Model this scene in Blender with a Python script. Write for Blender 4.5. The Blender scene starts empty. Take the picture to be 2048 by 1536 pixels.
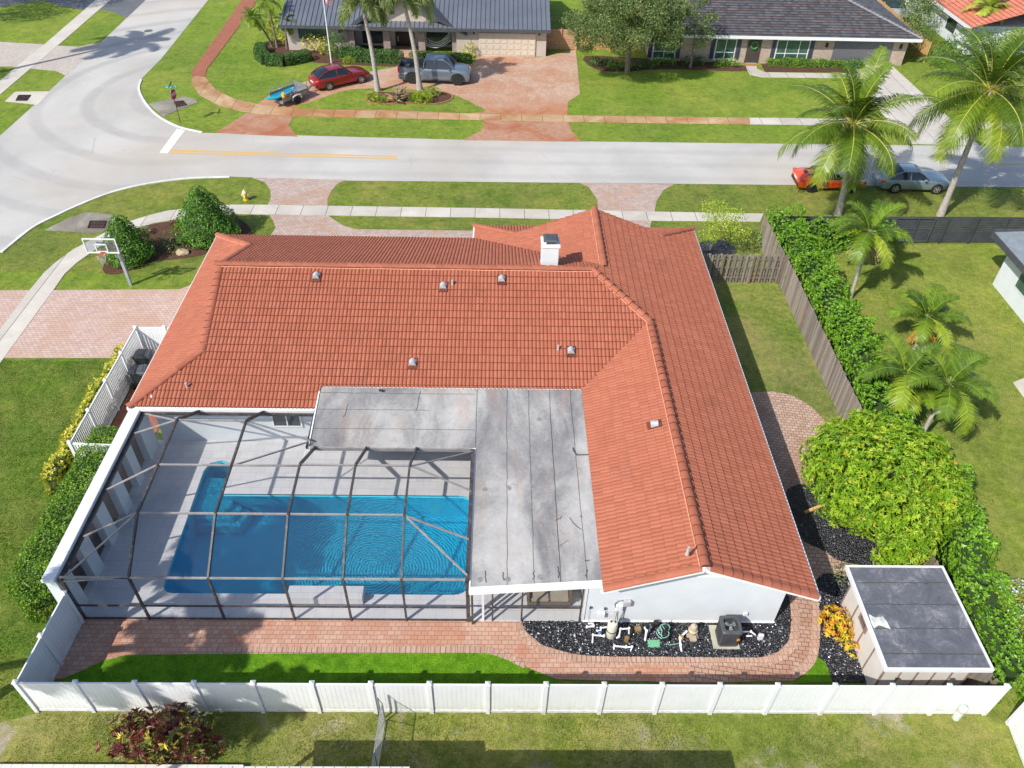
import bpy, bmesh, math, random
import numpy as np
from mathutils import Vector, Matrix
SC=bpy.context.scene
COL=SC.collection
R=math.radians
# ---------------------------------------------------------------- camera, sky, sun, exposure
_f,_p,_r,_w=1576.7054509485047,R(41.64641605),R(1.55180088),R(-1.37567363)
H=25.0
fw=np.array([-math.sin(_w)*math.cos(_p),math.cos(_w)*math.cos(_p),-math.sin(_p)])
_rt=np.array([math.cos(_w),math.sin(_w),0.]); _d=np.cross(fw,_rt)
rt=math.cos(_r)*_rt-math.sin(_r)*_d; dn=np.cross(fw,rt)
cd=bpy.data.cameras.new('camera'); cam=bpy.data.objects.new('camera',cd); COL.objects.link(cam); SC.camera=cam
cam.matrix_world=Matrix(((rt[0],-dn[0],-fw[0],0),(rt[1],-dn[1],-fw[1],0),(rt[2],-dn[2],-fw[2],H),(0,0,0,1)))
cd.sensor_width=36; cd.lens=_f/2048*36; cd.clip_start=.1; cd.clip_end=2000
SUN=Vector((-.80,-.73,1.0)).normalized()
W=bpy.data.worlds.new('World'); SC.world=W; W.use_nodes=True
nt=W.node_tree; bg=nt.nodes['Background']; sky=nt.nodes.new('ShaderNodeTexSky'); sky.sky_type='NISHITA'; sky.sun_disc=False
sky.sun_elevation=math.asin(SUN.z); sky.sun_rotation=math.atan2(SUN.x,SUN.y); sky.air_density=1.0; sky.dust_density=1.2; sky.ozone_density=1.0
nt.links.new(sky.outputs[0],bg.inputs[0]); bg.inputs[1].default_value=.125
sl=bpy.data.lights.new('sun','SUN'); sl.energy=3.9; sl.angle=R(.53); sl.color=(1,.95,.865)
so=bpy.data.objects.new('sun',sl); COL.objects.link(so); so.rotation_euler=SUN.to_track_quat('Z','Y').to_euler(); so.location=(-60,-60,80)
SC.view_settings.view_transform='Standard'; SC.view_settings.look='None'; SC.view_settings.gamma=1; SC.view_settings.exposure=.47
SC.cycles.transparent_max_bounces=24

def ray(x,y): return rt*(x-1024)/_f+dn*(y-768)/_f+fw
def G(x,y,z=0.):
    v=ray(x,y); s=(z-H)/v[2]; return (v[0]*s,v[1]*s)
def GY(x,y,Y):
    v=ray(x,y); s=Y/v[1]; return (v[0]*s,Y,v[2]*s+H)

# ---------------------------------------------------------------- object helpers
WL={}
def tag(o,label=None,cat=None,group=None,kind=None):
    if label: o['label']=label
    if cat: o['category']=cat
    if group: o['group']=group
    if kind: o['kind']=kind
    return o
def thing(name,label,cat,loc=(0,0,0),group=None):
    o=bpy.data.objects.new(name,None); o.empty_display_size=.3; COL.objects.link(o); o.location=loc; WL[o.name]=Vector(loc)
    return tag(o,label,cat,group)
def link(name,me,mat=None,parent=None,smooth=False,local=False):
    """world-coordinate mesh; recentred on its thing's base"""
    if mat is not None:
        for m in (mat if isinstance(mat,(list,tuple)) else [mat]): me.materials.append(m)
    o=bpy.data.objects.new(name,me); COL.objects.link(o)
    if parent is not None:
        o.parent=parent; wl=WL[parent.name]; WL[o.name]=wl
        if not local and wl.length>0: me.transform(Matrix.Translation(-wl))
    else: WL[o.name]=Vector((0,0,0))
    if smooth: me.polygons.foreach_set('use_smooth',[True]*len(me.polygons))
    return o
def npmesh(name,V,F):
    """V (n,3) array, F (m,k) array"""
    me=bpy.data.meshes.new(name); V=np.asarray(V,np.float32); F=np.asarray(F,np.int32); m,k=F.shape
    me.vertices.add(len(V)); me.vertices.foreach_set('co',V.ravel())
    me.loops.add(m*k); me.loops.foreach_set('vertex_index',F.ravel())
    me.polygons.add(m); me.polygons.foreach_set('loop_start',np.arange(0,m*k,k,dtype=np.int32)); me.polygons.foreach_set('loop_total',np.full(m,k,np.int32))
    me.update(calc_edges=True); return me
class MB:
    def __init__(s): s.v=[]; s.f=[]
    def add(s,vs,fs):
        b=len(s.v); s.v+= [tuple(map(float,p)) for p in vs]; s.f+=[tuple(i+b for i in f) for f in fs]; return s
    def box(s,x0,x1,y0,y1,z0,z1):
        return s.add([(x0,y0,z0),(x1,y0,z0),(x1,y1,z0),(x0,y1,z0),(x0,y0,z1),(x1,y0,z1),(x1,y1,z1),(x0,y1,z1)],
            [(0,3,2,1),(4,5,6,7),(0,1,5,4),(1,2,6,5),(2,3,7,6),(3,0,4,7)])
    def hexa(s,b,t):
        "bottom 4 pts (ccw), top 4 pts"
        return s.add(list(b)+list(t),[(0,3,2,1),(4,5,6,7),(0,1,5,4),(1,2,6,5),(2,3,7,6),(3,0,4,7)])
    def beam(s,a,b,w,h,up=(0,0,1)):
        a=Vector(a);b=Vector(b);d=(b-a).normalized();u=Vector(up)
        if abs(d.dot(u))>.98:u=Vector((0,1,0))
        x=d.cross(u).normalized()*w/2;y=x.cross(d).normalized()*h/2
        return s.hexa([a-x-y,a+x-y,b+x-y,b-x-y],[a-x+y,a+x+y,b+x+y,b-x+y])
    def prism(s,poly,z0,z1):
        n=len(poly)
        zf=(lambda z,p:z(p) if callable(z) else z)
        vs=[(p[0],p[1],zf(z0,p)) for p in poly]+[(p[0],p[1],zf(z1,p)) for p in poly]
        area=sum(poly[i][0]*poly[(i+1)%n][1]-poly[(i+1)%n][0]*poly[i][1] for i in range(n))
        fs=[tuple(range(n-1,-1,-1)),tuple(range(n,2*n))]+[(i,(i+1)%n,(i+1)%n+n,i+n) for i in range(n)]
        if area<0: fs=[tuple(reversed(f)) for f in fs]
        return s.add(vs,fs)
    def tube(s,pts,r,n=8,caps=True):
        pts=[Vector(p) for p in pts]; rs=r if isinstance(r,(list,tuple)) else [r]*len(pts); b=len(s.v); ring=[]
        for i,p in enumerate(pts):
            d=(pts[min(i+1,len(pts)-1)]-pts[max(i-1,0)])
            d=d.normalized() if d.length>1e-9 else Vector((0,0,1))
            u=Vector((0,0,1)) if abs(d.z)<.9 else Vector((1,0,0))
            x=d.cross(u).normalized();y=x.cross(d)
            for k in range(n):
                a=2*math.pi*k/n; s.v.append(tuple(p+(x*math.cos(a)+y*math.sin(a))*rs[i]))
        for i in range(len(pts)-1):
            for k in range(n):
                a=b+i*n+k;c=b+i*n+(k+1)%n; s.f.append((a,c,c+n,a+n))
        if caps: s.f.append(tuple(b+k for k in range(n))[::-1]); s.f.append(tuple(b+(len(pts)-1)*n+k for k in range(n)))
        return s
    def lathe(s,prof,c=(0,0,0),n=16,sx=1,sy=1):
        b=len(s.v)
        for r,z in prof:
            for k in range(n):
                a=2*math.pi*k/n; s.v.append((c[0]+r*math.cos(a)*sx,c[1]+r*math.sin(a)*sy,c[2]+z))
        for i in range(len(prof)-1):
            for k in range(n):
                a=b+i*n+k;d=b+i*n+(k+1)%n; s.f.append((a,d,d+n,a+n))
        s.f.append(tuple(b+k for k in range(n))[::-1]); s.f.append(tuple(b+(len(prof)-1)*n+k for k in range(n)))
        return s
    def xform(s,M,i0=0):
        for i in range(i0,len(s.v)): s.v[i]=tuple(M@Vector(s.v[i]))
        return s
    def build(s,name,mat,parent=None,smooth=False,bevel=0,local=False):
        me=bpy.data.meshes.new(name); me.from_pydata(s.v,[],s.f); me.validate(); me.update()
        if bevel:
            bm=bmesh.new(); bm.from_mesh(me)
            es=[e for e in bm.edges if len(e.link_faces)==2 and e.calc_face_angle(0)>.6]
            bmesh.ops.bevel(bm,geom=es,offset=bevel,segments=2,affect='EDGES',clamp_overlap=True); bm.to_mesh(me); bm.free()
        o=link(name,me,mat,parent,False,local)
        if smooth:
            me.polygons.foreach_set('use_smooth',[True]*len(me.polygons))
            try: me.set_sharp_from_angle(angle=R(38))
            except Exception: pass
        return o
def catmull(pts,n=6,closed=True):
    out=[];m=len(pts)
    rng=range(m) if closed else range(m-1)
    for i in rng:
        if closed: p=[pts[(i+k-1)%m] for k in range(4)]
        else: p=[pts[max(0,min(m-1,i+k-1))] for k in range(4)]
        for j in range(n):
            t=j/n; out.append(tuple(.5*((2*p[1][a])+(-p[0][a]+p[2][a])*t+(2*p[0][a]-5*p[1][a]+4*p[2][a]-p[3][a])*t*t+(-p[0][a]+3*p[1][a]-3*p[2][a]+p[3][a])*t**3) for a in range(2)))
    if not closed: out.append(tuple(pts[-1]))
    return out
def sheet(name,poly,z,mat,thick=0,holes=(),parent=None):
    bm=bmesh.new()
    loops=[poly]+list(holes)
    for lp in loops:
        vs=[bm.verts.new((p[0],p[1],z)) for p in lp]
        for i in range(len(vs)): bm.edges.new((vs[i],vs[(i+1)%len(vs)]))
    bmesh.ops.triangle_fill(bm,use_beauty=True,use_dissolve=False,edges=bm.edges[:])
    for f in bm.faces:
        if f.normal.z<0: f.normal_flip()
    if thick:
        be=[e for e in bm.edges if e.is_boundary]
        r=bmesh.ops.extrude_edge_only(bm,edges=be)
        for v in [g for g in r['geom'] if isinstance(g,bmesh.types.BMVert)]: v.co.z-=thick
    me=bpy.data.meshes.new(name); bm.to_mesh(me); bm.free()
    return link(name,me,mat,parent)
def struct(o,label=None): o['kind']='structure'; return o
def PX(*pts,z=0.): return [G(a,b,z) for a,b in pts]

# ---------------------------------------------------------------- materials
def newmat(name):
    m=bpy.data.materials.new(name); m.use_nodes=True; nt=m.node_tree; return m,nt,nt.nodes['Principled BSDF']
def N(nt,t,**kw):
    n=nt.nodes.new('ShaderNode'+t)
    for k,v in kw.items():
        if k in n.bl_rna.properties: setattr(n,k,v)
        else: n.inputs[k.replace('_',' ')].default_value=v
    return n
def coords(nt,scale=(1,1,1),rot=0,loc=(0,0,0)):
    tc=N(nt,'TexCoord'); mp=N(nt,'Mapping'); nt.links.new(tc.outputs['Object'],mp.inputs[0])
    mp.inputs['Scale'].default_value=scale; mp.inputs['Rotation'].default_value=(0,0,rot); mp.inputs['Location'].default_value=loc; return mp.outputs[0]
def noise(nt,vec,scale,detail=4,rough=.6,dist=0):
    n=N(nt,'TexNoise'); nt.links.new(vec,n.inputs['Vector']); n.inputs['Scale'].default_value=scale; n.inputs['Detail'].default_value=detail; n.inputs['Roughness'].default_value=rough; n.inputs['Distortion'].default_value=dist; return n.outputs['Fac']
def ramp(nt,fac,stops,interp='LINEAR'):
    r=N(nt,'ValToRGB'); nt.links.new(fac,r.inputs[0]); e=r.color_ramp.elements; r.color_ramp.interpolation=interp
    while len(e)<len(stops): e.new(.5)
    for i,(p,c) in enumerate(stops):
        e[i].position=p; e[i].color=(c if isinstance(c,(tuple,list)) else (c,c,c))[:3]+(1,) if isinstance(c,tuple) else (c,c,c,1)
    return r.outputs[0]
def mix(nt,fac,a,b,mode='MIX'):
    m=N(nt,'Mix',data_type='RGBA',blend_type=mode)
    for sock,val in ((m.inputs[0],fac),(m.inputs[6],a),(m.inputs[7],b)):
        if hasattr(val,'links'): nt.links.new(val,sock)
        elif isinstance(val,(int,float)): sock.default_value=val
        else: sock.default_value=tuple(val)[:3]+(1,)
    return m.outputs[2]
def math_(nt,op,a,b=0.,c=None):
    m=N(nt,'Math',operation=op)
    for s,v in zip(m.inputs,(a,b,c)):
        if v is None: continue
        if hasattr(v,'links'): nt.links.new(v,s)
        else: s.default_value=v
    return m.outputs[0]
def bump(nt,h,strength,dist,bs):
    b=N(nt,'Bump'); b.inputs['Strength'].default_value=strength; b.inputs['Distance'].default_value=dist; nt.links.new(h,b.inputs['Height']); nt.links.new(b.outputs[0],bs.inputs['Normal']); return b
def plain(name,col,rough=.6,metal=0,var=.12,vs=3.,spec=.4,coat=0,bmp=0,bs_=40,dirt=None):
    m,nt,b=newmat(name); v=coords(nt); n=noise(nt,v,vs,5)
    c0=tuple(max(0,x*(1-var)) for x in col); c1=tuple(min(1,x*(1+var)) for x in col)
    c=ramp(nt,n,[(.3,c0),(.7,c1)])
    if dirt: c=mix(nt,ramp(nt,noise(nt,v,dirt[1],6,.7,.5),[(.5,0.),(.72,dirt[2])]),c,dirt[0])
    nt.links.new(c,b.inputs['Base Color']); b.inputs['Roughness'].default_value=rough; b.inputs['Metallic'].default_value=metal; b.inputs['Specular IOR Level'].default_value=spec; b.inputs['Coat Weight'].default_value=coat; b.inputs['Coat Roughness'].default_value=.05
    if bmp: bump(nt,noise(nt,v,bs_,4),bmp,.01,b)
    return m
def grassmat(name,dark,mid,light,dry,dryamt=.5,big=.35,soil=None,soilamt=0,stripe=None,k=1.45):
    dark,mid,light,dry=[tuple(min(.8,x*k) for x in q) for q in (dark,mid,light,dry)]
    m,nt,b=newmat(name); v=coords(nt)
    fine=noise(nt,v,26,6,.8); med=noise(nt,v,3.2,5,.65); bigN=noise(nt,v,big,4,.6,.6)
    f=math_(nt,'ADD',math_(nt,'MULTIPLY',fine,.75),math_(nt,'MULTIPLY',med,.25))
    c=ramp(nt,f,[(.40,dark),(.5,mid),(.61,light)])
    d=math_(nt,'MULTIPLY',ramp(nt,math_(nt,'ADD',math_(nt,'MULTIPLY',bigN,.6),math_(nt,'MULTIPLY',med,.4)),[(.42,0.),(.62,1.)]),dryamt)
    dr=mix(nt,ramp(nt,fine,[(.4,0.),(.6,1.)]),tuple(x*.75 for x in dry),tuple(x*1.15 for x in dry))
    c=mix(nt,d,c,dr)
    if stripe:
        w=N(nt,'TexWave',wave_type='BANDS',bands_direction='DIAGONAL' if stripe[1] else 'Y'); nt.links.new(coords(nt,rot=stripe[1]),w.inputs[0]); w.inputs['Scale'].default_value=stripe[0]; w.inputs['Distortion'].default_value=1.5; w.inputs['Detail'].default_value=1
        c=mix(nt,math_(nt,'MULTIPLY',w.outputs['Fac'],.22),c,tuple(x*1.35 for x in light))
    if soil:
        sm=math_(nt,'MULTIPLY',ramp(nt,noise(nt,v,.55,6,.7,.4),[(.56,0.),(.68,1.)]),soilamt)
        c=mix(nt,sm,c,mix(nt,fine,tuple(x*.6 for x in soil),tuple(x*1.3 for x in soil)))
    c=mix(nt,1,c,ramp(nt,noise(nt,v,1.1,6,.75,.4),[(.33,(.72,.74,.7)),(.5,(1.,1.,1.)),(.66,(1.22,1.14,1.05))]),'MULTIPLY')
    c=mix(nt,1,c,ramp(nt,noise(nt,v,.13,4,.6,.6),[(.35,(.84,.88,.86)),(.62,(1.12,1.06,1.))]),'MULTIPLY')
    nt.links.new(c,b.inputs['Base Color']); b.inputs['Roughness'].default_value=.85; b.inputs['Specular IOR Level'].default_value=.15
    bump(nt,math_(nt,'ADD',noise(nt,v,34,5,.8),math_(nt,'MULTIPLY',noise(nt,v,8,4),.7)),.9,.07,b)
    return m
def pavermat(name,c1,c2,mortar,bw=.22,bh=.15,rot=0.,stain=None,stainamt=0.,off=.5,msize=.008,extra=None,dirty=.3,rad=0):
    """stain: colour of rust; extra: list of (axis,lo,hi) world falloffs"""
    m,nt,b=newmat(name); v=coords(nt,rot=rot)
    if rad: 
        nn=N(nt,'TexNoise'); nt.links.new(v,nn.inputs['Vector']); nn.inputs['Scale'].default_value=.5
        va=N(nt,'VectorMath',operation='MULTIPLY_ADD'); nt.links.new(nn.outputs['Color'],va.inputs[0]); va.inputs[1].default_value=(rad,rad,0); nt.links.new(v,va.inputs[2]); v=va.outputs[0]
    bk=N(nt,'TexBrick'); nt.links.new(v,bk.inputs['Vector']); bk.offset=off; bk.inputs['Scale'].default_value=1; bk.inputs['Brick Width'].default_value=bw; bk.inputs['Row Height'].default_value=bh; bk.inputs['Mortar Size'].default_value=msize; bk.inputs['Mortar Smooth'].default_value=.3; bk.inputs['Bias'].default_value=0
    bk.inputs['Color1'].default_value=c1+(1,); bk.inputs['Color2'].default_value=c2+(1,); bk.inputs['Mortar'].default_value=mortar+(1,)
    v0=coords(nt); big=noise(nt,v0,.7,5,.65,.4); c=mix(nt,.35,bk.outputs['Color'],mix(nt,big,tuple(x*.62 for x in c1),tuple(min(1,x*1.3) for x in c2)))
    c=mix(nt,ramp(nt,noise(nt,v0,22,4,.7),[(.35,.0),(.7,dirty)]),c,tuple(x*.55 for x in c1))
    if stain:
        sm=ramp(nt,noise(nt,v0,.35,5,.6,.8),[(.45,0.),(.62,1.)])
        sm=math_(nt,'MULTIPLY',sm,stainamt)
        if extra:
            sx=N(nt,'SeparateXYZ'); nt.links.new(v0,sx.inputs[0])
            for ax,lo,hi in extra:
                mr=N(nt,'MapRange'); nt.links.new(sx.outputs[ax],mr.inputs[0]); mr.inputs[1].default_value=lo; mr.inputs[2].default_value=hi
                s2=math_(nt,'MULTIPLY',mr.outputs[0],ramp(nt,noise(nt,v0,.5,5,.65,.5),[(.3,.2),(.6,1.)]))
                sm=math_(nt,'MAXIMUM',sm,math_(nt,'MULTIPLY',s2,.9))
        c=mix(nt,sm,c,mix(nt,big,stain,tuple(x*.6 for x in stain)),'MIX')
        c=mix(nt,math_(nt,'SUBTRACT',1.,bk.outputs['Fac']),mix(nt,.5,c,mortar),c)
    nt.links.new(c,b.inputs['Base Color']); b.inputs['Roughness'].default_value=.8; b.inputs['Specular IOR Level'].default_value=.25
    bump(nt,math_(nt,'SUBTRACT',noise(nt,v0,30,4),bk.outputs['Fac']),.5,.012,b)
    return m
def concmat(name,col,dark,bigs=.5,joint=None,rot=0,stain=None,stainamt=.5,sscale=.3):
    m,nt,b=newmat(name); v=coords(nt); a=noise(nt,v,bigs,6,.65,.5); f=noise(nt,v,14,6,.8)
    c=ramp(nt,math_(nt,'ADD',math_(nt,'MULTIPLY',a,.65),math_(nt,'MULTIPLY',f,.35)),[(.35,dark),(.6,col)])
    if stain: c=mix(nt,math_(nt,'MULTIPLY',ramp(nt,noise(nt,v,sscale,5,.6,.8),[(.42,0.),(.6,1.)]),stainamt),c,stain)
    h=f
    if joint:
        bk=N(nt,'TexBrick'); nt.links.new(coords(nt,rot=rot),bk.inputs['Vector']); bk.offset=0; bk.inputs['Scale'].default_value=1; bk.inputs['Brick Width'].default_value=joint; bk.inputs['Row Height'].default_value=50; bk.inputs['Mortar Size'].default_value=.02
        bk.inputs['Color1'].default_value=(.85,.85,.85,1); bk.inputs['Color2'].default_value=(1,1,1,1); bk.inputs['Mortar'].default_value=(.3,.28,.26,1)
        c=mix(nt,1,c,bk.outputs['Color'],'MULTIPLY')
    nt.links.new(c,b.inputs['Base Color']); b.inputs['Roughness'].default_value=.85; b.inputs['Specular IOR Level'].default_value=.25
    bump(nt,h,.25,.01,b); return m
def leafmat(name,stops,rough=.45,trans=.25,k=1.3):
    """leaf colour varies from leaf to leaf by a random attribute"""
    m,nt,b=newmat(name); at=N(nt,'Attribute',attribute_name='rnd'); c=ramp(nt,at.outputs['Fac'],[(p_,tuple(min(.85,x*k) for x in c_)) for p_,c_ in stops])
    nt.links.new(c,b.inputs['Base Color']); b.inputs['Roughness'].default_value=rough; b.inputs['Specular IOR Level'].default_value=.35
    if trans:
        tr=N(nt,'BsdfTranslucent'); nt.links.new(mix(nt,1,c,(1.0,1.15,.5),'MULTIPLY'),tr.inputs[0]); ms=N(nt,'MixShader'); ms.inputs[0].default_value=trans
        nt.links.new(b.outputs[0],ms.inputs[1]); nt.links.new(tr.outputs[0],ms.inputs[2]); nt.links.new(ms.outputs[0],nt.nodes['Material Output'].inputs[0])
    return m
M_={}
M_['white']=plain('white_vinyl',(.70,.715,.74),.35,var=.03,spec=.5)
M_['whitewall']=plain('white_stucco',(.63,.67,.70),.8,var=.05,vs=1.2,bmp=.3,bs_=60)
M_['whitetrim']=plain('white_trim',(.78,.78,.77),.5,var=.05)
M_['bronze']=plain('bronze_aluminium',(.062,.052,.05),.45,var=.3,vs=2,dirt=((.25,.22,.2),5,.6))
M_['silverbeam']=plain('weathered_aluminium',(.30,.28,.27),.45,var=.25,vs=3)
M_['black']=plain('black_plastic',(.02,.021,.023),.45,var=.2)
M_['darkgrey']=plain('dark_grey_plastic',(.07,.075,.085),.5,var=.2)
M_['metal']=plain('galvanised_steel',(.55,.56,.58),.4,.7,var=.15)
M_['greywood']=None
M_['rubber']=plain('tyre_rubber',(.018,.018,.019),.8,var=.2)
M_['pvc']=plain('white_pvc_pipe',(.78,.77,.82),.4,var=.06)
M_['brass']=plain('aged_brass',(.42,.27,.12),.4,.5,var=.3)
M_['glass']=plain('window_glass',(.03,.05,.055),.06,var=.3,spec=.8)
M_['greenglass']=plain('green_window_blind',(.045,.10,.085),.15,var=.35,vs=2,spec=.7)

m,nt,b=newmat('white_vinyl_fence'); v=coords(nt); sx=N(nt,'SeparateXYZ'); nt.links.new(v,sx.inputs[0]); mr=N(nt,'MapRange'); nt.links.new(sx.outputs[2],mr.inputs[0]); mr.inputs[1].default_value=.55; mr.inputs[2].default_value=.02
c=ramp(nt,noise(nt,v,1.3,5),[(.35,(.74,.755,.775)),(.65,(.79,.80,.815))])
c=mix(nt,math_(nt,'MULTIPLY',mr.outputs[0],ramp(nt,noise(nt,v,5,6,.75),[(.42,0.),(.68,.75)])),c,(.36,.34,.26))
c=mix(nt,ramp(nt,noise(nt,coords(nt,scale=(6,6,.5)),2,5,.7),[(.55,0.),(.75,.25)]),c,(.45,.46,.43))
nt.links.new(c,b.inputs['Base Color']); b.inputs['Roughness'].default_value=.38; M_['vinyl']=m
# ================================================================ GROUND
g_dark=(.035,.075,.012); 
M_['lawn']=grassmat('lawn_grass',(.045,.09,.012),(.095,.17,.022),(.17,.25,.045),(.22,.21,.085),.35)
M_['verge']=grassmat('verge_grass',(.05,.085,.012),(.105,.155,.022),(.18,.23,.042),(.24,.21,.07),.5)
M_['farlawn']=grassmat('far_lawn_grass',(.06,.11,.012),(.115,.185,.02),(.19,.26,.04),(.23,.24,.055),.5,big=.2)
M_['leftlawn']=grassmat('side_lawn_grass',(.035,.075,.008),(.085,.15,.016),(.16,.24,.03),(.21,.20,.06),.55,big=.4)
M_['dry']=grassmat('dry_back_grass',(.075,.115,.016),(.155,.195,.032),(.24,.275,.06),(.30,.26,.11),.65,big=.3,soil=(.46,.42,.37),soilamt=.85)
M_['eastgrass']=grassmat('east_yard_grass',(.055,.10,.014),(.115,.175,.028),(.19,.25,.05),(.32,.25,.12),.6,big=.25)
M_['turf']=grassmat('artificial_turf',(.04,.11,.004),(.09,.225,.008),(.16,.33,.02),(.13,.25,.015),.3,big=.8)
M_['neigh']=grassmat('neighbour_grass',(.075,.12,.014),(.15,.205,.030),(.24,.29,.055),(.30,.26,.10),.4,big=.3)
M_['asphalt']=concmat('road_asphalt',(.50,.49,.475),(.41,.405,.40),.22)
M_['oldasphalt']=concmat('driveway_asphalt',(.16,.17,.185),(.10,.105,.12),.5)
M_['conc']=concmat('sidewalk_concrete',(.60,.56,.50),(.47,.43,.38),.6,joint=1.55)
M_['concNS']=concmat('curved_walk_concrete',(.58,.55,.49),(.46,.42,.37),.6)
M_['rustconc']=concmat('rust_stained_concrete',(.56,.40,.24),(.42,.26,.14),.5,joint=1.6,stain=(.38,.17,.07),stainamt=.9)
M_['dirtyconc']=concmat('stained_gutter_concrete',(.34,.32,.27),(.17,.15,.125),.5,stain=(.12,.10,.08),stainamt=.5)
M_['soil']=plain('garden_mulch',(.10,.055,.038),.95,var=.6,vs=14,spec=.1,bmp=1,bs_=30)
M_['curbpaint']=concmat('painted_curb_concrete',(.72,.71,.68),(.5,.48,.45),1.)
# road with wear
m,nt,b=newmat('street_asphalt'); v=coords(nt)
c=ramp(nt,math_(nt,'ADD',math_(nt,'MULTIPLY',noise(nt,v,.16,6,.6,.5),.7),math_(nt,'MULTIPLY',noise(nt,v,9,6,.8),.3)),[(.36,(.42,.41,.395)),(.6,(.545,.525,.495))])
# tyre polish bands along the streets (real wear of the surface)
sx=N(nt,'SeparateXYZ'); nt.links.new(v,sx.inputs[0])
w=N(nt,'TexWave',wave_type='RINGS',rings_direction='Z'); nt.links.new(coords(nt,loc=(23.5,-62.5,0)),w.inputs[0]); w.inputs['Scale'].default_value=.09; w.inputs['Distortion'].default_value=1.6; w.inputs['Detail'].default_value=3; w.inputs['Detail Scale'].default_value=.7
mr=N(nt,'MapRange'); nt.links.new(sx.outputs[0],mr.inputs[0]); mr.inputs[1].default_value=-16; mr.inputs[2].default_value=-24
c=mix(nt,math_(nt,'MULTIPLY',math_(nt,'MULTIPLY',ramp(nt,w.outputs['Fac'],[(.72,0.),(.95,1.)]),mr.outputs[0]),math_(nt,'MULTIPLY',noise(nt,v,.5,4),.75)),c,(.30,.30,.305))
vor=N(nt,'TexVoronoi',feature='DISTANCE_TO_EDGE'); nt.links.new(coords(nt,rot=.3),vor.inputs[0]); vor.inputs['Scale'].default_value=.18
c=mix(nt,math_(nt,'MULTIPLY',ramp(nt,vor.outputs['Distance'],[(0.,1.),(.006,0.)]),ramp(nt,noise(nt,v,.3,4),[(.55,0.),(.6,.4)])),c,(.22,.22,.22))
c=mix(nt,ramp(nt,noise(nt,v,.07,3,.5),[(.48,0.),(.66,.55)]),c,(.47,.405,.33))
c=mix(nt,ramp(nt,noise(nt,v,55,3,.9),[(.35,.35),(.55,0.)]),c,(.22,.215,.21))
vs2=N(nt,'TexVoronoi'); nt.links.new(v,vs2.inputs[0]); vs2.inputs['Scale'].default_value=.9
c=mix(nt,math_(nt,'MULTIPLY',ramp(nt,vs2.outputs['Distance'],[(.0,1.),(.05,.6),(.11,0.)]),ramp(nt,noise(nt,v,.4,2),[(.55,0.),(.62,.55)])),c,(.19,.18,.175))
w2=N(nt,'TexWave',wave_type='BANDS',bands_direction='Y'); nt.links.new(coords(nt,loc=(0,.35,0)),w2.inputs[0]); w2.inputs['Scale'].default_value=.155; w2.inputs['Distortion'].default_value=.8; w2.inputs['Detail'].default_value=3
mr2=N(nt,'MapRange'); nt.links.new(sx.outputs[0],mr2.inputs[0]); mr2.inputs[1].default_value=-22; mr2.inputs[2].default_value=-12
c=mix(nt,math_(nt,'MULTIPLY',math_(nt,'MULTIPLY',ramp(nt,w2.outputs['Fac'],[(.5,0.),(.95,1.)]),mr2.outputs[0]),math_(nt,'MULTIPLY',noise(nt,v,.6,5),.5)),c,(.33,.32,.31))
nt.links.new(c,b.inputs['Base Color']); b.inputs['Roughness'].default_value=.85; b.inputs['Specular IOR Level'].default_value=.2; bump(nt,noise(nt,v,40,5,.8),.3,.01,b); M_['street']=m
M_['rearpaver']=pavermat('rear_walk_pavers',(.50,.25,.17),(.62,.42,.32),(.16,.10,.08),.235,.17,0,stain=(.55,.20,.10),stainamt=.45)
M_['eastpaver']=pavermat('side_walk_pavers',(.42,.24,.17),(.60,.45,.36),(.07,.05,.045),.24,.17,R(8),stain=(.42,.17,.09),stainamt=.5,msize=.013,rad=.3)
M_['westdrive']=pavermat('side_driveway_pavers',(.50,.34,.29),(.66,.50,.43),(.20,.15,.13),.24,.17,R(-2),stain=(.60,.36,.24),stainamt=.5,msize=.01)
M_['frontpaver']=pavermat('front_drive_pavers',(.42,.31,.27),(.62,.50,.44),(.17,.13,.11),.24,.17,R(3),stain=(.55,.30,.17),stainamt=.5,msize=.011,dirty=.45)
M_['farpaver']=pavermat('far_driveway_pavers',(.50,.31,.22),(.68,.50,.38),(.17,.10,.07),.23,.16,0,stain=(.52,.17,.05),stainamt=.45,extra=[('Y',63.6,60.2)],msize=.012,dirty=.4)
M_['farapron']=pavermat('far_apron_pavers',(.44,.23,.14),(.60,.36,.25),(.15,.08,.05),.23,.16,0,stain=(.46,.13,.04),stainamt=.75,msize=.012,dirty=.5)
M_['redpaver']=pavermat('red_brick_walk',(.33,.10,.06),(.46,.19,.12),(.14,.07,.05),.21,.105,R(2),msize=.008,dirty=.5)
M_['greypaver']=pavermat('pale_far_driveway',(.48,.42,.38),(.62,.56,.50),(.25,.21,.19),.23,.17,R(15),msize=.01,dirty=.5)
# pool deck : big pale stone tiles
m,nt,b=newmat('pool_deck_tiles'); v=coords(nt)
bk=N(nt,'TexBrick'); nt.links.new(v,bk.inputs['Vector']); bk.offset=.5; bk.inputs['Scale'].default_value=1; bk.inputs['Brick Width'].default_value=.61; bk.inputs['Row Height'].default_value=.405; bk.inputs['Mortar Size'].default_value=.006
bk.inputs['Color1'].default_value=(.55,.55,.57,1); bk.inputs['Color2'].default_value=(.63,.62,.63,1); bk.inputs['Mortar'].default_value=(.30,.30,.31,1)
c=mix(nt,.3,bk.outputs['Color'],ramp(nt,noise(nt,v,1.1,6,.7,.6),[(.35,(.46,.46,.49)),(.65,(.68,.67,.68))]))
nt.links.new(c,b.inputs['Base Color']); b.inputs['Roughness'].default_value=.6; M_['deck']=m
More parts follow.
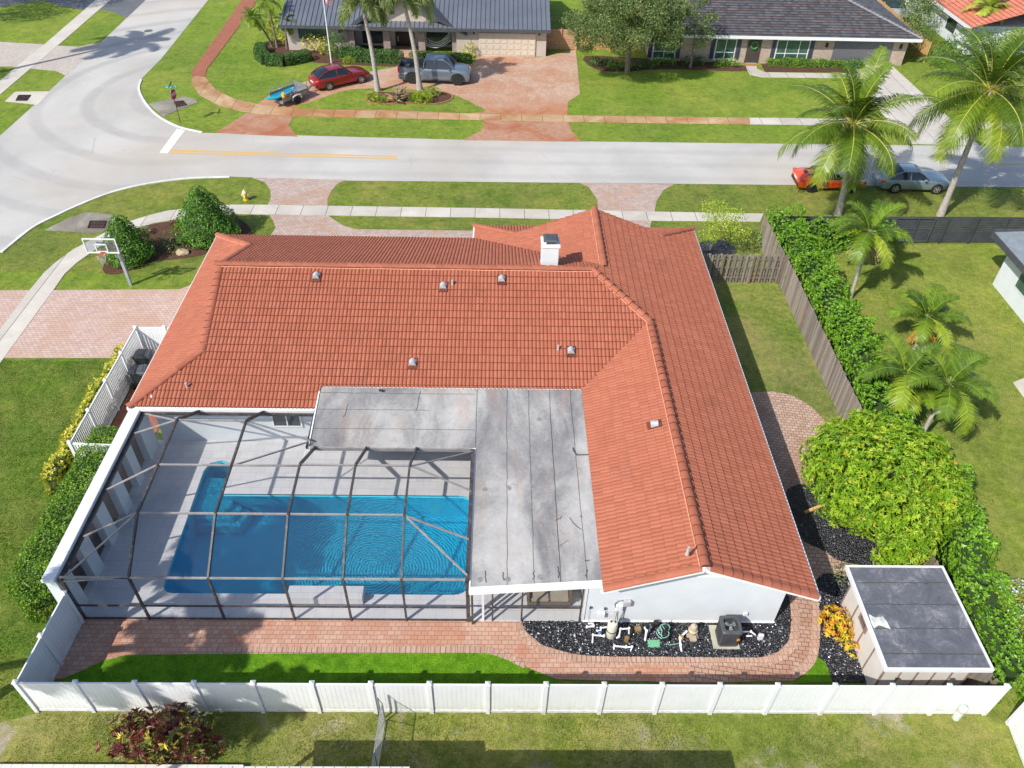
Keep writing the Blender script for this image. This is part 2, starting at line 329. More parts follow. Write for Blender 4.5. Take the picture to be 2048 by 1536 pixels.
# black gravel
m,nt,b=newmat('black_rock_mulch'); v=coords(nt); vo=N(nt,'TexVoronoi'); nt.links.new(v,vo.inputs[0]); vo.inputs['Scale'].default_value=17
c=ramp(nt,noise(nt,vo.outputs['Color'],1.8,1),[(.3,(.006,.0065,.008)),(.55,(.022,.023,.028)),(.68,(.08,.083,.095)),(.78,(.32,.33,.36))])
nt.links.new(c,b.inputs['Base Color']); b.inputs['Roughness'].default_value=.42; b.inputs['Specular IOR Level'].default_value=.6; bump(nt,math_(nt,'SUBTRACT',1.,vo.outputs['Distance']),1,.06,b); M_['gravel']=m

pool=[(-12.15,16.42),(-1.0,16.42),(-1.0,21.12),(-11.15,21.12),(-11.15,22.35),(-11.3,22.8),(-11.7,22.95),(-12.15,22.8),(-12.3,22.35)]
def roundpoly(p,rads,n=5):
    out=[];m=len(p)
    for i in range(m):
        a=Vector(p[i-1]);b_=Vector(p[i]);c_=Vector(p[(i+1)%m]); r=rads[i]
        if not r: out.append(tuple(b_)); continue
        u=(a-b_).normalized();w_=(c_-b_).normalized()
        s=b_+u*r;e=b_+w_*r
        for k in range(n+1):
            t=k/n; out.append(tuple(s*(1-t)**2+b_*2*t*(1-t)+e*t*t))
    return out
pp=roundpoly(pool,[.45,.55,.55,0,0,0,0,0,0])
gr=sheet('ground',[(-320,-160),(320,-160),(320,420),(-320,420)],0,M_['farlawn'],holes=[pp]); struct(gr)
def gsheet(name,mat,poly,z,thick=0,holes=()): return struct(sheet(name,poly,z,M_[mat],thick,holes))
# the plots : lawns with their own grass
gsheet('lawn','dry',[(-80,-40),(60,-40),(60,12.1),(-14.6,12.1),(-24,9.5),(-80,9.5)],.004)
gsheet('lawn','leftlawn',[(-29.5,9),(-24,9.2),(-14.5,12.0),(-14.9,15.3),(-15.6,29.6),(-17.6,29.7),(-29.5,29.5)],.008)
gsheet('lawn','eastgrass',[(9,16),(15.8,16),(15.8,37),(9,37)],.008)
gsheet('lawn','neigh',[(15.85,11.5),(60,11.5),(60,41.6),(15.85,41.2)],.008)
gsheet('lawn','verge',[(-32,37),(15.5,37),(15.5,48.9),(-32,48.9)],.008)
gsheet('lawn','verge',[(15.5,41.2),(90,41.8),(90,49.6),(15.5,49)],.010)
# streets
EW=[(0,505),(60,457),(110,431),(170,404),(230,382),(300,366),(380,356),(460,353.5)]
NE=[(404,266),(360,256),(325,240),(300,220),(283,197),(276,177),(281,160)]
arcS=catmull([G(*p) for p in EW],5,False); arcN=catmull([G(*p) for p in NE],5,False)
road=[(-36.2,-80),(-28.9,-80)]+[(-28.7,36.5)]+arcS+[(-11.6,48.27),(150,50.3),(150,56.6),(-1.1,54.81)]+arcN+[(-29.5,70),(-30.2,87),(-31,300),(-37.6,300),(-36.4,86),(-35.85,60)]
gsheet('road','street',road,.014)
# painted curbs
def strip(path,w0,w1):
    p=[Vector(q) for q in path]; L=[];Rr=[]
    for i,q in enumerate(p):
        d=(p[min(i+1,len(p)-1)]-p[max(i-1,0)]).normalized(); n=Vector((-d.y,d.x)); L.append(tuple(q+n*w0)); Rr.append(tuple(q+n*w1))
    return L+Rr[::-1]
gsheet('kerb','curbpaint',strip(arcS,.0,-.18),.06,.06)
gsheet('kerb','curbpaint',strip(arcN,.02,-.15),.06,.06)
# road markings
M_['paintw']=concmat('white_road_paint',(.80,.80,.78),(.66,.66,.65),1.2); M_['painty']=concmat('yellow_road_paint',(.62,.36,.07),(.50,.38,.22),.8)
gsheet('stop_line','paintw',PX((354,258),(370,261),(335,307),(319,306)),.019)
a=G(336,301);bq=G(794,313);a2=G(340,306.5);b2=G(794,318.5)
gsheet('centre_line','painty',[G(343,299.5),G(794,312.3),G(794,314.6),G(342,302.6)],.019)
gsheet('centre_line','painty',[G(341,304.5),G(794,316.5),G(794,318.8),G(340,307.6)],.019)
gsheet('centre_line','painty',[G(1960,327),G(2300,331),G(2300,333),G(1960,329)],.019)
# near sidewalk
topE=[(0,660),(62,578),(88.5,546),(112,525),(146,500),(182,480.6),(222,460),(260,443),(302,430),(335,422),(372,418),(420,412.5),(463.5,410),(520,410.3),(960,417),(1310,424)]
botE=[(1520,444),(1304,442),(960,435.5),(520,429.5),(476,428.5),(420,431.5),(372,436.5),(312,446),(276,456.5),(228,476),(185,504),(154,526),(130,548),(107,581),(0,728)]
sw=[G(-160,870)]+[G(*p) for p in topE]+[G(1527,428)]+[G(*p) for p in botE]+[G(-160,960)]
gsheet('pavement','conc',sw,.034,.03)
# far sidewalk
fo=[(432,75),(384,143),(383,165),(398,190),(440,212),(485,223.5),(530,229),(600,233),(960,240.5),(1140,244),(1400,248),(1590,250),(2048,260)]
fi=[(2048,248),(1590,237),(1400,235),(1140,231.5),(960,228),(600,219),(530,212),(470,199),(432,180),(411,155),(413,140),(460,75)]
gsheet('pavement','rustconc',[G(384,152)]+[G(*p) for p in fo[2:8]]+[G(*p) for p in fo[8:11]]+[G(1500,249)]+[G(1500,236)]+[G(*p) for p in fi[2:10]],.034,.03)
gsheet('pavement','conc',[G(1500,249),G(1590,250),G(2300,264),G(2300,251),G(1590,237),G(1500,236)],.034,.03)
gsheet('pavement','redpaver',[G(384,152),G(384,143),G(432,75),G(484,0),(-24.2,110),(-22.7,110),G(516,0),G(462,75),G(413,140),G(411,154)],.034,.03)
# driveways, far side
drive=PX((511,211),(536,193),(569,175),(617,162),(660,155),(744,143),(790,135),(806,118),(806,98),(845,98),(845,112),(880,131),(930,133),(952,122),(952,111),(1084,115),(1151,100),(1154,122),(1160,188),(1136,204),(1135,232),(964,226),(600,220),(560,216))
gsheet('driveway','farpaver',drive,.02,.02)
gsheet('driveway','farapron',PX((430,266),(460,248),(493,226),(587,233),(577,252),(596,274),(500,270)),.02,.02)
gsheet('driveway','farapron',PX((967,240),(967,248),(963,261),(925,281),(1163,284),(1144,264),(1137,243)),.02,.02)
gsheet('lawn','farlawn',catmull(PX((598,217),(622,205),(653,194),(680,185),(714,179),(787,178),(892,187),(925,198),(942,206),(963,225),(800,221.5)),4),.05,.05)
gsheet('driveway','conc',PX((1700,110),(1760,110),(1960,292),(1820,288),(1740,200)),.022,.02)
gsheet('path','conc',PX((1490,122),(1512,124),(1514,138),(1530,145),(1720,148),(1720,157),(1525,155),(1500,150),(1492,135)),.022,.02)
# island flower bed with edging
bed=catmull(PX((732,192),(737,205),(770,210),(820,207),(850,210),(880,209),(905,200),(900,188),(860,184),(800,186),(750,184)),4)
gsheet('planting_bed','soil',bed,.07,.05)
M_['edging']=plain('terracotta_edging',(.36,.15,.09),.8,var=.25)
gsheet('bed_edging','edging',strip(bed+[bed[0]],0,.13),.11,.11)
gsheet('planting_bed','soil',catmull(PX((560,112),(620,124),(700,130),(800,133),(812,126),(800,100),(700,85),(560,80),(510,95)),3),.034,.02)
gsheet('planting_bed','soil',catmull(PX((1170,112),(1195,140),(1260,143),(1330,138),(1480,143),(1490,132),(1400,118),(1300,118)),3),.02,.02)
gsheet('planting_bed','soil',PX((1522,128),(1760,132),(1760,146),(1530,144)),.02,.02)
# driveways, near side
gsheet('driveway','frontpaver',PX((505,355.5),(530,365),(541,380),(542,396),(536,411),(655,412),(655,398),(664,380),(675,368),(692,360)),.02,.02)
gsheet('driveway','frontpaver',PX((1160,366),(1177,374),(1187,388),(1195,400),(1196,423),(1309,424),(1313,402),(1327,381),(1347,369)),.02,.02)
gsheet('driveway','frontpaver',[G(539,430),G(545,440),G(552,455),(-14,38.5),(-14,36),(-1,36),(2,37.5)]+PX((960,462),(714,459),(690,453),(668,440),(657,431)),.02,.02)
gsheet('driveway','frontpaver',PX((1230,441),(1303,442),(1299,460),(1290,520),(1100,520)),.02,.02)
gsheet('driveway','westdrive',[G(-260,583),G(359,579),G(375,573),G(400,560),(-14.6,36.5),(-14.6,29.6),G(221,716),G(-300,717)],.02,.02)
# planting bed at the corner
cb=catmull(PX((205,540),(240,548),(300,526),(360,518),(400,512),(430,498),(470,470),(500,470),(495,450),(440,420),(370,440),(300,450),(240,480)),3)
gsheet('planting_bed','soil',cb,.025,.02)
gsheet('planting_bed','gravel',catmull(PX((1400,486),(1440,480),(1465,492),(1470,508),(1405,510)),3),.03,.02)
# drain inlets
gsheet('gutter_apron','dirtyconc',PX((88.5,461),(130,440),(172,424.6),(226.5,430),(232,440),(205.7,465),(180,466)),.024,.02)
gsheet('gutter_apron','dirtyconc',PX((297,208),(368,193),(390,199),(396,205),(352,222),(327.6,234)),.024,.02)
gsheet('gutter_apron','concNS',PX((10,203),(30.5,184),(101.6,183),(76,210)),.024,.02)
M_['grate']=plain('rusty_grate_iron',(.06,.025,.02),.7,.3,var=.4)
def grate(a,b_,c_,d_,label):
    P0=[Vector(G(*q)+(0.03,)) for q in (a,b_,c_,d_)]; t=thing('drain_grate',label,'drain grate',tuple(P0[0]),'cast iron drain grates')
    mb=MB()
    ex=P0[1]-P0[0]; ey=P0[3]-P0[0]
    for s,e in ((0,1),(1,2),(2,3),(3,0)): mb.beam(P0[s],P0[e],.05,.05)
    mb.build('frame',M_['grate'],t)
    mb=MB()
    for i in range(1,12): mb.beam(P0[0]+ex*(i/12),P0[3]+(P0[2]-P0[3])*(i/12),.035,.03)
    mb.beam(P0[0]+ey*.5,P0[1]+(P0[2]-P0[1])*.5,.04,.034)
    mb.build('bars',M_['grate'],t)
grate((181,443),(213,443),(209,457),(176,457),'rusty slatted drain grate on the dirty inlet apron near the pavement curve')
grate((348,205),(366,202),(374,211),(354,215),'dark drain grate set in the brown inlet apron behind the stop sign')
grate((38,191),(62,191),(54,202),(32,202),'rusty drain grate in the pale concrete inlet across the street')
mh=MB().lathe([(.38,0),(.38,.012),(.30,.014),(.30,.01)],G(297,62)+(.016,),20).build('manhole_cover',M_['oldasphalt']); tag(mh,'small round manhole cover in the street within the palm shadow','manhole cover')
# west side of the north-south street
gsheet('driveway','oldasphalt',[(-60,74)]+[G(84,0),G(110,9),G(163,20),G(190,16),G(225,24),G(254,36),G(295,0),(-33.9,97),(-60,97)],.012)
gsheet('driveway','greypaver',[(-70,64.5),(-70,73),G(0,84),G(86,89),G(119,92),G(157,94),G(203,84),G(134,152),G(112,142),G(58,137),G(25,133),G(0,133)],.02,.02)
gsheet('pavement','concNS',[(-40.1,20),(-38.6,20),G(0,190),G(56,142),G(119,89),G(221,0),(-38.6,150),(-40.2,150),G(192,0),G(89,89),G(28,138),G(0,162)],.03,.03)
# rear walk, turf, gravel
rear=PX((109,1358),(154,1256),(165,1245))+[(-14.8,15.35),(3.2,15.38)]+PX((1043,1243),(1050,1262),(1084,1291),(1149,1310),(1213,1314),(1519,1316),(1555,1305),(1577,1282),(1582,1240),(1578,1194))+[(10,17),(9.3,19),(9.3,24.8),(10.6,24.8)]+PX((1503,785.5),(1546,783.5),(1585,792),(1624,815),(1652,846),(1669,870),(1680,920),(1660,958),(1619,966),(1585,974),(1571,987),(1575,1030),(1599,1077),(1649,1103),(1696,1127),(1700,1160),(1655,1150),(1640,1152),(1630,1163),(1636,1200),(1640,1247),(1635,1312),(1616,1343),(1587,1362),(1400,1366),(1113,1359),(1068,1342),(1012,1320),(980,1309),(948,1306.6),(400,1309.5),(337,1310),(255,1310.6),(210,1322),(165,1342),(127,1358))
gsheet('paving','rearpaver',rear,.03,.03)
# distinct paving tone on the east walk
gsheet('paving','eastpaver',[(9.3,19),(9.3,24.8),(10.6,24.8)]+PX((1503,785.5),(1546,783.5),(1585,792),(1624,815),(1652,846),(1669,870),(1680,920),(1660,958),(1619,966),(1585,974),(1571,987),(1575,1030),(1599,1077),(1649,1103),(1696,1127),(1700,1160),(1655,1150),(1640,1152),(1630,1163),(1636,1200),(1640,1247),(1635,1312),(1616,1343),(1587,1362),(1380,1364),(1380,1316),(1519,1316),(1555,1305),(1577,1282),(1582,1240),(1578,1194))+[(10,17)],.034)
M_['border']=pavermat('border_pavers',(.46,.27,.19),(.60,.42,.33),(.15,.10,.08),.17,.30,0,msize=.012)
def border(path,w,seg=.155):
    """soldier course of separate pavers following a curve"""
    p=[Vector(q) for q in path]; mb=MB(); acc=0
    tot=[0]
    for i in range(len(p)-1): tot.append(tot[-1]+(p[i+1]-p[i]).length)
    def at(s):
        for i in range(len(p)-1):
            if s<=tot[i+1]: 
                t=(s-tot[i])/(tot[i+1]-tot[i]+1e-9); return p[i].lerp(p[i+1],t),(p[i+1]-p[i]).normalized()
        return p[-1],(p[-1]-p[-2]).normalized()
    s=0; rng=random.Random(3)
    while s<tot[-1]-seg:
        a,d1=at(s+.008);b_,d2=at(s+seg-.008);n1=Vector((-d1.y,d1.x));n2=Vector((-d2.y,d2.x)); z=.045+rng.random()*.006
        q=[a,b_,b_+n2*w,a+n1*w]
        if w<0: q=q[::-1]
        mb.hexa([(u.x,u.y,.02) for u in q],[(u.x,u.y,z) for u in q]); s+=seg
    return mb
c=catmull(PX((1043,1243),(1050,1262),(1084,1291),(1149,1309),(1213,1314),(1350,1315),(1519,1316),(1555,1305),(1577,1282),(1582,1240),(1578,1194)),5,False)
struct(border(c,-.3).build('paving_border',M_['border']))
c=catmull(PX((1640,1200),(1641,1247),(1635,1312),(1616,1343),(1587,1361)),5,False); struct(border(c,-.3).build('paving_border',M_['border']))
c=catmull(PX((1048,1338),(1012,1320),(980,1309.5),(948,1307),(850,1307),(600,1308),(400,1309.5)),5,False); struct(border(c,-.24,.2).build('paving_border',M_['border']))
gsheet('artificial_grass','turf',PX((127,1360),(165,1342),(210,1322),(255,1310.6),(337,1310),(400,1309.5),(948,1306.6),(980,1309),(1012,1320),(1068,1342),(1113,1361))+[(1.9,12.1),(-14.3,12.1)],.045,.03)
gsheet('artificial_grass','turf',PX((1635,1315),(1651,1327),(1665,1365),(1588,1368),(1616,1344)),.045,.03)
gsheet('rock_mulch','gravel',PX((1043,1243),(1050,1262),(1084,1291),(1149,1310),(1213,1314),(1519,1316),(1555,1305),(1577,1282),(1582,1240),(1578,1194))+[(10,17),(3.2,17)],.04,.02)
gsheet('rock_mulch','gravel',catmull(PX((1571,987),(1585,974),(1619,966),(1680,958),(1740,960),(1830,1080),(1880,1140),(1696,1127),(1649,1103),(1599,1077),(1575,1030)),3),.05,.03)
gsheet('rock_mulch','gravel',PX((1632,1163),(1640,1151),(1655,1148),(1720,1160),(1760,1366),(1665,1366),(1651,1327),(1636,1314),(1641,1247),(1637,1200)),.05,.03)
gsheet('paving','redpaver',[(-17.1,22),(-15,22),(-15,29.8),(-17.1,29.8)],.03,.03)
# ================================================================ MAIN HOUSE
def tilemat(name,c1,c2,c3,scale=.5):
    m,nt,b=newmat(name); v=coords(nt); at=N(nt,'Attribute',attribute_name='rnd')
    c=ramp(nt,at.outputs['Fac'],[(0.,(.07,.018,.012)),(.05,(.07,.018,.012)),(.1,c1),(.5,c2),(1.,c3)])  # lowest stops paint the shade of the hollow tile ends
    c=mix(nt,ramp(nt,noise(nt,v,scale,5,.65,.5),[(.35,0.),(.68,.55)]),c,c1)
    c=mix(nt,ramp(nt,noise(nt,v,9,6,.8),[(.5,0.),(.75,.35)]),c,tuple(x*.6 for x in c1))
    c=mix(nt,ramp(nt,noise(nt,coords(nt,scale=(.6,.25,1)),1.1,7,.75,.8),[(.54,0.),(.74,.42)]),c,tuple(x*.45+.02 for x in c1))
    nt.links.new(c,b.inputs['Base Color']); b.inputs['Roughness'].default_value=.72; b.inputs['Specular IOR Level'].default_value=.3
    bump(nt,noise(nt,v,60,4,.7),.25,.006,b); return m
M_['tile']=tilemat('terracotta_roof_tile',(.345,.110,.062),(.385,.126,.073),(.42,.142,.085))
M_['ridge']=tilemat('terracotta_ridge_tile',(.325,.105,.06),(.375,.122,.07),(.42,.14,.083),1.5)
M_['mortar']=plain('ridge_mortar',(.62,.30,.20),.9,var=.2,vs=6)
def planef(x0,y0,dx,dy,z0,s):
    "z of a plane rising s per metre along (dx,dy) from point x0,y0"
    return lambda x,y: z0+s*((x-x0)*dx+(y-y0)*dy)
def clip_bm(bm,poly):
    n=len(poly); A=sum(poly[i][0]*poly[(i+1)%n][1]-poly[(i+1)%n][0]*poly[i][1] for i in range(n)); sg=1 if A>0 else -1
    for i in range(n):
        a=poly[i];b_=poly[(i+1)%n]; d=(b_[0]-a[0],b_[1]-a[1]); no=Vector((d[1]*sg,-d[0]*sg,0)).normalized()
        bmesh.ops.bisect_plane(bm,geom=bm.verts[:]+bm.edges[:]+bm.faces[:],plane_co=(a[0],a[1],0),plane_no=no,clear_outer=True,dist=1e-5)
def tiles(polys,up,z,cw=.165,cl=.345,amp=.05,lift=.04,seed=1,prof=None,org=None):
    """tile surface over convex plan polygons; up=(dx,dy) plan direction up the slope; z(x,y) plane"""
    prof=prof or [(0,0),(.07,.45),(.18,.80),(.36,.98),(.55,1),(.75,.82),(.90,.42)]
    ux,uy=up; ax,ay=uy,-ux
    rng=np.random.RandomState(seed); verts=[];faces=[];rnd=[]
    out=bmesh.new(); lay=None
    me_all=[]
    ts=np.array([p[0] for p in prof]);hs=np.array([p[1] for p in prof])*amp
    for poly in polys:
        P_=np.array(poly); a=P_@np.array([ax,ay]); b_=P_@np.array([ux,uy])
        oa=0; ob=(org if org is not None else 0)
        i0=int(math.floor((a.min())/cw))-1;i1=int(math.ceil(a.max()/cw))+1; j0=int(math.floor((b_.min()-ob)/cl))-1;j1=int(math.ceil((b_.max()-ob)/cl))+1
        cols=np.concatenate([(i+ts)*cw for i in range(i0,i1)]); ch=np.tile(hs,i1-i0)
        nc=len(cols); k=len(ts); rows=[];rh=[]
        for j in range(j0,j1): rows+= [j*cl+ob,(j+1)*cl+ob+.004]; rh+=[lift,0.]
        rows=np.array(rows);rh=np.array(rh); nr=len(rows)
        AA,BB=np.meshgrid(cols,rows); X=AA*ax+BB*ux; Y=AA*ay+BB*uy
        J=rng.rand(nr//2,i1-i0); jit=np.repeat(np.repeat(J,2,0),k,1); isr=(np.arange(nr-1)%2==1)
        Z=z(X,Y)+ch[None,:]+rh[:,None]+(jit-.5)*.006
        V=np.stack([X,Y,Z],-1).reshape(-1,3)
        r_,c_=np.meshgrid(np.arange(nr-1),np.arange(nc-1),indexing='ij'); q=r_*nc+c_
        F=np.stack([q,q+1,q+1+nc,q+nc],-1).reshape(-1,4)
        cx=V[F].mean(1)[:,:2]
        # keep faces near the polygon
        keep=np.ones(len(F),bool); n=len(poly); A=sum(poly[i][0]*poly[(i+1)%n][1]-poly[(i+1)%n][0]*poly[i][1] for i in range(n)); sg=1 if A>0 else -1
        for i in range(n):
            p0=np.array(poly[i]);p1=np.array(poly[(i+1)%n]);d=p1-p0;d=d/np.linalg.norm(d); no=np.array([d[1],-d[0]])*sg
            keep&=((cx-p0)@no)<.25
        F=F[keep]; fr=jit[:-1,:-1].copy()*.9+.1; fr[isr]=0.; fr=fr.ravel()[keep]  # riser faces coloured dark, standing in for shade in the hollow under each course
        me=npmesh('tmp',V,F); me.shade_flat(); at=me.attributes.new('rnd','FLOAT','FACE'); at.data.foreach_set('value',fr.astype(np.float32))
        bm=bmesh.new(); bm.from_mesh(me); bpy.data.meshes.remove(me)
        bmesh.ops.delete(bm,geom=[v for v in bm.verts if not v.link_faces],context='VERTS')
        clip_bm(bm,poly)
        # orient up
        if bm.faces:
            bm.normal_update()
            s=sum(f.normal.z for f in list(bm.faces)[:50])
            if s<0: bmesh.ops.reverse_faces(bm,faces=bm.faces[:])
        m2=bpy.data.meshes.new('t'); bm.to_mesh(m2); bm.free(); me_all.append(m2)
    bm=bmesh.new()
    for m2 in me_all: bm.from_mesh(m2); bpy.data.meshes.remove(m2)
    me=bpy.data.meshes.new('tiles'); bm.to_mesh(me); bm.free(); return me
def deck(polys,z,mb,th=.16,drop=.02):
    for p in polys: mb.prism(p,lambda q:z(q[0],q[1])-th,lambda q:z(q[0],q[1])-drop)
def rndattr(me,vals,dom='FACE'):
    at=me.attributes.new('rnd','FLOAT',dom); at.data.foreach_set('value',np.asarray(vals,np.float32))
def ridge_caps(lines,r=.15,seg=.40,n=8,lift=.035,seed=0,flat=.75):
    mb=MB(); vals=[]; rng=random.Random(seed)
    for p0,p1 in lines:
        p0=Vector(p0);p1=Vector(p1); L=(p1-p0).length; k=max(1,round(L/seg)); d=(p1-p0)/k; dn_=d.normalized(); side=dn_.cross(Vector((0,0,1))).normalized(); up=side.cross(dn_)
        if up.z<0: up=-up
        for i in range(k):
            a=p0+d*i-dn_*.03; b_=p0+d*(i+1)+dn_*.03; rr0=r*1.10; rr1=r*.93; base=len(mb.v)
            for q,rr,lf in ((a,rr0,lift),(b_,rr1,0)):
                for j in range(n+1):
                    t=math.pi*j/n; mb.v.append(tuple(q+side*math.cos(t)*rr+up*(math.sin(t)*rr*flat+lf-.02)))
            for j in range(n): mb.f.append((base+j,base+j+1,base+n+2+j,base+n+1+j))
            mb.f.append(tuple(base+j for j in range(n,-1,-1))); vals+=[.1+.9*rng.random()]*n+[.0]
    return mb,vals
def build_caps(name,lines,mat,parent,**kw):
    mb,vals=ridge_caps(lines,**kw); me=bpy.data.meshes.new(name); me.from_pydata(mb.v,[],mb.f); me.update(); rndattr(me,vals)
    o=link(name,me,mat,parent); return o
house=thing('house','long white stucco house under red barrel tile roofs with a screened pool at the back','house',(0,24,0))
EZ=2.6; sM=.382; sE=.395
zS=planef(0,23.5,0,1,EZ,sM); zN=planef(0,36.88,0,-1,EZ,sM); zWs=planef(-15.05,0,1,0,EZ,sM)
zE=planef(10.68,0,-1,0,EZ,sE); zWw=planef(6.64,0,1,0,4.196,sE); zFw=planef(-1.37,0,1,0,EZ,.37); zFs=planef(0,38.25,0,-1,EZ,.391)
ZR=5.156
PS=[[(-15.05,23.5),(-7.35,23.5),(-7.35,24.45),(-14.1,24.45)],[(-14.1,24.45),(-12.55,24.45),(-12.55,26.0)],[(-12.55,24.45),(3.52,24.45),(6.64,27.68),(4.21,30.19),(-12.55,30.19)]]
PN=[[(-12.55,30.19),(4.21,30.19),(4.85,30.86),(-1.37,36.88),(-12.55,36.88)],[(-12.55,34.38),(-12.55,36.88),(-15.05,36.88)]]
PW=[[(-15.05,23.5),(-12.55,26.0),(-12.55,34.38),(-15.05,36.88)]]
PE=[[(10.68,14.75),(10.68,27.68),(6.64,27.68),(6.64,14.75)],[(6.64,27.68),(10.68,27.68),(10.68,30.86),(4.85,30.86),(4.21,30.19)],[(4.85,30.86),(10.68,30.86),(10.68,36.05),(4.85,36.05)],[(8.5,36.05),(10.68,36.05),(10.68,38.25)]]
PWW=[[(3.5,14.75),(6.64,14.75),(6.64,27.68),(3.5,24.43)]]
PFW=[[(4.85,30.86),(4.85,36.05),(-.51,36.05)],[(-.51,36.05),(.85,36.05),(-1.37,38.25),(-1.37,36.88)]]
PFS=[[(-1.37,38.25),(.85,36.05),(8.5,36.05),(10.68,38.25)]]
roofs=[('S',PS,(0,1),zS,23.5),('N',PN,(0,-1),zN,-36.88),('W',PW,(1,0),zWs,-15.05),('E',PE,(-1,0),zE,-10.68),('WW',PWW,(1,0),zWw,3.5),('FW',PFW,(1,0),zFw,-1.37),('FS',PFS,(0,-1),zFs,-38.25)]
for k,(nm,pl,up,zf,org) in enumerate(roofs):
    me=tiles(pl,up,zf,seed=k+1,org=org); link('roof_slope',me,M_['tile'],house)
mb=MB()
for nm,pl,up,zf,org in roofs: deck(pl,zf,mb,.17,.03)
mb.build('fascia',M_['whitetrim'],house)
def R3(x,y,zf): return (x,y,zf(x,y)+.03)
caps=[(( -12.75,30.19,ZR+.05),(4.3,30.19,ZR+.05)), (R3(-15.05,23.5,zS),R3(-12.55,26.0,zS)),(R3(-15.05,36.88,zN),R3(-12.55,34.38,zN)),
 ((6.64,14.75,4.25),(6.64,27.6,4.25)),((6.64,27.6,4.25),(4.25,30.19,5.19)),((4.85,36.15,4.95),(4.85,30.8,4.95)),(R3(10.68,38.25,zE),R3(8.5,36.05,zE)),(R3(-1.37,38.25,zFw),R3(.85,36.05,zFw))]
for i_,c_ in enumerate(caps): build_caps('ridge_tiles',[c_],M_['ridge'],house,seed=4+i_)
rake=[((10.60,14.79,EZ+.02),(6.80,14.79,4.14)),((3.55,14.79,2.97),(6.5,14.79,4.13)),((-12.55,26.05,zS(0,26.05)+.0),(-12.55,30.1,ZR-.02)),((-12.55,34.3,zN(0,34.3)),(-12.55,30.3,ZR-.02)),((8.5,36.05,zE(8.5,0)),(4.95,36.05,4.85)),((.85,36.05,zFw(.85,0)),(4.75,36.05,4.85))]
for i_,c_ in enumerate(rake): build_caps('rake_tiles',[c_],M_['ridge'],house,seed=19+i_,r=.155,seg=.36,flat=.6)
mb=MB()
for a,b_,o in (((-12.6,30.19,ZR+.03),(4.2,30.19,ZR+.03),(0,-.17,-.035)),((6.64,14.8,4.22),(6.64,27.6,4.22),(-.17,0,-.035)),((6.64,27.6,4.22),(4.25,30.19,5.16),(-.10,-.13,-.03)),((4.85,36.1,4.93),(4.85,30.9,4.93),(-.17,0,-.035)),((-15,36.85,2.66),(-12.55,34.4,3.6),(-.12,-.12,-.03)),((-1.3,38.2,2.66),(.85,36.1,3.45),(.02,-.17,-.03))):
    a=Vector(a)+Vector(o);b_=Vector(b_)+Vector(o); n=14
    mb.tube([a.lerp(b_,i/n)+Vector((0,0,.01*math.sin(i*2.3))) for i in range(n+1)],.022,5)
mb.build('ridge_mortar',M_['mortar'],house)
# thin white drip edge / gutters along the eaves
mb=MB()
mb.box(-15.13,-15.055,23.45,36.9,2.44,2.60); mb.box(10.685,10.76,14.7,38.3,2.44,2.60); mb.box(-15.05,-7.4,23.42,23.495,2.44,2.58); mb.box(-15.05,-1.4,36.885,36.96,2.44,2.6);mb.box(-1.45,-1.375,36.96,38.3,2.44,2.6);mb.box(-1.37,10.68,38.255,38.33,2.44,2.6)
mb.beam((10.72,14.70,2.52),(6.64,14.70,4.10),.06,.15); mb.beam((3.45,14.70,2.86),(6.64,14.70,4.10),.06,.15)
mb.build('drip_edge',M_['whitetrim'],house)
# walls
mb=MB()
mb.box(-14.5,9.97,24.15,36.3,0,2.5); mb.box(3.16,9.97,15.38,24.15,0,2.5); mb.box(-.8,9.97,36.3,37.7,0,2.5)
def yprism(pts,y0,y1):
    n=len(pts); vs=[(x,y0,z) for x,z in pts]+[(x,y1,z) for x,z in pts]
    mb.add(vs,[tuple(range(n)),tuple(range(2*n-1,n-1,-1))]+[(i,i+n,(i+1)%n+n,(i+1)%n) for i in range(n)])
yprism([(3.16,2.5),(9.97,2.5),(9.97,2.72),(6.64,4.03),(3.16,2.68)],15.38,15.6)
yprism([(8.3,3.4),(1.0,3.4),(4.85,4.72)],35.7,35.95)
b0=len(mb.v); mb.add([(-12.3,26.2,3.5),(-12.3,34.2,3.5),(-12.3,30.19,4.98),(-12.1,26.2,3.5),(-12.1,34.2,3.5),(-12.1,30.19,4.98)],[(0,2,1),(3,4,5),(0,1,4,3),(1,2,5,4),(2,0,3,5)])
mb.build('wall',M_['whitewall'],house)
MB().box(3.12,10.0,15.33,15.375,0,.09).box(4.6,8.7,15.345,15.377,2.80,2.83).build('wall_trim',M_['whitetrim'],house)
# soffits: shaded underside
mb=MB(); mb.box(-15.04,-14.5,23.5,36.9,2.40,2.43); mb.box(9.98,10.67,15.4,37.7,2.40,2.43); mb.box(-14.49,-7.4,23.5,24.14,2.40,2.43); mb.build('soffit',M_['whitetrim'],house)
# window and shutter wall to the pool
def window(parent,x0,x1,z0,z1,y,fr='whitetrim',gl='glass',depth=.06,mull=(.5,),hm=(),fw_=.06):
    f=MB(); f.box(x0,x1,y-depth,y,z0,z0+fw_);f.box(x0,x1,y-depth,y,z1-fw_,z1);f.box(x0,x0+fw_,y-depth,y,z0+fw_,z1-fw_);f.box(x1-fw_,x1,y-depth,y,z0+fw_,z1-fw_)
    for k in mull: xm=x0+(x1-x0)*k; f.box(xm-.025,xm+.025,y-depth+.01,y-.005,z0+fw_,z1-fw_)
    for k in hm: zm=z0+(z1-z0)*k; f.box(x0+fw_,x1-fw_,y-depth+.012,y-.007,zm-.025,zm+.025)
    o=f.build('window',M_[fr],parent); MB().box(x0+fw_-.01,x1-fw_+.01,y-.02,y-.004,z0+fw_-.01,z1-fw_+.01).build('pane',M_[gl],o); return o
window(house,-9.6,-8.35,.95,1.95,24.14)
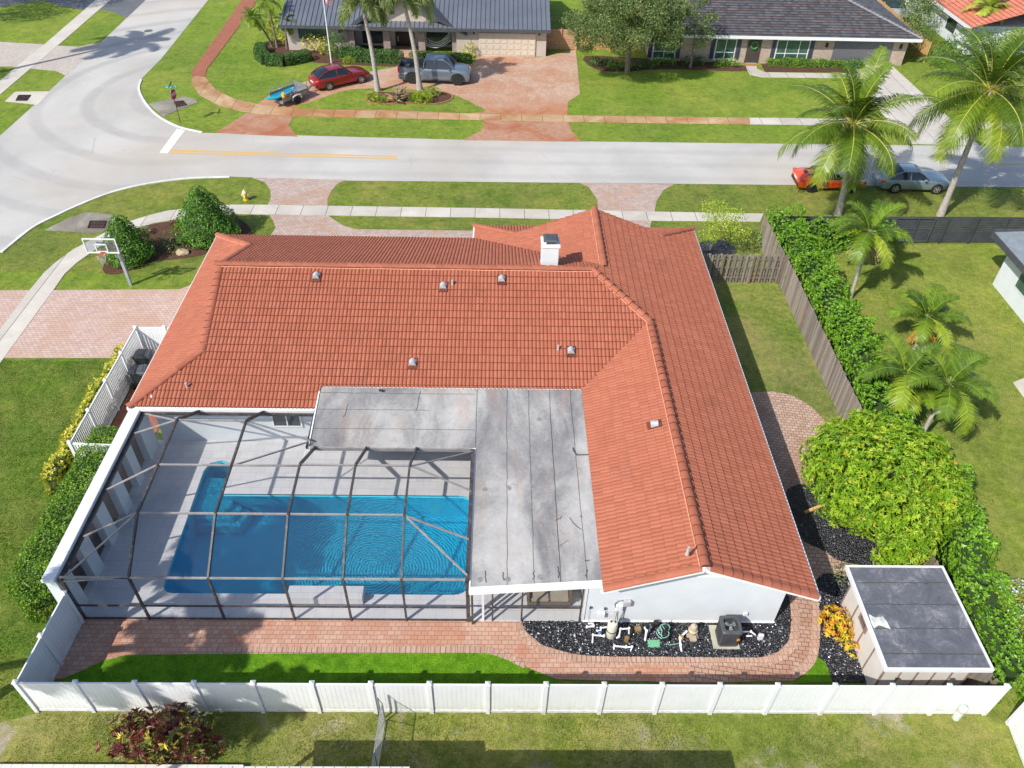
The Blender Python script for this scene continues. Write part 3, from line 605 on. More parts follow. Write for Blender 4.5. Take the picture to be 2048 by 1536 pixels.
window(house,-5.6,-3.2,.1,2.15,24.14); window(house,-1.9,2.3,.1,2.2,24.14,'bronze',mull=(.33,.66))
# chimney
ch=MB(); ch.box(1.92,2.70,30.55,31.35,4.6,6.05); o=ch.build('chimney',M_['whitewall'],house,bevel=.02)
MB().box(1.88,2.74,30.51,31.39,6.052,6.12).build('chimney_crown',M_['whitetrim'],o)
c=MB(); c.box(2.12,2.5,30.72,31.18,6.12,6.24); c.hexa([(1.98,30.6,6.30),(2.64,30.6,6.30),(2.64,31.3,6.30),(1.98,31.3,6.30)],[(2.05,30.67,6.37),(2.57,30.67,6.37),(2.57,31.23,6.37),(2.05,31.23,6.37)])
for x in (2.1,2.5):
    for y in (30.72,31.16): c.box(x,x+.03,y,y+.03,6.24,6.31)
c.build('chimney_cap',M_['darkgrey'],o)
def onroof(px,py,zf,lift=0):
    z=3.5
    for _ in range(12):
        x,y=G(px,py,z); z=zf(x,y)+lift
    return x,y,z
# roof vents: hooded metal vents and small pipe vents
M_['vent']=plain('grey_vent_metal',(.52,.52,.53),.45,.3,var=.15)
def hood(px,py,zf,up,s=1.0):
    x,y,z=onroof(px,py+5,zf); o=thing_part=MB(); u=Vector((up[0],up[1],0)); sd=Vector((u.y,-u.x,0)); L=.27*s;r=.12*s; n=8
    vs=[];base=Vector((x,y,z+.04))
    for k,(d_,) in enumerate(((0.,),(L,))):
        for j in range(n+1):
            t=math.pi*j/n; hh=max(.0,math.sin(t))
            vs.append(tuple(base+u*d_+sd*math.cos(t)*r*1.15+Vector((0,0,hh*r*1.35+.10+.13*(d_/L)*0+ sM*d_*.25))))
    m_=MB(); 
    fs=[(j,j+1,n+2+j,n+1+j) for j in range(n)]+[tuple(range(n+1,2*n+2)),tuple(range(n,-1,-1))]
    m_.add(vs,fs)
    # side skirts down to the flashing
    c0=base; 
    for sgn in (1,-1):
        a=c0+sd*r*1.15*sgn; b_=a+u*L; m_.hexa([a-sd*.01,a+sd*.01,b_+sd*.01,b_-sd*.01],[a-sd*.01+Vector((0,0,.1)),a+sd*.01+Vector((0,0,.1)),b_+sd*.01+Vector((0,0,.1+sM*L)),b_-sd*.01+Vector((0,0,.1+sM*L))])
    ob=m_.build('roof_vent',M_['vent'],house)
    fl=MB(); a=c0-u*.12; fl.hexa([a-sd*.20,a+sd*.20,a+u*.5+sd*.20+Vector((0,0,sM*.5)),a+u*.5-sd*.20+Vector((0,0,sM*.5))],[a-sd*.20+Vector((0,0,.02)),a+sd*.20+Vector((0,0,.02)),a+u*.5+sd*.20+Vector((0,0,sM*.5+.02)),a+u*.5-sd*.20+Vector((0,0,sM*.5+.02))])
    fl.build('flashing',M_['tile'],ob)
for p in ((632,557),(886,577),(1003,563),(825,731),(1142,707)): hood(*p,zS,(0,1))
hood(1300,849,zWw,(1,0),1.0)
def pipevent(px,py,zf):
    x,y,z=onroof(px,py+4,zf); MB().lathe([(.07,-.1),(.05,.06),(.042,.24),(.05,.25),(.05,.29),(.01,.30)],(x,y,z),10).build('vent_pipe',M_['vent'],house,smooth=True)
for p,zf in (((905,567),zS),((1116,697),zS),((375,772),zS),((1375,1101),zE)): pipevent(*p,zf)
# flat roof
m,nt,b=newmat('weathered_flat_roof'); v=coords(nt)
v2=coords(nt,scale=(1.0,.45,1)); n1=noise(nt,v2,.55,7,.66,.45); n2=noise(nt,coords(nt,scale=(1.3,.35,1),loc=(5,2,0)),1.1,5,.6,.3); n3=noise(nt,v,7,7,.8)
c=ramp(nt,math_(nt,'ADD',math_(nt,'MULTIPLY',n1,.8),math_(nt,'MULTIPLY',n3,.2)),[(.36,(.16,.155,.16)),(.46,(.25,.245,.245)),(.54,(.36,.35,.34)),(.66,(.48,.465,.45))])
c=mix(nt,ramp(nt,n2,[(.54,0.),(.70,.35)]),c,(.40,.26,.19))
c=mix(nt,ramp(nt,noise(nt,v,2.2,6,.7,1),[(.58,0.),(.70,.35)]),c,(.14,.125,.13))
c=mix(nt,ramp(nt,noise(nt,v,30,5,.8),[(.5,0.),(.75,.3)]),c,(.20,.19,.19))
nt.links.new(c,b.inputs['Base Color']); b.inputs['Roughness'].default_value=.8; bump(nt,noise(nt,v,24,6,.8),.4,.01,b); M_['flat']=m
zFN=lambda p:2.5+.156*(p[1]-21.45); zFE=lambda p:2.5+.1053*(p[0]+.85)
pn=[(-7.35,21.45),(-.85,21.45),(3.52,24.45),(-7.35,24.45)]; pe=[(-.85,14.95),(3.52,14.95),(3.52,24.45),(-.85,21.45)]
mb=MB(); mb.prism(pn,lambda p:zFN(p)-.14,zFN); mb.prism(pe,lambda p:zFE(p)-.14,zFE); fr_=mb.build('flat_roof',M_['flat'],house)
mb=MB()
mb.beam((-7.37,21.43,2.44),(-.83,21.43,2.44),.05,.17); mb.beam((-.86,21.40,2.44),(-.86,14.93,2.44),.05,.17); mb.beam((-.88,14.92,2.43),(3.54,14.92,2.9),.05,.17); mb.beam((-7.38,21.42,2.45),(-7.38,24.2,2.88),.05,.17)
mb.beam((-.83,15.02,2.517),(3.5,15.02,2.975),.14,.016)
mb.build('flat_roof_edge',M_['whitetrim'],fr_)
# felt seams, cracks and round patches (real laps in the membrane)
M_['seam']=plain('bitumen_seam',(.075,.07,.07),.8,var=.4,vs=9)
mb=MB(); rng=random.Random(5)
def seamline(pts,zf,w=.018):
    for a,b_ in zip(pts,pts[1:]): mb.beam((a[0],a[1],zf(a)+.004),(b_[0],b_[1],zf(b_)+.004),w,.012)
def wob(a,b_,n,am): return [(a[0]+(b_[0]-a[0])*i/n+rng.uniform(-am,am),a[1]+(b_[1]-a[1])*i/n+rng.uniform(-am,am)) for i in range(n+1)]
for x in (.38,1.28,2.15,3.02):
    yt=21.45+(x+.85)*3/4.37-.05; seamline(wob((x,15.0),(x,yt),22,.012),zFE,.014 if x!=2.15 else .022); seamline(wob((x,yt),(x,24.4),6,.012),zFN,.016)
seamline(wob((-.86,21.5),(-.86,24.4),6,.01),zFN)
for y,x1 in ((22.35,-.9),(23.3,-2.8),(24.15,-.9)): seamline(wob((-7.3,y),(x1,y),20,.015),zFN,.011)
for x,y0,y1 in ((-3.3,23.3,24.3),(-6.2,22.9,23.6)): seamline(wob((x,y0),(x+.1,y1),4,.03),zFN,.02)
for k in range(5):
    x=rng.choice((.38,1.28,2.15,3.02)); y=rng.uniform(15.1,18.2 if rng.random()<.8 else 21); seamline(wob((x,y),(x+rng.uniform(-.45,.45),y+rng.uniform(-.3,.5)),3,.05),zFE,rng.uniform(.01,.03))
for y in (15.25,):
    for x in (-.3,.3,1.25,2.1,3.0): seamline(wob((x,y),(x+rng.uniform(-.1,.1),y+rng.uniform(.3,.5)),5,.03),zFE,.03)
cp=MB()
for px,py in ((970,975),(1018,976),(1066,978),(1080,1055),(1087,1015),(1090,1105),(960,1155),(1016,1158),(1080,1158),(1094,1145),(1078,843),(1081,898),(1084,946)):
    x,y=G(px,py,2.65); z=zFE((x,y)) 
    cp.lathe([(.0,0),(.105,0),(.10,.012),(0,.013)],(x,y,z+.002),16)
mb.build('roof_seams',M_['seam'],fr_); cp.build('round_patches',plain('grey_patch',(.24,.23,.23),.8,var=.3,vs=9),fr_)
MB().tube([(-4.9,24.25,2.9),(-4.9,24.25,3.0),(-4.75,24.2,3.03)],.05,8).build('roof_drain',M_['black'],fr_)
x,y=G(1147,903,2.9); MB().tube([(x,y+.2,2.9),(x,y,2.93),(x+.1,y-.2,2.93),(x+.55,y-.22,2.96)],.03,7).build('roof_conduit',M_['seam'],fr_)
# patio : posts, dark window wall, screens, sofa
MB().box(-.47,-.39,15.35,15.43,0,2.36).build('patio_post',M_['white'],house); MB().box(3.06,3.15,15.35,15.43,0,2.6).build('patio_post',M_['white'],house)
# ================================================================ POOL, DECK
z0=.034
dk=[(-14.75,15.37),(3.16,15.37),(3.16,24.15),(-14.75,24.15)]
struct(sheet('pool_deck',dk,z0+.01,M_['deck'],.05,holes=[pp]))
M_['poolwall']=plain('blue_pool_plaster',(.07,.74,.93),.5,var=.08,vs=1.4)
mb=MB(); n=len(pp)
vs=[(x,y,z0+.012) for x,y in pp]+[(x,y,-1.35) for x,y in pp]; mb.add(vs,[((i+1)%n,i,i+n,(i+1)%n+n) for i in range(n)]); mb.f.append(tuple(range(n,2*n)))
pl=mb.build('pool_basin',M_['poolwall']); tag(pl,'blue plastered rectangular swimming pool basin with a narrow lobe under the screen cage','swimming pool')
st=MB()
for k,(dx,zz) in enumerate(((0,-.3),(.32,-.55),(.62,-.8))):
    q=[(-12.28,20.7-.18*k-.2),(-11.0+dx,20.7-.18*k-.2),(-10.75+dx,20.9),(-10.85+dx*.7,21.1),(-11.2,21.12),(-11.2,22.3-.35*k),(-12.28,22.3-.35*k)]
    st.prism(q,-1.34,zz)
o=st.build('pool_steps',plain('blue_step_plaster',(.14,.78,.95),.5,var=.1),pl,bevel=.03)
bpool=MB().box(-3.6,-1.05,16.45,16.95,-1.34,-.55).build('pool_bench',M_['poolwall'],pl)
m,nt,b=newmat('pool_water'); nt.nodes.remove(b); v=coords(nt)
rng1=N(nt,'TexWave',wave_type='RINGS',rings_direction='Z'); nt.links.new(coords(nt,loc=(4.7,-17.6,0)),rng1.inputs[0]); rng1.inputs['Scale'].default_value=2.6; rng1.inputs['Distortion'].default_value=7; rng1.inputs['Detail'].default_value=4; rng1.inputs['Detail Scale'].default_value=1.4; rng1.inputs['Detail Roughness'].default_value=.7
nn=noise(nt,v,5.5,5,.65,1.2)
sx=N(nt,'SeparateXYZ'); nt.links.new(v,sx.inputs[0]); mr=N(nt,'MapRange'); nt.links.new(sx.outputs[0],mr.inputs[0]); mr.inputs[1].default_value=-9.5; mr.inputs[2].default_value=-6
hgt=math_(nt,'ADD',math_(nt,'MULTIPLY',math_(nt,'MULTIPLY',rng1.outputs['Fac'],mr.outputs[0]),.6),math_(nt,'MULTIPLY',nn,.35))
bp=N(nt,'Bump'); bp.inputs['Strength'].default_value=1; bp.inputs['Distance'].default_value=.06; nt.links.new(hgt,bp.inputs['Height'])
gl=N(nt,'BsdfGlossy'); gl.inputs['Roughness'].default_value=.04; nt.links.new(bp.outputs[0],gl.inputs['Normal'])
tr=N(nt,'BsdfTransparent'); tr.inputs[0].default_value=(.28,.87,.97,1)
fs=N(nt,'Fresnel'); fs.inputs[0].default_value=1.45; nt.links.new(bp.outputs[0],fs.inputs['Normal'])
ms=N(nt,'MixShader'); nt.links.new(fs.outputs[0],ms.inputs[0]); nt.links.new(tr.outputs[0],ms.inputs[1]); nt.links.new(gl.outputs[0],ms.inputs[2]); nt.links.new(ms.outputs[0],nt.nodes['Material Output'].inputs[0]); M_['water']=m
wt=sheet('pool_water',pp,-.09,M_['water']); struct(wt)
# raised fountain block
wf=MB().box(-7.45,-4.75,15.98,16.5,z0,.47).build('fountain_block',M_['deck'],bevel=.02); tag(wf,'low pale tiled box at the near edge of the pool under the screen cage','water feature')
# ================================================================ LOW WALL WEST OF THE POOL
cw=thing('garden_wall','white stucco wall with narrow openings along the west side of the pool cage','wall',(-14.75,19.5,0))
mb=MB(); y=15.4; ops=[(16.1,16.95),(17.6,18.45),(19.1,19.95),(20.6,21.45),(22.0,22.9)]
e=15.3
for a,b_ in ops+[(23.85,None)]:
    mb.box(-15.0,-14.63,e,a,0,2.0)
    if b_: mb.box(-15.0,-14.63,a,b_,0,.06); e=b_
mb.box(-15.0,-14.63,15.3,23.85,2.0,2.39)
mb.build('wall',M_['whitewall'],cw)
MB().box(-15.05,-14.60,15.22,23.7,2.392,2.52).build('coping',M_['white'],cw,bevel=.015)
sc=MB(); sc.tube([(-15.0,23.5,2.42),(-14.98,23.8,2.52),(-14.8,23.98,2.62),(-14.45,23.95,2.66),(-14.2,23.85,2.6)],.13,8); sc.tube([(-14.25,23.9,2.5),(-14.2,23.92,2.75),(-14.18,23.9,2.9)],[.09,.07,.03],8); sc.box(-14.75,-14.1,23.62,24.0,2.3,2.56); sc.build('scroll_end',M_['white'],cw,smooth=True)
M_['woodslat']=plain('dark_wood_shutter',(.10,.055,.04),.6,var=.3)
for i,(a,b_) in enumerate(ops):
    g=MB(); g.box(-14.97,-14.93,a,a+.05,.06,2.0); g.box(-14.97,-14.93,b_-.05,b_,.06,2.0)
    for k in range(20): g.box(-14.965,-14.935,a+.05,b_-.05,.08+k*.096,.08+k*.096+.07)
    g.build('shutter',M_['woodslat'],cw)
# ================================================================ SCREEN CAGE
m,nt,b=newmat('insect_screen'); nt.nodes.remove(b); tr=N(nt,'BsdfTransparent'); df=N(nt,'BsdfDiffuse'); df.inputs[0].default_value=(.09,.10,.115,1); ms=N(nt,'MixShader'); ms.inputs[0].default_value=.17
nt.links.new(tr.outputs[0],ms.inputs[1]); nt.links.new(df.outputs[0],ms.inputs[2]); nt.links.new(ms.outputs[0],nt.nodes['Material Output'].inputs[0]); M_['screen']=m
cage=thing('pool_cage','bronze framed insect screen cage with bent ribs over the blue pool','screen enclosure',(-7.5,18.5,0))
ez=2.53; yS=15.37
ribsW=[-12.2,-9.57]; ribsE=[-7.1,-5.1,-3.15]
pw=[(yS,0.04),(yS,ez),(17.2,3.66),(21.6,3.78),(23.4,2.50)]; pe_=[(yS,0.04),(yS,ez),(17.15,3.66),(19.35,3.80),(21.38,2.56)]
def ribm(x,pf,w=.065,h=.125):
    mb=MB()
    for i,(a,b_) in enumerate(zip(pf,pf[1:])):
        mb.beam((x,a[0],a[1]),(x,b_[0],b_[1]),w,h if i else .09,up=(1,0,0) if False else (0,0,1))
    return mb
for x in ribsW:
    r_=ribm(x,pw).build('rib',M_['bronze'],cage)
for x in ribsE: ribm(x,pe_).build('rib',M_['bronze'],cage)
def bar(name,a,b_,w=.06,h=.06,mat='silverbeam'): return MB().beam(a,b_,w,h).build(name,M_[mat],cage)
xE=-.95; xW=-14.50
# eave, knee and wall rails
for z_,mt,w in ((ez,'silverbeam',.07),(.86,'bronze',.05),(.075,'bronze',.05)):
    xs=[xW]+ribsW+ribsE+[xE]
    for a,b_ in zip(xs,xs[1:]): bar('rail',(a+.04,yS,z_),(b_-.04,yS,z_),.05,w,mt)
for y_,z_,xs in ((17.2,3.66,ribsW+ribsE),(21.6,3.78,ribsW)):
    for a,b_ in zip(xs,xs[1:]): bar('purlin',(a+.04,y_,z_-.02),(b_-.04,y_,z_-.02))
zk=lambda y: 3.66+(3.78-3.66)*(y-17.2)/4.4
for a,b_ in ((-12.2,-9.57),(-9.57,-7.14)): bar('purlin',(a+.04,19.35,zk(19.35)),(b_-.04,19.35,zk(19.35)))
for a,b_ in zip(ribsE,ribsE[1:]): bar('purlin',(a+.04,19.35,3.78),(b_-.04,19.35,3.78))
# west hip
for y_ in (17.2,19.35,21.6): bar('hip_brace',(-12.24,y_,zk(y_)-.02),(xW,y_+.0 if y_<21 else 22.3,2.30),.05,.05)
bar('hip_brace',(-12.24,17.2,3.62),(xW,yS+.05,2.32),.05,.05); bar('hip_brace',(-12.24,21.6,3.74),(xW+.05,23.4,2.34),.05,.05)
bar('rail',(-12.2,yS,ez),(xW,yS+.0,2.30),.05,.07)
# east hip
for y_,yy in ((17.15,17.0),(19.35,19.2)): bar('hip_brace',(-3.11,y_,3.66 if y_<18 else 3.78),(xE,yy,2.6),.055,.055)
bar('hip_brace',(-3.11,17.15,3.64),(xE,15.5,2.6),.055,.055); bar('hip_brace',(-3.11,19.35,3.76),(xE,21.2,2.6),.05,.05)
bar('hip_brace',(-9.53,21.6,3.74),(-7.3,21.55,2.75),.05,.05); bar('hip_brace',(-9.53,19.35,3.70),(-7.4,21.5,2.72),.05,.05)
# base plates / gutters round the openings
MB().beam((xW-.06,yS,2.26),(xW-.06,23.5,2.26),.13,.13).build('gutter_beam',M_['bronze'],cage)
MB().beam((xE,yS-.05,2.52),(xE,21.36,2.52),.13,.13).build('gutter_beam',M_['bronze'],cage)
MB().beam((-7.3,21.35,2.52),(xE-.07,21.35,2.52),.1,.12).build('gutter_beam',M_['silverbeam'],cage)
MB().beam((-7.43,21.4,2.5),(-7.43,23.4,2.6),.1,.12).build('gutter_beam',M_['bronze'],cage)
MB().beam((-14.4,23.36,2.40),(-7.5,23.36,2.40),.1,.08).build('gutter_beam',M_['bronze'],cage)
MB().beam((xE,yS,0.04),(xE,yS,2.5),.13,.10).build('corner_post',M_['bronze'],cage)
MB().beam((xW+.02,yS,0.04),(xW+.02,yS,2.5),.10,.10).build('corner_post',M_['bronze'],cage)
MB().beam((-.80,15.25,.03),(-.80,15.25,2.4),.07,.07).build('downpipe',M_['bronze'],cage)
def panel(vs):
    return MB().add(vs,[tuple(range(len(vs)))]).build('screen_panel',M_['screen'],cage)
xs=[xW]+ribsW+ribsE+[xE]
for a,b_ in zip(xs,xs[1:]):
    panel([(a,yS,.08),(b_,yS,.08),(b_,yS,.84),(a,yS,.84)]); panel([(a,yS,.88),(b_,yS,.88),(b_,yS,ez),(a,yS,ez)])
for xs_,pf in ((ribsW,pw),(ribsE,pe_)):
    for a,b_ in zip(xs_,xs_[1:]):
        for p,q in zip(pf[1:],pf[2:]): panel([(a,p[0],p[1]),(b_,p[0],p[1]),(b_,q[0],q[1]),(a,q[0],q[1])])
a,b_=-9.57,-7.1
panel([(a,yS,ez),(b_,yS,ez),(b_,17.15,3.66),(a,17.2,3.66)]);panel([(a,17.2,3.66),(b_,17.15,3.66),(b_,19.35,3.8),(a,19.35,zk(19.35))]);panel([(a,19.35,zk(19.35)),(b_,19.35,3.8),(-7.4,21.5,2.7),(a,21.6,3.78)]);panel([(a,21.6,3.78),(-7.4,21.5,2.7),(-7.4,23.4,2.6),(a,23.4,2.5)])
panel([(-12.2,yS,ez),(-12.2,17.2,3.66),(xW,17.2,2.3),(xW,yS,2.3)]);panel([(-12.2,17.2,3.66),(-12.2,21.6,3.78),(xW,21.6,2.3),(xW,17.2,2.3)]);panel([(-12.2,21.6,3.78),(-12.2,23.4,2.5),(xW,23.4,2.3),(xW,21.6,2.3)])
panel([(-3.15,yS,ez),(xE,yS,2.55),(-3.15,17.15,3.66)]);panel([(-3.15,17.15,3.66),(xE,yS,2.55),(xE,19.3,2.57),(-3.15,19.35,3.8)]);panel([(-3.15,19.35,3.8),(xE,19.3,2.57),(xE,21.35,2.57),(-3.15,21.38,2.56)])
# patio screen wall under the flat roof
ps=thing('patio_screen','bronze framed screen wall beneath the flat roof beside the sofa','screen wall',(1.2,15.4,0))
for x in (-.1,.93,3.0): MB().box(x-.03,x+.03,15.36,15.42,.04,2.38).build('post',M_['bronze'],ps)
for a,b_ in ((-.39,-.13),(-.07,.90),(.96,2.97)): MB().box(a,b_,15.37,15.41,.82,.87).build('rail',M_['bronze'],ps); MB().add([(a,15.39,.06),(b_,15.39,.06),(b_,15.39,2.36),(a,15.39,2.36)],[(0,1,2,3)]).build('screen_panel',M_['screen'],ps)
# sofa
M_['wicker']=plain('brown_wicker',(.15,.115,.085),.8,var=.3,vs=30,bmp=1,bs_=60); M_['cushion']=plain('tan_cushion',(.34,.30,.24),.9,var=.1); M_['pillow']=plain('blue_white_pillow',(.42,.47,.58),.9,var=.5,vs=14)
so_=thing('outdoor_sofa','brown wicker patio sofa with tan cushions behind the patio screen','sofa',(1.95,16.3,.045))
MB().box(1.15,2.75,15.95,16.75,.05,.36).build('base',M_['wicker'],so_,bevel=.03); MB().box(1.12,1.24,15.92,16.8,.36,.66).box(2.66,2.78,15.92,16.8,.36,.66).box(1.12,2.78,16.72,16.85,.36,.85).build('arms_and_back',M_['wicker'],so_,bevel=.02)
for x0,x1 in ((1.26,1.94),(1.97,2.65)):
    MB().box(x0,x1,15.93,16.6,.37,.52).build('seat_cushion',M_['cushion'],so_,bevel=.04); MB().box(x0,x1,16.52,16.7,.53,.9).build('back_cushion',M_['cushion'],so_,bevel=.05)
for i,x in enumerate((1.5,2.3)):
    p=MB().box(-.2,.2,-.06,.06,-.18,.18); p.xform(Matrix.Translation((x,16.38,.72))@Matrix.Rotation(R(-25),4,'X')@Matrix.Rotation(R(12-20*i),4,'Y')); o=p.build('pillow',M_['pillow'],bevel=.04)
    tag(o,('blue and white patterned pillow on the left end of the patio sofa','blue and white patterned pillow on the right end of the patio sofa')[i],'pillow','pillows on the patio sofa')
tb=thing('round_table','dark round patio table beside the sofa','table',(2.85,17.4,.045)); MB().lathe([(.02,.70),(.5,.70),(.5,.74),(.02,.745)],(2.5,18.1,.04),24).build('table_top',M_['black'],tb); MB().lathe([(.22,0),(.2,.03),(.04,.06),(.035,.7)],(2.5,18.1,.04),12).build('pedestal',M_['black'],tb)
# ================================================================ FENCES
def vinyl_fence(label,a,b,n,h=1.83,loc=None,post=True,ends=(True,True),pickets=False):
    a=Vector(a+(0,));b=Vector(b+(0,)); t=thing('vinyl_fence',label,'fence',tuple(a)); d=(b-a)/n; u=d.normalized(); nn=Vector((-u.y,u.x,0))
    for i in range(n+1):
        if (i==0 and not ends[0]) or (i==n and not ends[1]): continue
        p=a+d*i; mb=MB(); s=.064
        q=lambda s_,z:[p+u*x*s_+nn*y*s_+Vector((0,0,z)) for x,y in ((-1,-1),(1,-1),(1,1),(-1,1))]
        mb.hexa(q(s,0),q(s,h+.04)); mb.hexa(q(s+.015,h+.04),q(s+.015,h+.065)); mb.hexa(q(s+.01,h+.066),q(.01,h+.11)); mb.build('post',M_['vinyl'],t)
    for i in range(n):
        p=a+d*i+u*.066; e=a+d*(i+1)-u*.066; L=(e-p).length
        MB().beam(p+Vector((0,0,h-.045)),e+Vector((0,0,h-.045)),.05,.09).build('rail',M_['vinyl'],t); MB().beam(p+Vector((0,0,.11)),e+Vector((0,0,.11)),.05,.14).build('rail',M_['vinyl'],t)
        mb=MB(); k=int(round(L/(.15 if not pickets else .13)))
        for j in range(k):
            x0=p+u*(L*j/k+.004); x1=p+u*(L*(j+1)/k-(.004 if not pickets else .045)); mb.beam((x0+x1)/2+Vector((0,0,.18)),(x0+x1)/2+Vector((0,0,h-.09)),1,1) if False else None
            w=.011
            mb.hexa([x0-nn*w+Vector((0,0,.18)),x1-nn*w+Vector((0,0,.18)),x1+nn*w+Vector((0,0,.18)),x0+nn*w+Vector((0,0,.18))],[x0-nn*w+Vector((0,0,h-.09)),x1-nn*w+Vector((0,0,h-.09)),x1+nn*w+Vector((0,0,h-.09)),x0+nn*w+Vector((0,0,h-.09))])
        if not pickets: mb.beam(p+Vector((0,0,h/2)),e+Vector((0,0,h/2)),.012,h-.2)
        mb.build('fence_panel',M_['vinyl'],t)
    return t
vinyl_fence('long white vinyl privacy fence along the back lawn with seventeen panels',(-14.66,12.04),(16.05,12.05),17)
vinyl_fence('short white vinyl fence return climbing from the back corner to the pool wall',(-14.66,12.04),(-14.5,15.2),2,ends=(False,True))
vinyl_fence('white vinyl fence panel at the far bottom right behind the shed',(16.72,11.72),(16.25,7.2),2)
vinyl_fence('white open picket vinyl fence with golden hedge beside the bins',(-17.17,22.2),(-17.2,29.78),4,pickets=True)
vinyl_fence('short white vinyl gate panel between the bins and the driveway',(-17.2,29.80),(-14.5,29.85),2,ends=(False,False))
vinyl_fence('short white vinyl panel closing the picket fence above the clipped hedge',(-17.17,22.2),(-15.1,22.1),1,ends=(False,True),pickets=True)
# weathered wooden fences
m,nt,b=newmat('weathered_fence_wood'); v=coords(nt); at=N(nt,'Attribute',attribute_name='rnd')
c=ramp(nt,at.outputs['Fac'],[(0.,(.17,.14,.115)),(.5,(.27,.235,.205)),(1.,(.36,.31,.27))]); st=noise(nt,coords(nt,scale=(9,9,.7)),5,5,.7)
c=mix(nt,ramp(nt,st,[(.4,0.),(.7,.6)]),c,(.12,.09,.07)); c=mix(nt,ramp(nt,noise(nt,v,.9,5,.6,.5),[(.55,0.),(.7,.5)]),c,(.33,.22,.14)); nt.links.new(c,b.inputs['Base Color']); b.inputs['Roughness'].default_value=.9; bump(nt,st,.5,.01,b); M_['greywood']=m
def board_fence(label,a,b,h=1.83,mat='greywood',bw=.14,gap=.012,shadowbox=False,posts=2.4,seed=1,name='wood_fence',railside=-1,horizontal=False,lean=0):
    a=Vector(a+(0,));b=Vector(b+(0,)); t=thing(name,label,'fence',tuple(a)); L=(b-a).length;u=(b-a)/L;nn=Vector((-u.y,u.x,0)); rng=random.Random(seed)
    Z=lambda z:Vector((0,0,z))
    mb=MB(); vals=[]
    if not horizontal:
        k=int(L/(bw+gap))
        for j in range(k):
            x=j*(bw+gap); off=rng.uniform(-.012,.012); hh=h+rng.uniform(-.04,.02); w=.011
            o=nn*(off if not shadowbox else (.045 if j%2 else -.045)); tl=nn*rng.uniform(-.02,.02)
            p=a+u*x+o;q=a+u*(x+bw+(0.02 if shadowbox and j%2 else 0))+o
            mb.hexa([p-nn*w+Z(.03),q-nn*w+Z(.03),q+nn*w+Z(.03),p+nn*w+Z(.03)],[p-nn*w+tl+Z(hh),q-nn*w+tl+Z(hh),q+nn*w+tl+Z(hh),p+nn*w+tl+Z(hh)]); vals+=[rng.random()]*6
    else:
        k=int(h/(bw+gap))
        for j in range(k):
            z=j*(bw+gap)+.05; p=a;q=b;w=.011
            mb.hexa([p-nn*w+Z(z),q-nn*w+Z(z),q+nn*w+Z(z),p+nn*w+Z(z)],[p-nn*w+Z(z+bw),q-nn*w+Z(z+bw),q+nn*w+Z(z+bw),p+nn*w+Z(z+bw)]); vals+=[rng.random()]*6
    me=bpy.data.meshes.new('boards'); me.from_pydata(mb.v,[],mb.f); me.update(); rndattr(me,vals); link('boards',me,M_[mat],t)
    n=max(1,round(L/posts))
    for i in range(n+1):
        p=a+u*(L*i/n)+nn*.07*railside; hp=h-.05
        MB().beam(p+Z(0),p+Z(hp),.09,.09).build('post',M_[mat],t)
    if not horizontal:
        for z in (.35,1.0,h-.3): MB().beam(a+nn*.03*railside+Z(z),b+nn*.03*railside+Z(z),.035,.09).build('rail',M_[mat],t)
    return t
board_fence('long weathered grey wood fence between the east side yard and the green hedge',(15.76,36.9),(15.80,12.3),seed=2,railside=1)
board_fence('weathered grey wood fence with missing slats crossing the side yard behind the house corner',(10.7,36.95),(15.70,36.93),seed=4,shadowbox=True,bw=.11,gap=.05,railside=-1,posts=1.7)
board_fence('leaning grey wood fence stub running from the cross fence to the pavement',(15.72,37.0),(15.62,41.4),seed=7,railside=-1)
M_['darkwood']=plain('charcoal_painted_wood',(.055,.06,.072),.6,var=.25,vs=2)
f=board_fence('charcoal horizontal board fence with a gate along the neighbouring yard',(15.9,41.25),(52,42.0),mat='darkwood',horizontal=True,bw=.14,gap=.02,posts=1.83,seed=3)
gx0=23.6
g_=MB(); y=41.36
g_.beam((gx0,y,.15),(gx0+2.3,y+.05,.15),.06,.08);g_.beam((gx0,y,1.72),(gx0+2.3,y+.05,1.72),.06,.08);g_.beam((gx0,y,1.0),(gx0+2.3,y+.05,1.0),.06,.06);g_.beam((gx0,y,.15),(gx0,y,1.75),.08,.06);g_.beam((gx0+2.3,y,.15),(gx0+2.3,y,1.75),.08,.06)
g_.build('gate_frame',M_['metal'] if False else M_['darkgrey'],f)
# chain link fence
M_['wire']=plain('galvanised_wire',(.42,.43,.45),.5,.6,var=.2)
cl=thing('chain_link_fence','short galvanised chain link fence with a lean-to gate post meeting the white fence','fence',(-3.55,11.6,0))
a=Vector((-3.62,11.75,0)); b_=Vector((-3.55,8.6,0))
pa=Vector(G(771,1440)+(0,)); pa.y=11.72; pb=Vector((pa.x-.12,8.4,0))
for k,p in enumerate((pa,pa.lerp(pb,.45),pb)): MB().tube([p,p+Vector((0,0,1.25))],.028,8).build('post',M_['wire'],cl)
MB().tube([pa+Vector((-.12,.05,0)),pa+Vector((-.12,.05,1.5))],.03,8).build('post',M_['wire'],cl)
for z in (.08,1.22): MB().tube([pa+Vector((0,0,z)),pb+Vector((0,0,z))],.02,6).build('rail',M_['wire'],cl)
MB().tube([pa+Vector((0,0,1.25)),pa+Vector((-.12,.05,1.5))],.015,6).tube([pa+Vector((0,0,.1)),pa.lerp(pb,.3)+Vector((0,0,1.2))],.012,6).build('brace',M_['wire'],cl)
mb=MB(); L=(pb-pa).length; u=(pb-pa).normalized(); n=int(L/.11)
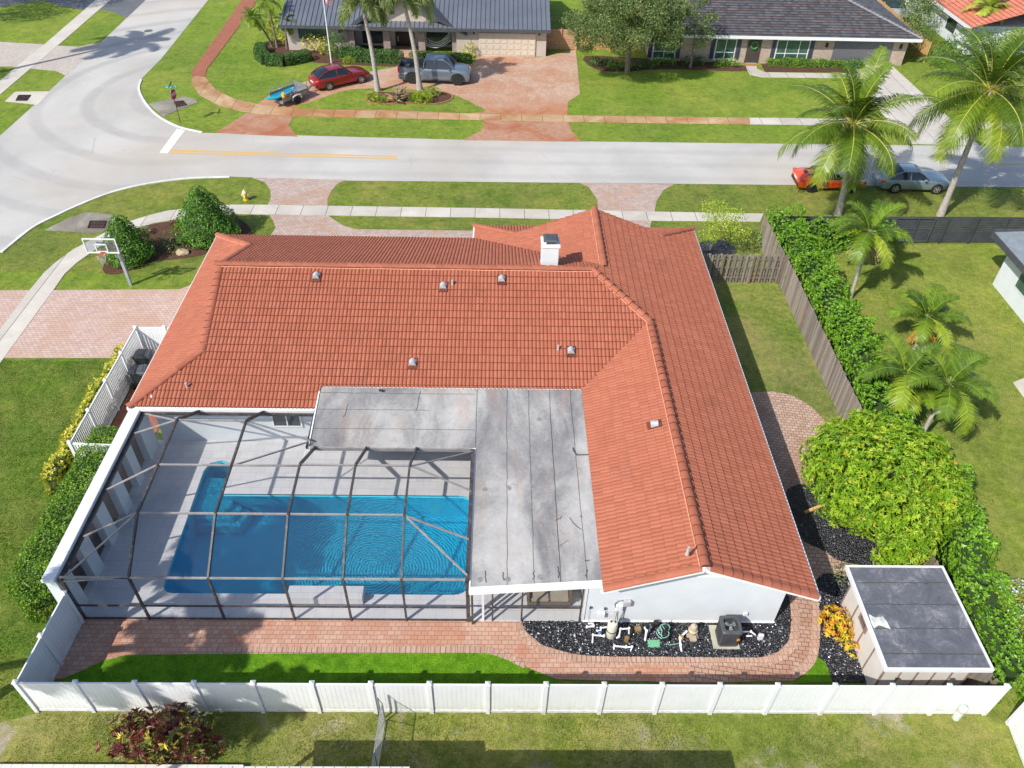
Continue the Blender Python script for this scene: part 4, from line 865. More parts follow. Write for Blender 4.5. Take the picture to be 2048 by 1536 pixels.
for i in range(-10,n):
    for s in (1,-1):
        s0=i*.11; pts=[]
        t0=max(0,s0); t1=min(L,s0+1.12)
        if t1<=t0: continue
        z0_=.09+(t0-s0); z1_=.09+(t1-s0)
        if s<0: z0_=1.30-z0_; z1_=1.30-z1_
        mb.tube([pa+u*t0+Vector((.01*s,0,z0_)),pa+u*t1+Vector((.01*s,0,z1_))],.0035,3,caps=False)
mb.build('wire_mesh',M_['wire'],cl)
# ================================================================ SHED
M_['shedwall']=plain('cream_shed_panel',(.62,.58,.54),.7,var=.06,vs=1.5); M_['batten']=plain('brown_batten',(.26,.18,.15),.7,var=.2)
m,nt,b=newmat('grey_rolled_roofing'); v=coords(nt); c=ramp(nt,math_(nt,'ADD',math_(nt,'MULTIPLY',noise(nt,v,1.3,7,.75,.6),.7),math_(nt,'MULTIPLY',noise(nt,v,14,6,.85),.3)),[(.38,(.075,.082,.10)),(.52,(.12,.125,.145)),(.66,(.30,.30,.32))]); nt.links.new(c,b.inputs['Base Color']); b.inputs['Roughness'].default_value=.85; bump(nt,noise(nt,v,30,5,.8),.4,.01,b); M_['rolled']=m
shed=thing('shed','cream garden shed with flat grey felt roof in the back right corner','shed',(13.9,14.3,0))
sx0,sx1,sy0,sy1=12.55,15.35,12.75,16.0
MB().box(sx0,sx1,sy0,sy1,0,2.02).build('wall',M_['shedwall'],shed)
bt=MB()
for k in range(6): x=sx0+(sx1-sx0)*k/5; bt.box(x-.03,x+.03,sy0-.02,sy0,0.02,2.0)
for k in range(5): y=sy0+(sy1-sy0)*k/4; bt.box(sx0-.02,sx0,y-.03,y+.03,.02,2.0)
bt.build('battens',M_['batten'],shed)
rf=MB(); rf.hexa([(12.30,12.47,2.06),(15.58,12.47,2.06),(15.58,16.22,2.06),(12.30,16.22,2.06)],[(12.30,12.47,2.19),(15.58,12.47,2.19),(15.58,16.22,2.19),(12.30,16.22,2.19)]); o=rf.build('roof',M_['rolled'],shed)
e=MB(); e.box(12.22,12.30,12.40,16.30,2.04,2.215);e.box(15.58,15.66,12.40,16.30,2.04,2.215);e.box(12.30,15.58,12.40,12.47,2.04,2.215);e.box(12.30,15.58,16.22,16.30,2.04,2.215); e.build('roof_edge',M_['white'],o)
sm=MB(); rng=random.Random(8)
for y in (12.95,13.85,14.75,15.6):
    pts=[(12.35+3.2*i/16,y+rng.uniform(-.015,.015)) for i in range(17)]
    for p,q in zip(pts,pts[1:]): sm.beam((p[0],p[1],2.193),(q[0],q[1],2.193),.02+rng.random()*.012,.014)
sm.build('felt_laps',M_['seam'],o)
w=MB(); w.box(sx0-.04,sx0-.005,14.25,14.3,1.15,1.7);w.box(sx0-.04,sx0-.005,14.85,14.9,1.15,1.7);w.box(sx0-.04,sx0-.005,14.3,14.85,1.15,1.2);w.box(sx0-.04,sx0-.005,14.3,14.85,1.65,1.7); wo=w.build('window',M_['batten'],shed); MB().box(sx0-.015,sx0-.003,14.3,14.85,1.2,1.65).build('pane',M_['glass'],wo)
g=MB()
for z in (1.28,1.4,1.52): g.box(sx0-.03,sx0-.02,14.3,14.85,z,z+.03)
g.build('louvres',M_['batten'],wo)
# white cloth snagged on the shed roof
rng=random.Random(3); pts=[G(*p,2.22) for p in ((1737,1229),(1752,1236),(1766,1233),(1772,1242),(1776,1250),(1781,1258),(1768,1254),(1757,1251),(1748,1258),(1741,1245))]
bm=bmesh.new(); vs=[bm.verts.new((x,y,2.225+rng.uniform(0,.02))) for x,y in pts]; bm.faces.new(vs); bmesh.ops.triangulate(bm,faces=bm.faces[:]); bmesh.ops.subdivide_edges(bm,edges=bm.edges[:],cuts=2,use_grid_fill=True)
for v_ in bm.verts: v_.co.z+=.012*math.sin(v_.co.x*22)+.01*math.sin(v_.co.y*18)+.012
r_=bmesh.ops.extrude_face_region(bm,geom=bm.faces[:])
for v_ in [g_ for g_ in r_['geom'] if isinstance(g_,bmesh.types.BMVert)]: v_.co.z-=.006
me=bpy.data.meshes.new('cloth'); bm.to_mesh(me); bm.free(); o=link('cloth',me,plain('sun_bleached_cloth',(.58,.60,.54),.9,var=.1)); tag(o,'torn pale cloth lying over the edge of the shed roof','cloth')
# ================================================================ POOL EQUIPMENT ON THE GABLE WALL
def at_(px,py,z=0): return Vector(G(px,py,z)+(z,))
wy=15.36
def onwall(px,py): return Vector(GY(px,py,wy))
def standalone(name,label,cat,mb,mat,group=None,smooth=False,bevel=0,kind=None):
    o=mb.build(name,M_[mat] if isinstance(mat,str) else mat,None,smooth,bevel); return tag(o,label,cat,group,kind)
# filter housing tank
M_['tank']=plain('cream_fibreglass_tank',(.62,.60,.50),.4,var=.08); M_['sand']=plain('beige_filter_tank',(.46,.38,.28),.5,var=.2,vs=6)
t=thing('filter_tank','tall cream filter tank with a black clamp band among the white pipes','pool filter',tuple(at_(1221,1279)))
c0=at_(1221,1272); MB().lathe([(.02,.0),(.15,.01),(.175,.06),(.175,.42),(.175,.80),(.15,.86),(.06,.90),(.02,.905)],c0,20).build('tank',M_['tank'],t,smooth=True)
MB().lathe([(.178,.42),(.19,.43),(.19,.455),(.178,.465)],c0,20).build('clamp',M_['black'],t); MB().lathe([(.03,.9),(.03,.96)],(c0.x-.07,c0.y,0),8).lathe([(.03,.9),(.03,.95)],(c0.x+.07,c0.y,0),8).build('port',M_['black'],t)
# beige sand filter with base
t=thing('sand_filter','beige cylindrical pump and filter on a square foot beside the air conditioner','pool filter',tuple(at_(1383,1275)))
c0=at_(1383,1270); MB().lathe([(.02,0.06),(.10,.08),(.13,.12),(.13,.30),(.17,.33),(.17,.36),(.13,.4),(.13,.52),(.10,.60),(.03,.63),(.03,.68),(.01,.69)],c0,18).build('tank',M_['sand'],t,smooth=True); MB().box(c0.x-.2,c0.x+.2,c0.y-.14,c0.y+.14,.0,.09).box(c0.x-.12,c0.x+.12,c0.y-.3,c0.y-.1,.05,.17).build('foot',M_['sand'],t,bevel=.02)
# pump motors
def pump(label,px,py,mat,s=1.0,ang=0):
    c0=at_(px,py); t=thing('pump',label,'pool pump',tuple(c0)); d=Vector((math.cos(ang),math.sin(ang),0))
    MB().tube([c0+Vector((0,0,.16*s))-d*.28*s,c0+Vector((0,0,.16*s))-d*.06*s],[.11*s,.11*s],14).build('motor',M_[mat],t,smooth=True)
    MB().tube([c0+Vector((0,0,.16*s))-d*.06*s,c0+Vector((0,0,.16*s))+d*.05*s],[.14*s,.12*s],14).lathe([(.09*s,.05),(.10*s,.30*s),(.11*s,.31*s),(.11*s,.34*s),(.02,.36*s)],(c0.x+d.x*.15*s,c0.y+d.y*.15*s,0),12).build('volute',M_['black'],t,smooth=True)
    MB().box(c0.x-.2*s,c0.x+.2*s,c0.y-.1*s,c0.y+.1*s,.0,.05).build('foot',M_['black'],t)
pump('small pump with a copper coloured motor below the white panel box',1283,1262,'brass',1.0,R(10))
pump('black pump with a ring of green cleaner hose around it',1330,1270,'black',1.1,R(80))
pump('brass and black valve pump in front of the filter tank',1256,1276,'brass',.8,R(60))
pump('grey steel pump motor standing against the wall base',1303,1256,'metal',.9,R(20))
def pipes(label,runs,r=.032,mat='pvc',name='pipe_run',cat='pipes',grp='white plumbing pipes by the gable wall'):
    mb=MB()
    for run in runs:
        pts=[at_(px,py,z) for px,py,z in run]; mb.tube(pts,r,8)
        for p in pts[1:-1]: mb.lathe([(.0,-r*1.35),(r*1.3,-r*1.3),(r*1.3,r*1.3),(0,r*1.35)],p,8)
    return standalone(name,label,cat,mb,mat,grp)
pipes('white pipe loop at the left end of the gravel bed, against the wall corner',[[(1174,1254,.03),(1174,1254,.34),(1187,1252,.34),(1187,1252,.03)],[(1176,1247,.4),(1187,1247,.4)]])
pipes('white H shaped pipe run left of the cream filter tank',[[(1185,1286,.03),(1186,1270,.2),(1208,1272,.2),(1208,1272,.05)],[(1200,1272,.2),(1202,1256,.3),(1214,1254,.32)],[(1192,1261,.24),(1203,1262,.24)]])
pipes('white square pipe bend between the cream filter tank and the brass valve',[[(1233,1276,.1),(1238,1273,.15),(1241,1258,.45),(1258,1257,.45),(1258,1268,.2)]])
pipes('low white pipe elbow lying in the front of the gravel bed',[[(1228,1299,.03),(1229,1292,.16),(1252,1294,.16),(1264,1294,.16),(1261,1302,.03)]])
pipes('slanting tall white pipe between the copper pump and the steel motor',[[(1289,1254,.55),(1293,1262,.45),(1290,1281,.05)]],.036)
pipes('short angled white pipe joining the sand filter to a brass valve',[[(1374,1262,.30),(1360,1275,.18),(1361,1290,.1),(1363,1303,.03)]],.036)
standalone('valve','blue valve body on the left white pipe run','valve',MB().lathe([(.05,.12),(.06,.2),(.03,.28),(.07,.3),(.02,.33)],at_(1198,1274),10),plain('blue_valve',(.05,.13,.30),.4))
standalone('valve','round brass valve on the pipe beside the sand filter','valve',MB().lathe([(.07,.05),(.085,.1),(.085,.2),(.03,.24),(.06,.27),(.01,.29)],at_(1361,1281),12),'brass')
standalone('valve_box_lid','square mint green valve box lid lying in the black gravel','lid',MB().box(-.22,.22,-.15,.15,.04,.075).xform(Matrix.Translation(at_(1307,1289))),plain('green_lid',(.16,.42,.25),.6),bevel=.02)
# green hose coil
M_['hose']=plain('pale_green_hose',(.25,.52,.42),.5)
c0=at_(1325,1272); pts=[onwall(1343,1240),onwall(1341,1250)+Vector((0,-.05,0))]
for i in range(44): a_=i*.42; rr=.20+.07*math.sin(i*.7); pts.append(c0+Vector((rr*math.cos(a_)*.8+.05*math.sin(i),rr*math.sin(a_),.10+.30*(1-i/44))))
pts+=[at_(1338,1290,.06),at_(1352,1288,.06),at_(1363,1285,.1)]
standalone('garden_hose','pale green hose coiled round the black pump by the wall','hose',MB().tube(pts,.014,6),'hose')
# electrical boxes and conduits on the wall
def wallbox(name,label,px,py,w,h,d,mat,cat='electrical box'):
    p=onwall(px,py); return standalone(name,label,cat,MB().box(p.x-w/2,p.x+w/2,wy-d,wy-.005,p.z-h/2,p.z+h/2),mat,bevel=.012)
wallbox('disconnect_box','grey electrical box at the top of the bent conduit on the gable wall',1254,1203,.25,.28,.13,'vent')
wallbox('junction_box','white electrical box with shadow above the cream filter tank',1238,1212,.24,.30,.12,'white')
wallbox('junction_box','low white electrical box left of the cream filter tank',1202,1226,.26,.26,.12,'white')
wallbox('junction_box','small white electrical box on the wall above the air conditioner',1490,1226,.15,.16,.08,'white')
wallbox('outdoor_socket','tiny grey socket near the left corner of the gable wall',1181,1214,.08,.12,.05,'darkgrey')
wallbox('wall_light','small grey fitting right of the low white electrical box',1210,1216,.08,.12,.06,'darkgrey','light fitting')
M_['conduit']=plain('dark_grey_conduit',(.14,.15,.16),.5)
def wtube(label,pts,r=.018,mat='conduit'): return standalone('conduit',label,'conduit',MB().tube([onwall(*p[:2])+Vector((0,-.03-(p[2] if len(p)>2 else 0),0)) for p in pts],r,6),mat,'conduits on the gable wall')
wtube('curved grey conduit arching from the white electrical box to the grey box',[(1231,1214),(1230,1206),(1236,1201),(1246,1200)],.022)
wtube('long grey conduit slanting down from the grey electrical box',[(1252,1206),(1247,1222),(1236,1238,.1)],.018)
wtube('pair of dark cables running down to the filter tank',[(1235,1218),(1232,1230),(1228,1240,.1)],.012)
wtube('white looping cable between the low box and the upper white box',[(1209,1217),(1214,1224),(1226,1225),(1230,1218)],.008,'pvc')
wtube('thin dark line down the wall from the tiny socket',[(1179,1216),(1176,1242)],.006)
# air conditioner
ac=thing('air_conditioner','tall dark grey air conditioning condenser on a pale slab in the gravel','air conditioner',tuple(at_(1452,1290)))
c0=at_(1453,1286); px_,py_=c0.x,c0.y+.15
MB().box(px_-.52,px_+.40,py_-.42,py_+.50,.03,.10).build('slab',plain('pale_concrete_slab',(.42,.41,.33),.9,var=.15),ac,bevel=.01)
rp=lambda s,z:[(px_+x,py_+y,z) for x,y in roundpoly([(-s,-s),(s,-s),(s,s),(-s,s)],[.12]*4,4)]
def ring(rs,name,mat,par=ac):
    mb=MB(); n=len(rs[0]); 
    for r_ in rs: mb.v+=[tuple(p) for p in r_]
    for i in range(len(rs)-1):
        for k in range(n): mb.f.append((i*n+k,i*n+(k+1)%n,(i+1)*n+(k+1)%n,(i+1)*n+k))
    return mb.build(name,M_[mat],par)
ring([rp(.35,.10),rp(.35,.16),rp(.335,.165),rp(.335,.86),rp(.36,.87),rp(.36,.93),rp(.33,.96),rp(.24,.965),rp(.235,.80),rp(.02,.80)],'casing','darkgrey')
fins=MB()
for k in range(34):
    a_=k/34*4; s_=int(a_); f_=(a_-s_-.5)*.6; n_=[(f_,-.338),(.338,f_),(f_,.338),(-.338,f_)][s_]; fins.box(px_+n_[0]-.006,px_+n_[0]+.006,py_+n_[1]-.006,py_+n_[1]+.006,.18,.85)
fins.build('grille_fins',M_['black'],ac)
gr_=MB()
for rr in (.06,.10,.14,.18,.22): gr_.tube([(px_+rr*math.cos(a_*.3927),py_+rr*math.sin(a_*.3927),.945) for a_ in range(17)],.004,4)
for a_ in range(8): gr_.tube([(px_+.03*math.cos(a_*.785),py_+.03*math.sin(a_*.785),.948),(px_+.24*math.cos(a_*.785),py_+.24*math.sin(a_*.785),.94)],.004,4)
gr_.build('top_grille',M_['black'],ac)
for k in range(3):
    a_=k*2.094+.4; d_=Vector((math.cos(a_),math.sin(a_),0)); s_=Vector((-d_.y,d_.x,0)); q=[Vector((px_,py_,.86))+d_*.04+s_*.04,Vector((px_,py_,.86))+d_*.21+s_*.10,Vector((px_,py_,.84))+d_*.21-s_*.07,Vector((px_,py_,.84))+d_*.04-s_*.04]
    MB().hexa(q,[p+Vector((0,0,.006)) for p in q]).build('fan_blade',M_['metal'],ac)
MB().lathe([(.05,.84),(.05,.89),(.01,.9)],(px_,py_,0),12).build('fan_hub',M_['metal'],ac)
lb=MB().lathe([(.0,0),(.085,0),(.085,.006),(0,.007)],(0,0,0),14,1,.7); lb.xform(Matrix.Translation((px_+.25,py_-.352,.55))@Matrix.Rotation(R(90),4,'X')@Matrix.Rotation(R(90),4,'Z')); lb.build('badge',plain('orange_badge',(.62,.27,.05),.5),ac)
pipes('white conduit hoop with small white box right of the air conditioner',[[(1483,1270,.03),(1484,1264,.28),(1502,1263,.28),(1511,1270,.22)],[(1492,1272,.06),(1504,1272,.06)]],.028)
standalone('small_junction_box','small white junction box standing at the end of the hoop right of the air conditioner','electrical box',MB().box(-.09,.09,-.05,.05,.1,.38).xform(Matrix.Translation(at_(1518,1281))),'white',bevel=.01)
# white stones at the fence and pipe post in the back lawn
t=thing('vent_post','pale green plastic stand pipe in front of the right end of the back fence','utility post',tuple(at_(1912,1438)))
c0=at_(1911,1436); pc=plain('pale_green_plastic',(.55,.62,.55),.5); MB().lathe([(.115,0),(.115,.62)],c0,18).build('tube',pc,t); MB().lathe([(.125,.60),(.13,.66),(.11,.72),(.02,.74)],c0,18).build('cap',pc,t,smooth=True); MB().lathe([(.117,.50),(.119,.505),(.119,.525),(.117,.53)],c0,18).build('red_band',plain('faded_red',(.5,.2,.16),.6),t)
# bins
M_['bin']=plain('grey_bin_plastic',(.085,.09,.10),.45,var=.15)
def bin_(label,x,y,rz):
    t=thing('wheelie_bin',label,'trash bin',(0,0,0),'wheeled bins behind the picket fence')
    MB().hexa([(-.24,-.24,.06),(.24,-.24,.06),(.24,.24,.06),(-.24,.24,.06)],[(-.32,-.36,.98),(.32,-.36,.98),(.32,.34,.98),(-.32,.34,.98)]).build('body',M_['bin'],t,bevel=.03,local=True)
    MB().hexa([(-.34,-.40,.99),(.34,-.40,.99),(.34,.37,.99),(-.34,.37,.99)],[(-.28,-.33,1.08),(.28,-.33,1.08),(.28,.28,1.08),(-.28,.28,1.08)]).box(-.2,.2,-.25,.1,1.075,1.10).build('lid',M_['bin'],t,bevel=.02,local=True)
    MB().tube([(-.3,.42,.93),(.3,.42,.93)],.02,6).build('handle',M_['bin'],t,local=True)
    for s in (-1,1): MB().tube([(s*.24,.28,.12),(s*.30,.28,.12)],.12,14).build('wheel',M_['rubber'],t,local=True)
    t.location=(x,y,0); t.rotation_euler=(0,0,rz); return t
bx,by=G(287,708,1.0); bin_('dark grey wheeled bin nearest the driveway fence',bx-.05,by,R(92)); bx,by=G(277,738,1.0); bin_('dark grey wheeled bin standing nearer the pool, second in the row',bx,by-.05,R(95))
# ================================================================ NEIGHBOURING HOUSES
M_['tanwall']=plain('beige_stucco',(.47,.41,.36),.85,var=.06,vs=1.5,bmp=.3,bs_=40); M_['garagedoor']=plain('cream_garage_door',(.60,.52,.42),.6,var=.05)
m,nt,b=newmat('blue_grey_standing_seam_metal'); v=coords(nt); c=ramp(nt,noise(nt,v,.4,4),[(.3,(.135,.15,.185)),(.7,(.175,.19,.225))]); nt.links.new(c,b.inputs['Base Color']); b.inputs['Roughness'].default_value=.5; b.inputs['Metallic'].default_value=.25; M_['metalroof']=m
M_['metalseam']=plain('dark_roof_seam',(.06,.07,.09),.5,.2)
def stonemat(name,c1,c2,mort,w=.3,h=.12):
    return pavermat(name,c1,c2,mort,w,h,0,msize=.012,dirty=.5)
def wallbrick(name,c1,c2,mort,w,h):
    m=pavermat(name,c1,c2,mort,w,h,0,msize=.014,dirty=.5)
    for n in m.node_tree.nodes:
        if n.type=='TEX_BRICK': 
            mp=n.inputs['Vector'].links[0].from_node; mp.inputs['Rotation'].default_value=(R(90),0,0)
    return m
M_['stone']=wallbrick('stacked_stone',(.30,.21,.18),(.52,.42,.38),(.15,.11,.10),.28,.09); M_['oldbrick']=wallbrick('whitewashed_brick',(.42,.28,.21),(.60,.50,.43),(.42,.37,.33),.30,.11)
def seamroof(poly,z,up,parent,pitch=.41,mat='metalroof',name='roof_slope'):
    mb=MB(); mb.prism(poly,lambda p:z(p[0],p[1])-.12,lambda p:z(p[0],p[1])); o=mb.build(name,M_[mat],parent)
    # seams: clip lines inside the polygon
    P_=[Vector(p) for p in poly]; u=Vector(up); a=Vector((u.y,-u.x)); lo=min(p.dot(a) for p in P_);hi=max(p.dot(a) for p in P_); sm=MB(); k=lo+pitch/2
    while k<hi:
        ts=[]
        for i in range(len(P_)):
            p=P_[i];q=P_[(i+1)%len(P_)];da=p.dot(a)-k;db=q.dot(a)-k
            if da*db<0: ts.append(p.lerp(q,da/(da-db)))
        if len(ts)==2: sm.beam((ts[0].x,ts[0].y,z(ts[0].x,ts[0].y)+.02),(ts[1].x,ts[1].y,z(ts[1].x,ts[1].y)+.02),.035,.045)
        k+=pitch
    sm.build('standing_seams',M_['metalseam'],o); return o
lh=thing('house','beige stucco house with blue grey metal roof, stone porch pillars and double garage','house',(-7.5,76,0))
ze=lambda x,y:2.45+.30*(y-71.75)
seamroof([(-19.3,71.75),(4.25,71.75),(4.25,79.5),(-19.3,79.5)],ze,(0,1),lh)
seamroof([(-19.3,79.5),(4.25,79.5),(4.25,87.2),(-19.3,87.2)],lambda x,y:4.775-.30*(y-79.5),(0,-1),lh)
MB().box(-19.35,4.3,71.66,71.74,2.22,2.47).box(-19.4,-19.31,71.7,87,2.2,2.42).box(4.26,4.34,71.7,87,2.2,2.42).build('gutter',M_['darkgrey'],lh)
w=MB(); w.box(-19,-13.2,72.75,86.8,0,2.35); w.box(-4.0,3.95,72.3,86.8,0,2.38); w.box(-13.2,-4.0,74.3,86.8,0,2.4); w.build('wall',M_['tanwall'],lh)
w=MB(); w.add([(-19,72.8,2.35),(-19,79.5,4.5),(-19,86.8,2.35),(-18.9,72.8,2.35),(-18.9,79.5,4.5),(-18.9,86.8,2.35),],[(0,2,1),(3,4,5)]); w.add([(3.95,72.8,2.35),(3.95,79.5,4.5),(3.95,86.8,2.35)],[(0,1,2)]); w.build('gable_wall',M_['tanwall'],lh)
window(lh,-17.95,-15.5,1.05,2.0,72.75,'darkgrey','greenglass')
# porch
zg0=1.92; xm=-8.68; gs=.50; y0=72.0; y1=78.5
seamroof([(-14.3,y0),(xm,y0),(xm,y1),(-14.3,y1)],lambda x,y:zg0+gs*(x+14.3),(1,0),lh,.2,name='porch_roof')
seamroof([(xm,y0),(-3.06,y0),(-3.06,y1),(xm,y1)],lambda x,y:zg0+gs*(-3.06-x),(-1,0),lh,.2,name='porch_roof')
w=MB(); w.add([(x,y,z) for y in (72.6,72.8) for x,z in ((-13.6,1.85),(-3.75,1.85),(-3.75,2.2),(xm,4.6),(-13.6,2.2))],[(0,1,2,3,4),(9,8,7,6,5),(0,5,6,1),(1,6,7,2),(4,9,5,0)]); w.build('porch_gable',M_['tanwall'],lh)
MB().beam((-14.35,y0-.03,1.83),(xm,y0-.03,4.66),.05,.2).beam((xm,y0-.03,4.66),(-3.0,y0-.03,1.83),.05,.2).build('porch_fascia',M_['darkgrey'],lh)
for x in (-13.35,-10.2,-7.1,-4.1): MB().box(x-.3,x+.3,72.55,73.1,0,1.84).build('stone_pillar',M_['stone'],lh)
window(lh,-12.6,-10.7,.25,1.8,74.3,'darkgrey','glass'); window(lh,-6.8,-4.6,.25,1.8,74.3,'darkgrey','glass')
d=MB().box(-9.6,-7.9,74.2,74.29,.05,2.0).build('front_door',plain('dark_front_door',(.02,.017,.016),.4,var=.2),lh); MB().box(-9.45,-9.3,74.17,74.199,.3,1.8).build('sidelight',M_['glass'],d)
struct(sheet('path',[(-9.8,70.5),(-7.4,70.5),(-7.6,74.3),(-10,74.3)],.06,M_['farpaver'],.05))
gdm=MB(); gdm.box(-2.0,3.0,72.2,72.29,.02,2.0); gd=gdm.build('garage_door',M_['garagedoor'],lh)
p=MB()
for r_ in range(4):
    for c_ in range(8): x=-1.95+c_*.62; z=.08+r_*.49; p.box(x+.05,x+.57,72.17,72.199,z+.05,z+.42)
p.build('door_panels',M_['garagedoor'],gd,bevel=.02)
for x in (-2.45,3.3): MB().box(x-.06,x+.06,72.15,72.29,1.85,2.1).build('wall_lantern',M_['black'],lh)
# fabric-wrapped porch window : loose white tape swags
mb=MB()
for k in range(4):
    pts=[(-6.9+2.4*t,73.0,1.35-.25*k-(.75-.1*k)*math.sin(math.pi*min(1,t*1.0))+.5*t) for t in [i/10 for i in range(11)]]; mb.tube(pts,.025,4)
tag(mb.build('streamer',M_['pvc']),'white tape streamers sagging across the right porch window','streamer')
# side gate and bright fence between the two houses
M_['newwood']=plain('honey_coloured_fence_wood',(.52,.31,.13),.8,var=.2,vs=3); M_['tanwood']=plain('tan_cedar_boards',(.44,.27,.15),.8,var=.2,vs=3)
board_fence('tan horizontal board double gate beside the garage of the metal roofed house',(3.98,74.2),(6.8,74.2),1.95,'tanwood',bw=.2,gap=.02,horizontal=True,posts=1.4,name='wood_gate',seed=12)
board_fence('honey coloured wood fence half hidden behind the big oak',(6.9,74.3),(12.9,74.3),1.9,'newwood',seed=13)
board_fence('honey coloured wood fence running back beside the dark roofed house',(38.2,72.5),(38.4,96),1.9,'newwood',bw=.2,gap=.02,horizontal=True,seed=14)
# right far house
M_['darktile']=tilemat('charcoal_flat_roof_tile',(.060,.062,.070),(.095,.098,.107),(.135,.135,.142),.6)
rh=thing('house','whitewashed brick house with charcoal tile hip roof, dark shutters and green wreath door','house',(25,78,0))
zf1=lambda x,y:2.5+.30*(y-71.1); zf2=lambda x,y:2.5+.30*(36.6-x)
flat_prof=[(0,0.1),(.06,1.),(.5,1.0),(.94,1.)]
me=tiles([[(12.6,71.1),(36.6,71.1),(28.9,78.8),(12.6,78.8)]],(0,1),zf1,cw=.33,cl=.36,amp=.018,lift=.055,seed=31,prof=flat_prof); link('roof_slope',me,M_['darktile'],rh)
me=tiles([[(36.6,71.1),(36.6,86.5),(28.9,78.8)]],(-1,0),zf2,cw=.33,cl=.36,amp=.018,lift=.055,seed=32,prof=flat_prof); link('roof_slope',me,M_['darktile'],rh)
me=tiles([[(12.6,78.8),(28.9,78.8),(36.6,86.5),(12.6,86.5)]],(0,-1),lambda x,y:2.5+.30*(86.5-y),cw=.33,cl=.36,amp=.018,lift=.055,seed=33,prof=flat_prof); link('roof_slope',me,M_['darktile'],rh)
mb,vals=ridge_caps([((36.6,71.1,2.55),(28.9,78.8,4.87)),((12.6,78.8,4.87),(28.9,78.8,4.87)),((36.6,86.5,2.55),(28.9,78.8,4.87))],seg=.4); me=bpy.data.meshes.new('c'); me.from_pydata(mb.v,[],mb.f); rndattr(me,[min(1,v_+.3) for v_ in vals]); link('ridge_tiles',me,plain('grey_ridge_tile',(.20,.20,.21),.8,var=.2),rh)
MB().box(12.6,36.68,71.0,71.095,2.27,2.52).box(36.605,36.7,71.1,86.5,2.27,2.5).build('gutter',M_['white'],rh)
MB().box(13.2,35.9,71.75,86,0,2.42).build('wall',M_['oldbrick'],rh)
MB().box(12.65,36.6,71.1,71.74,2.36,2.4).build('soffit',M_['whitetrim'],rh)
for x0,x1,ml in ((13.4,15.4,(.5,)),(18.9,20.7,(.5,)),(24.3,27.2,(.3,.7))):
    wo=window(rh,x0,x1,.28,2.05,71.75,'whitetrim','greenglass',mull=ml,hm=(.34,)); MB().box(x0-.1,x1+.1,71.6,71.74,.2,.27).build('sill',M_['white'],wo)
    for sx_ in (x0-.42,x1+.08): MB().box(sx_,sx_+.34,71.68,71.745,.3,2.1).build('shutter',plain('navy_shutter',(.04,.05,.08),.6),rh,bevel=.01)
d=MB().box(21.7,22.9,71.66,71.745,.05,2.1).build('front_door',plain('dark_bronze_door',(.06,.05,.045),.5),rh)
wr=MB(); pts=[(22.3+.3*math.cos(a*.5236),71.6,1.55+.3*math.sin(a*.5236)) for a in range(13)]; wr.tube(pts,.08,6); wr.build('wreath',plain('green_wreath',(.05,.22,.06),.8,var=.4,vs=20),d)
MB().box(29.4,34.6,71.66,71.745,.03,2.05).build('garage_door',plain('grey_garage_door',(.13,.13,.14),.6),rh)
for x in (28.7,35.3): MB().box(x-.09,x+.09,71.58,71.745,1.5,1.85).build('wall_lantern',M_['black'],rh)
tag(MB().hexa([(21.6,70.9,.03),(22.9,70.9,.03),(22.9,71.45,.03),(21.6,71.45,.03)],[(21.6,70.9,.06),(22.9,70.9,.06),(22.9,71.45,.06),(21.6,71.45,.06)]).build('doormat',plain('brown_doormat',(.35,.18,.07),.95)),'brown doormat in front of the wreathed door','doormat')
# orange roofed house, top right
oh=thing('house','white house with salmon tile roof at the top right corner','house',(49,84,0))
zo=lambda x,y:2.6+.3*(x-42.3)
me=tiles([[(42.3,74),(49,74),(49,100),(42.3,100)]],(1,0),zo,cw=.33,cl=.40,amp=.03,lift=.05,seed=41,prof=flat_prof); link('roof_slope',me,tilemat('salmon_flat_tile',(.50,.16,.10),(.58,.20,.13),(.64,.25,.16)),oh)
MB().prism([(49,74),(56,74),(56,100),(49,100)],lambda p:4.5-.3*(p[0]-49),lambda p:4.62-.3*(p[0]-49)).build('roof_back',M_['tile'],oh)
MB().box(42.2,42.29,74,100,2.35,2.62).build('gutter',M_['white'],oh)
MB().box(43.0,55.3,75,99,0,2.5).build('wall',M_['whitewall'],oh)
for y in (78,83.5,88): MB().box(42.93,42.995,y,y+1.8,.9,1.95).build('window',M_['glass'],oh)
tr_=thing('parked_truck','grey pickup truck half hidden at the side of the salmon roofed house','truck',(40.5,86,0))
MB().box(39.4,41.3,84,89.5,.45,1.0).build('body',M_['vent'],tr_,bevel=.1); MB().hexa([(39.5,85.2,1.0),(41.2,85.2,1.0),(41.2,88.0,1.0),(39.5,88.0,1.0)],[(39.7,85.8,1.65),(41.0,85.8,1.65),(41.0,87.7,1.65),(39.7,87.7,1.65)]).build('cabin',M_['glass'],tr_,bevel=.05)
for x in (39.45,41.25):
    for y in (85,88.4): MB().tube([(x-.12,y,.36),(x+.12,y,.36)],.36,14).build('wheel',M_['rubber'],tr_)
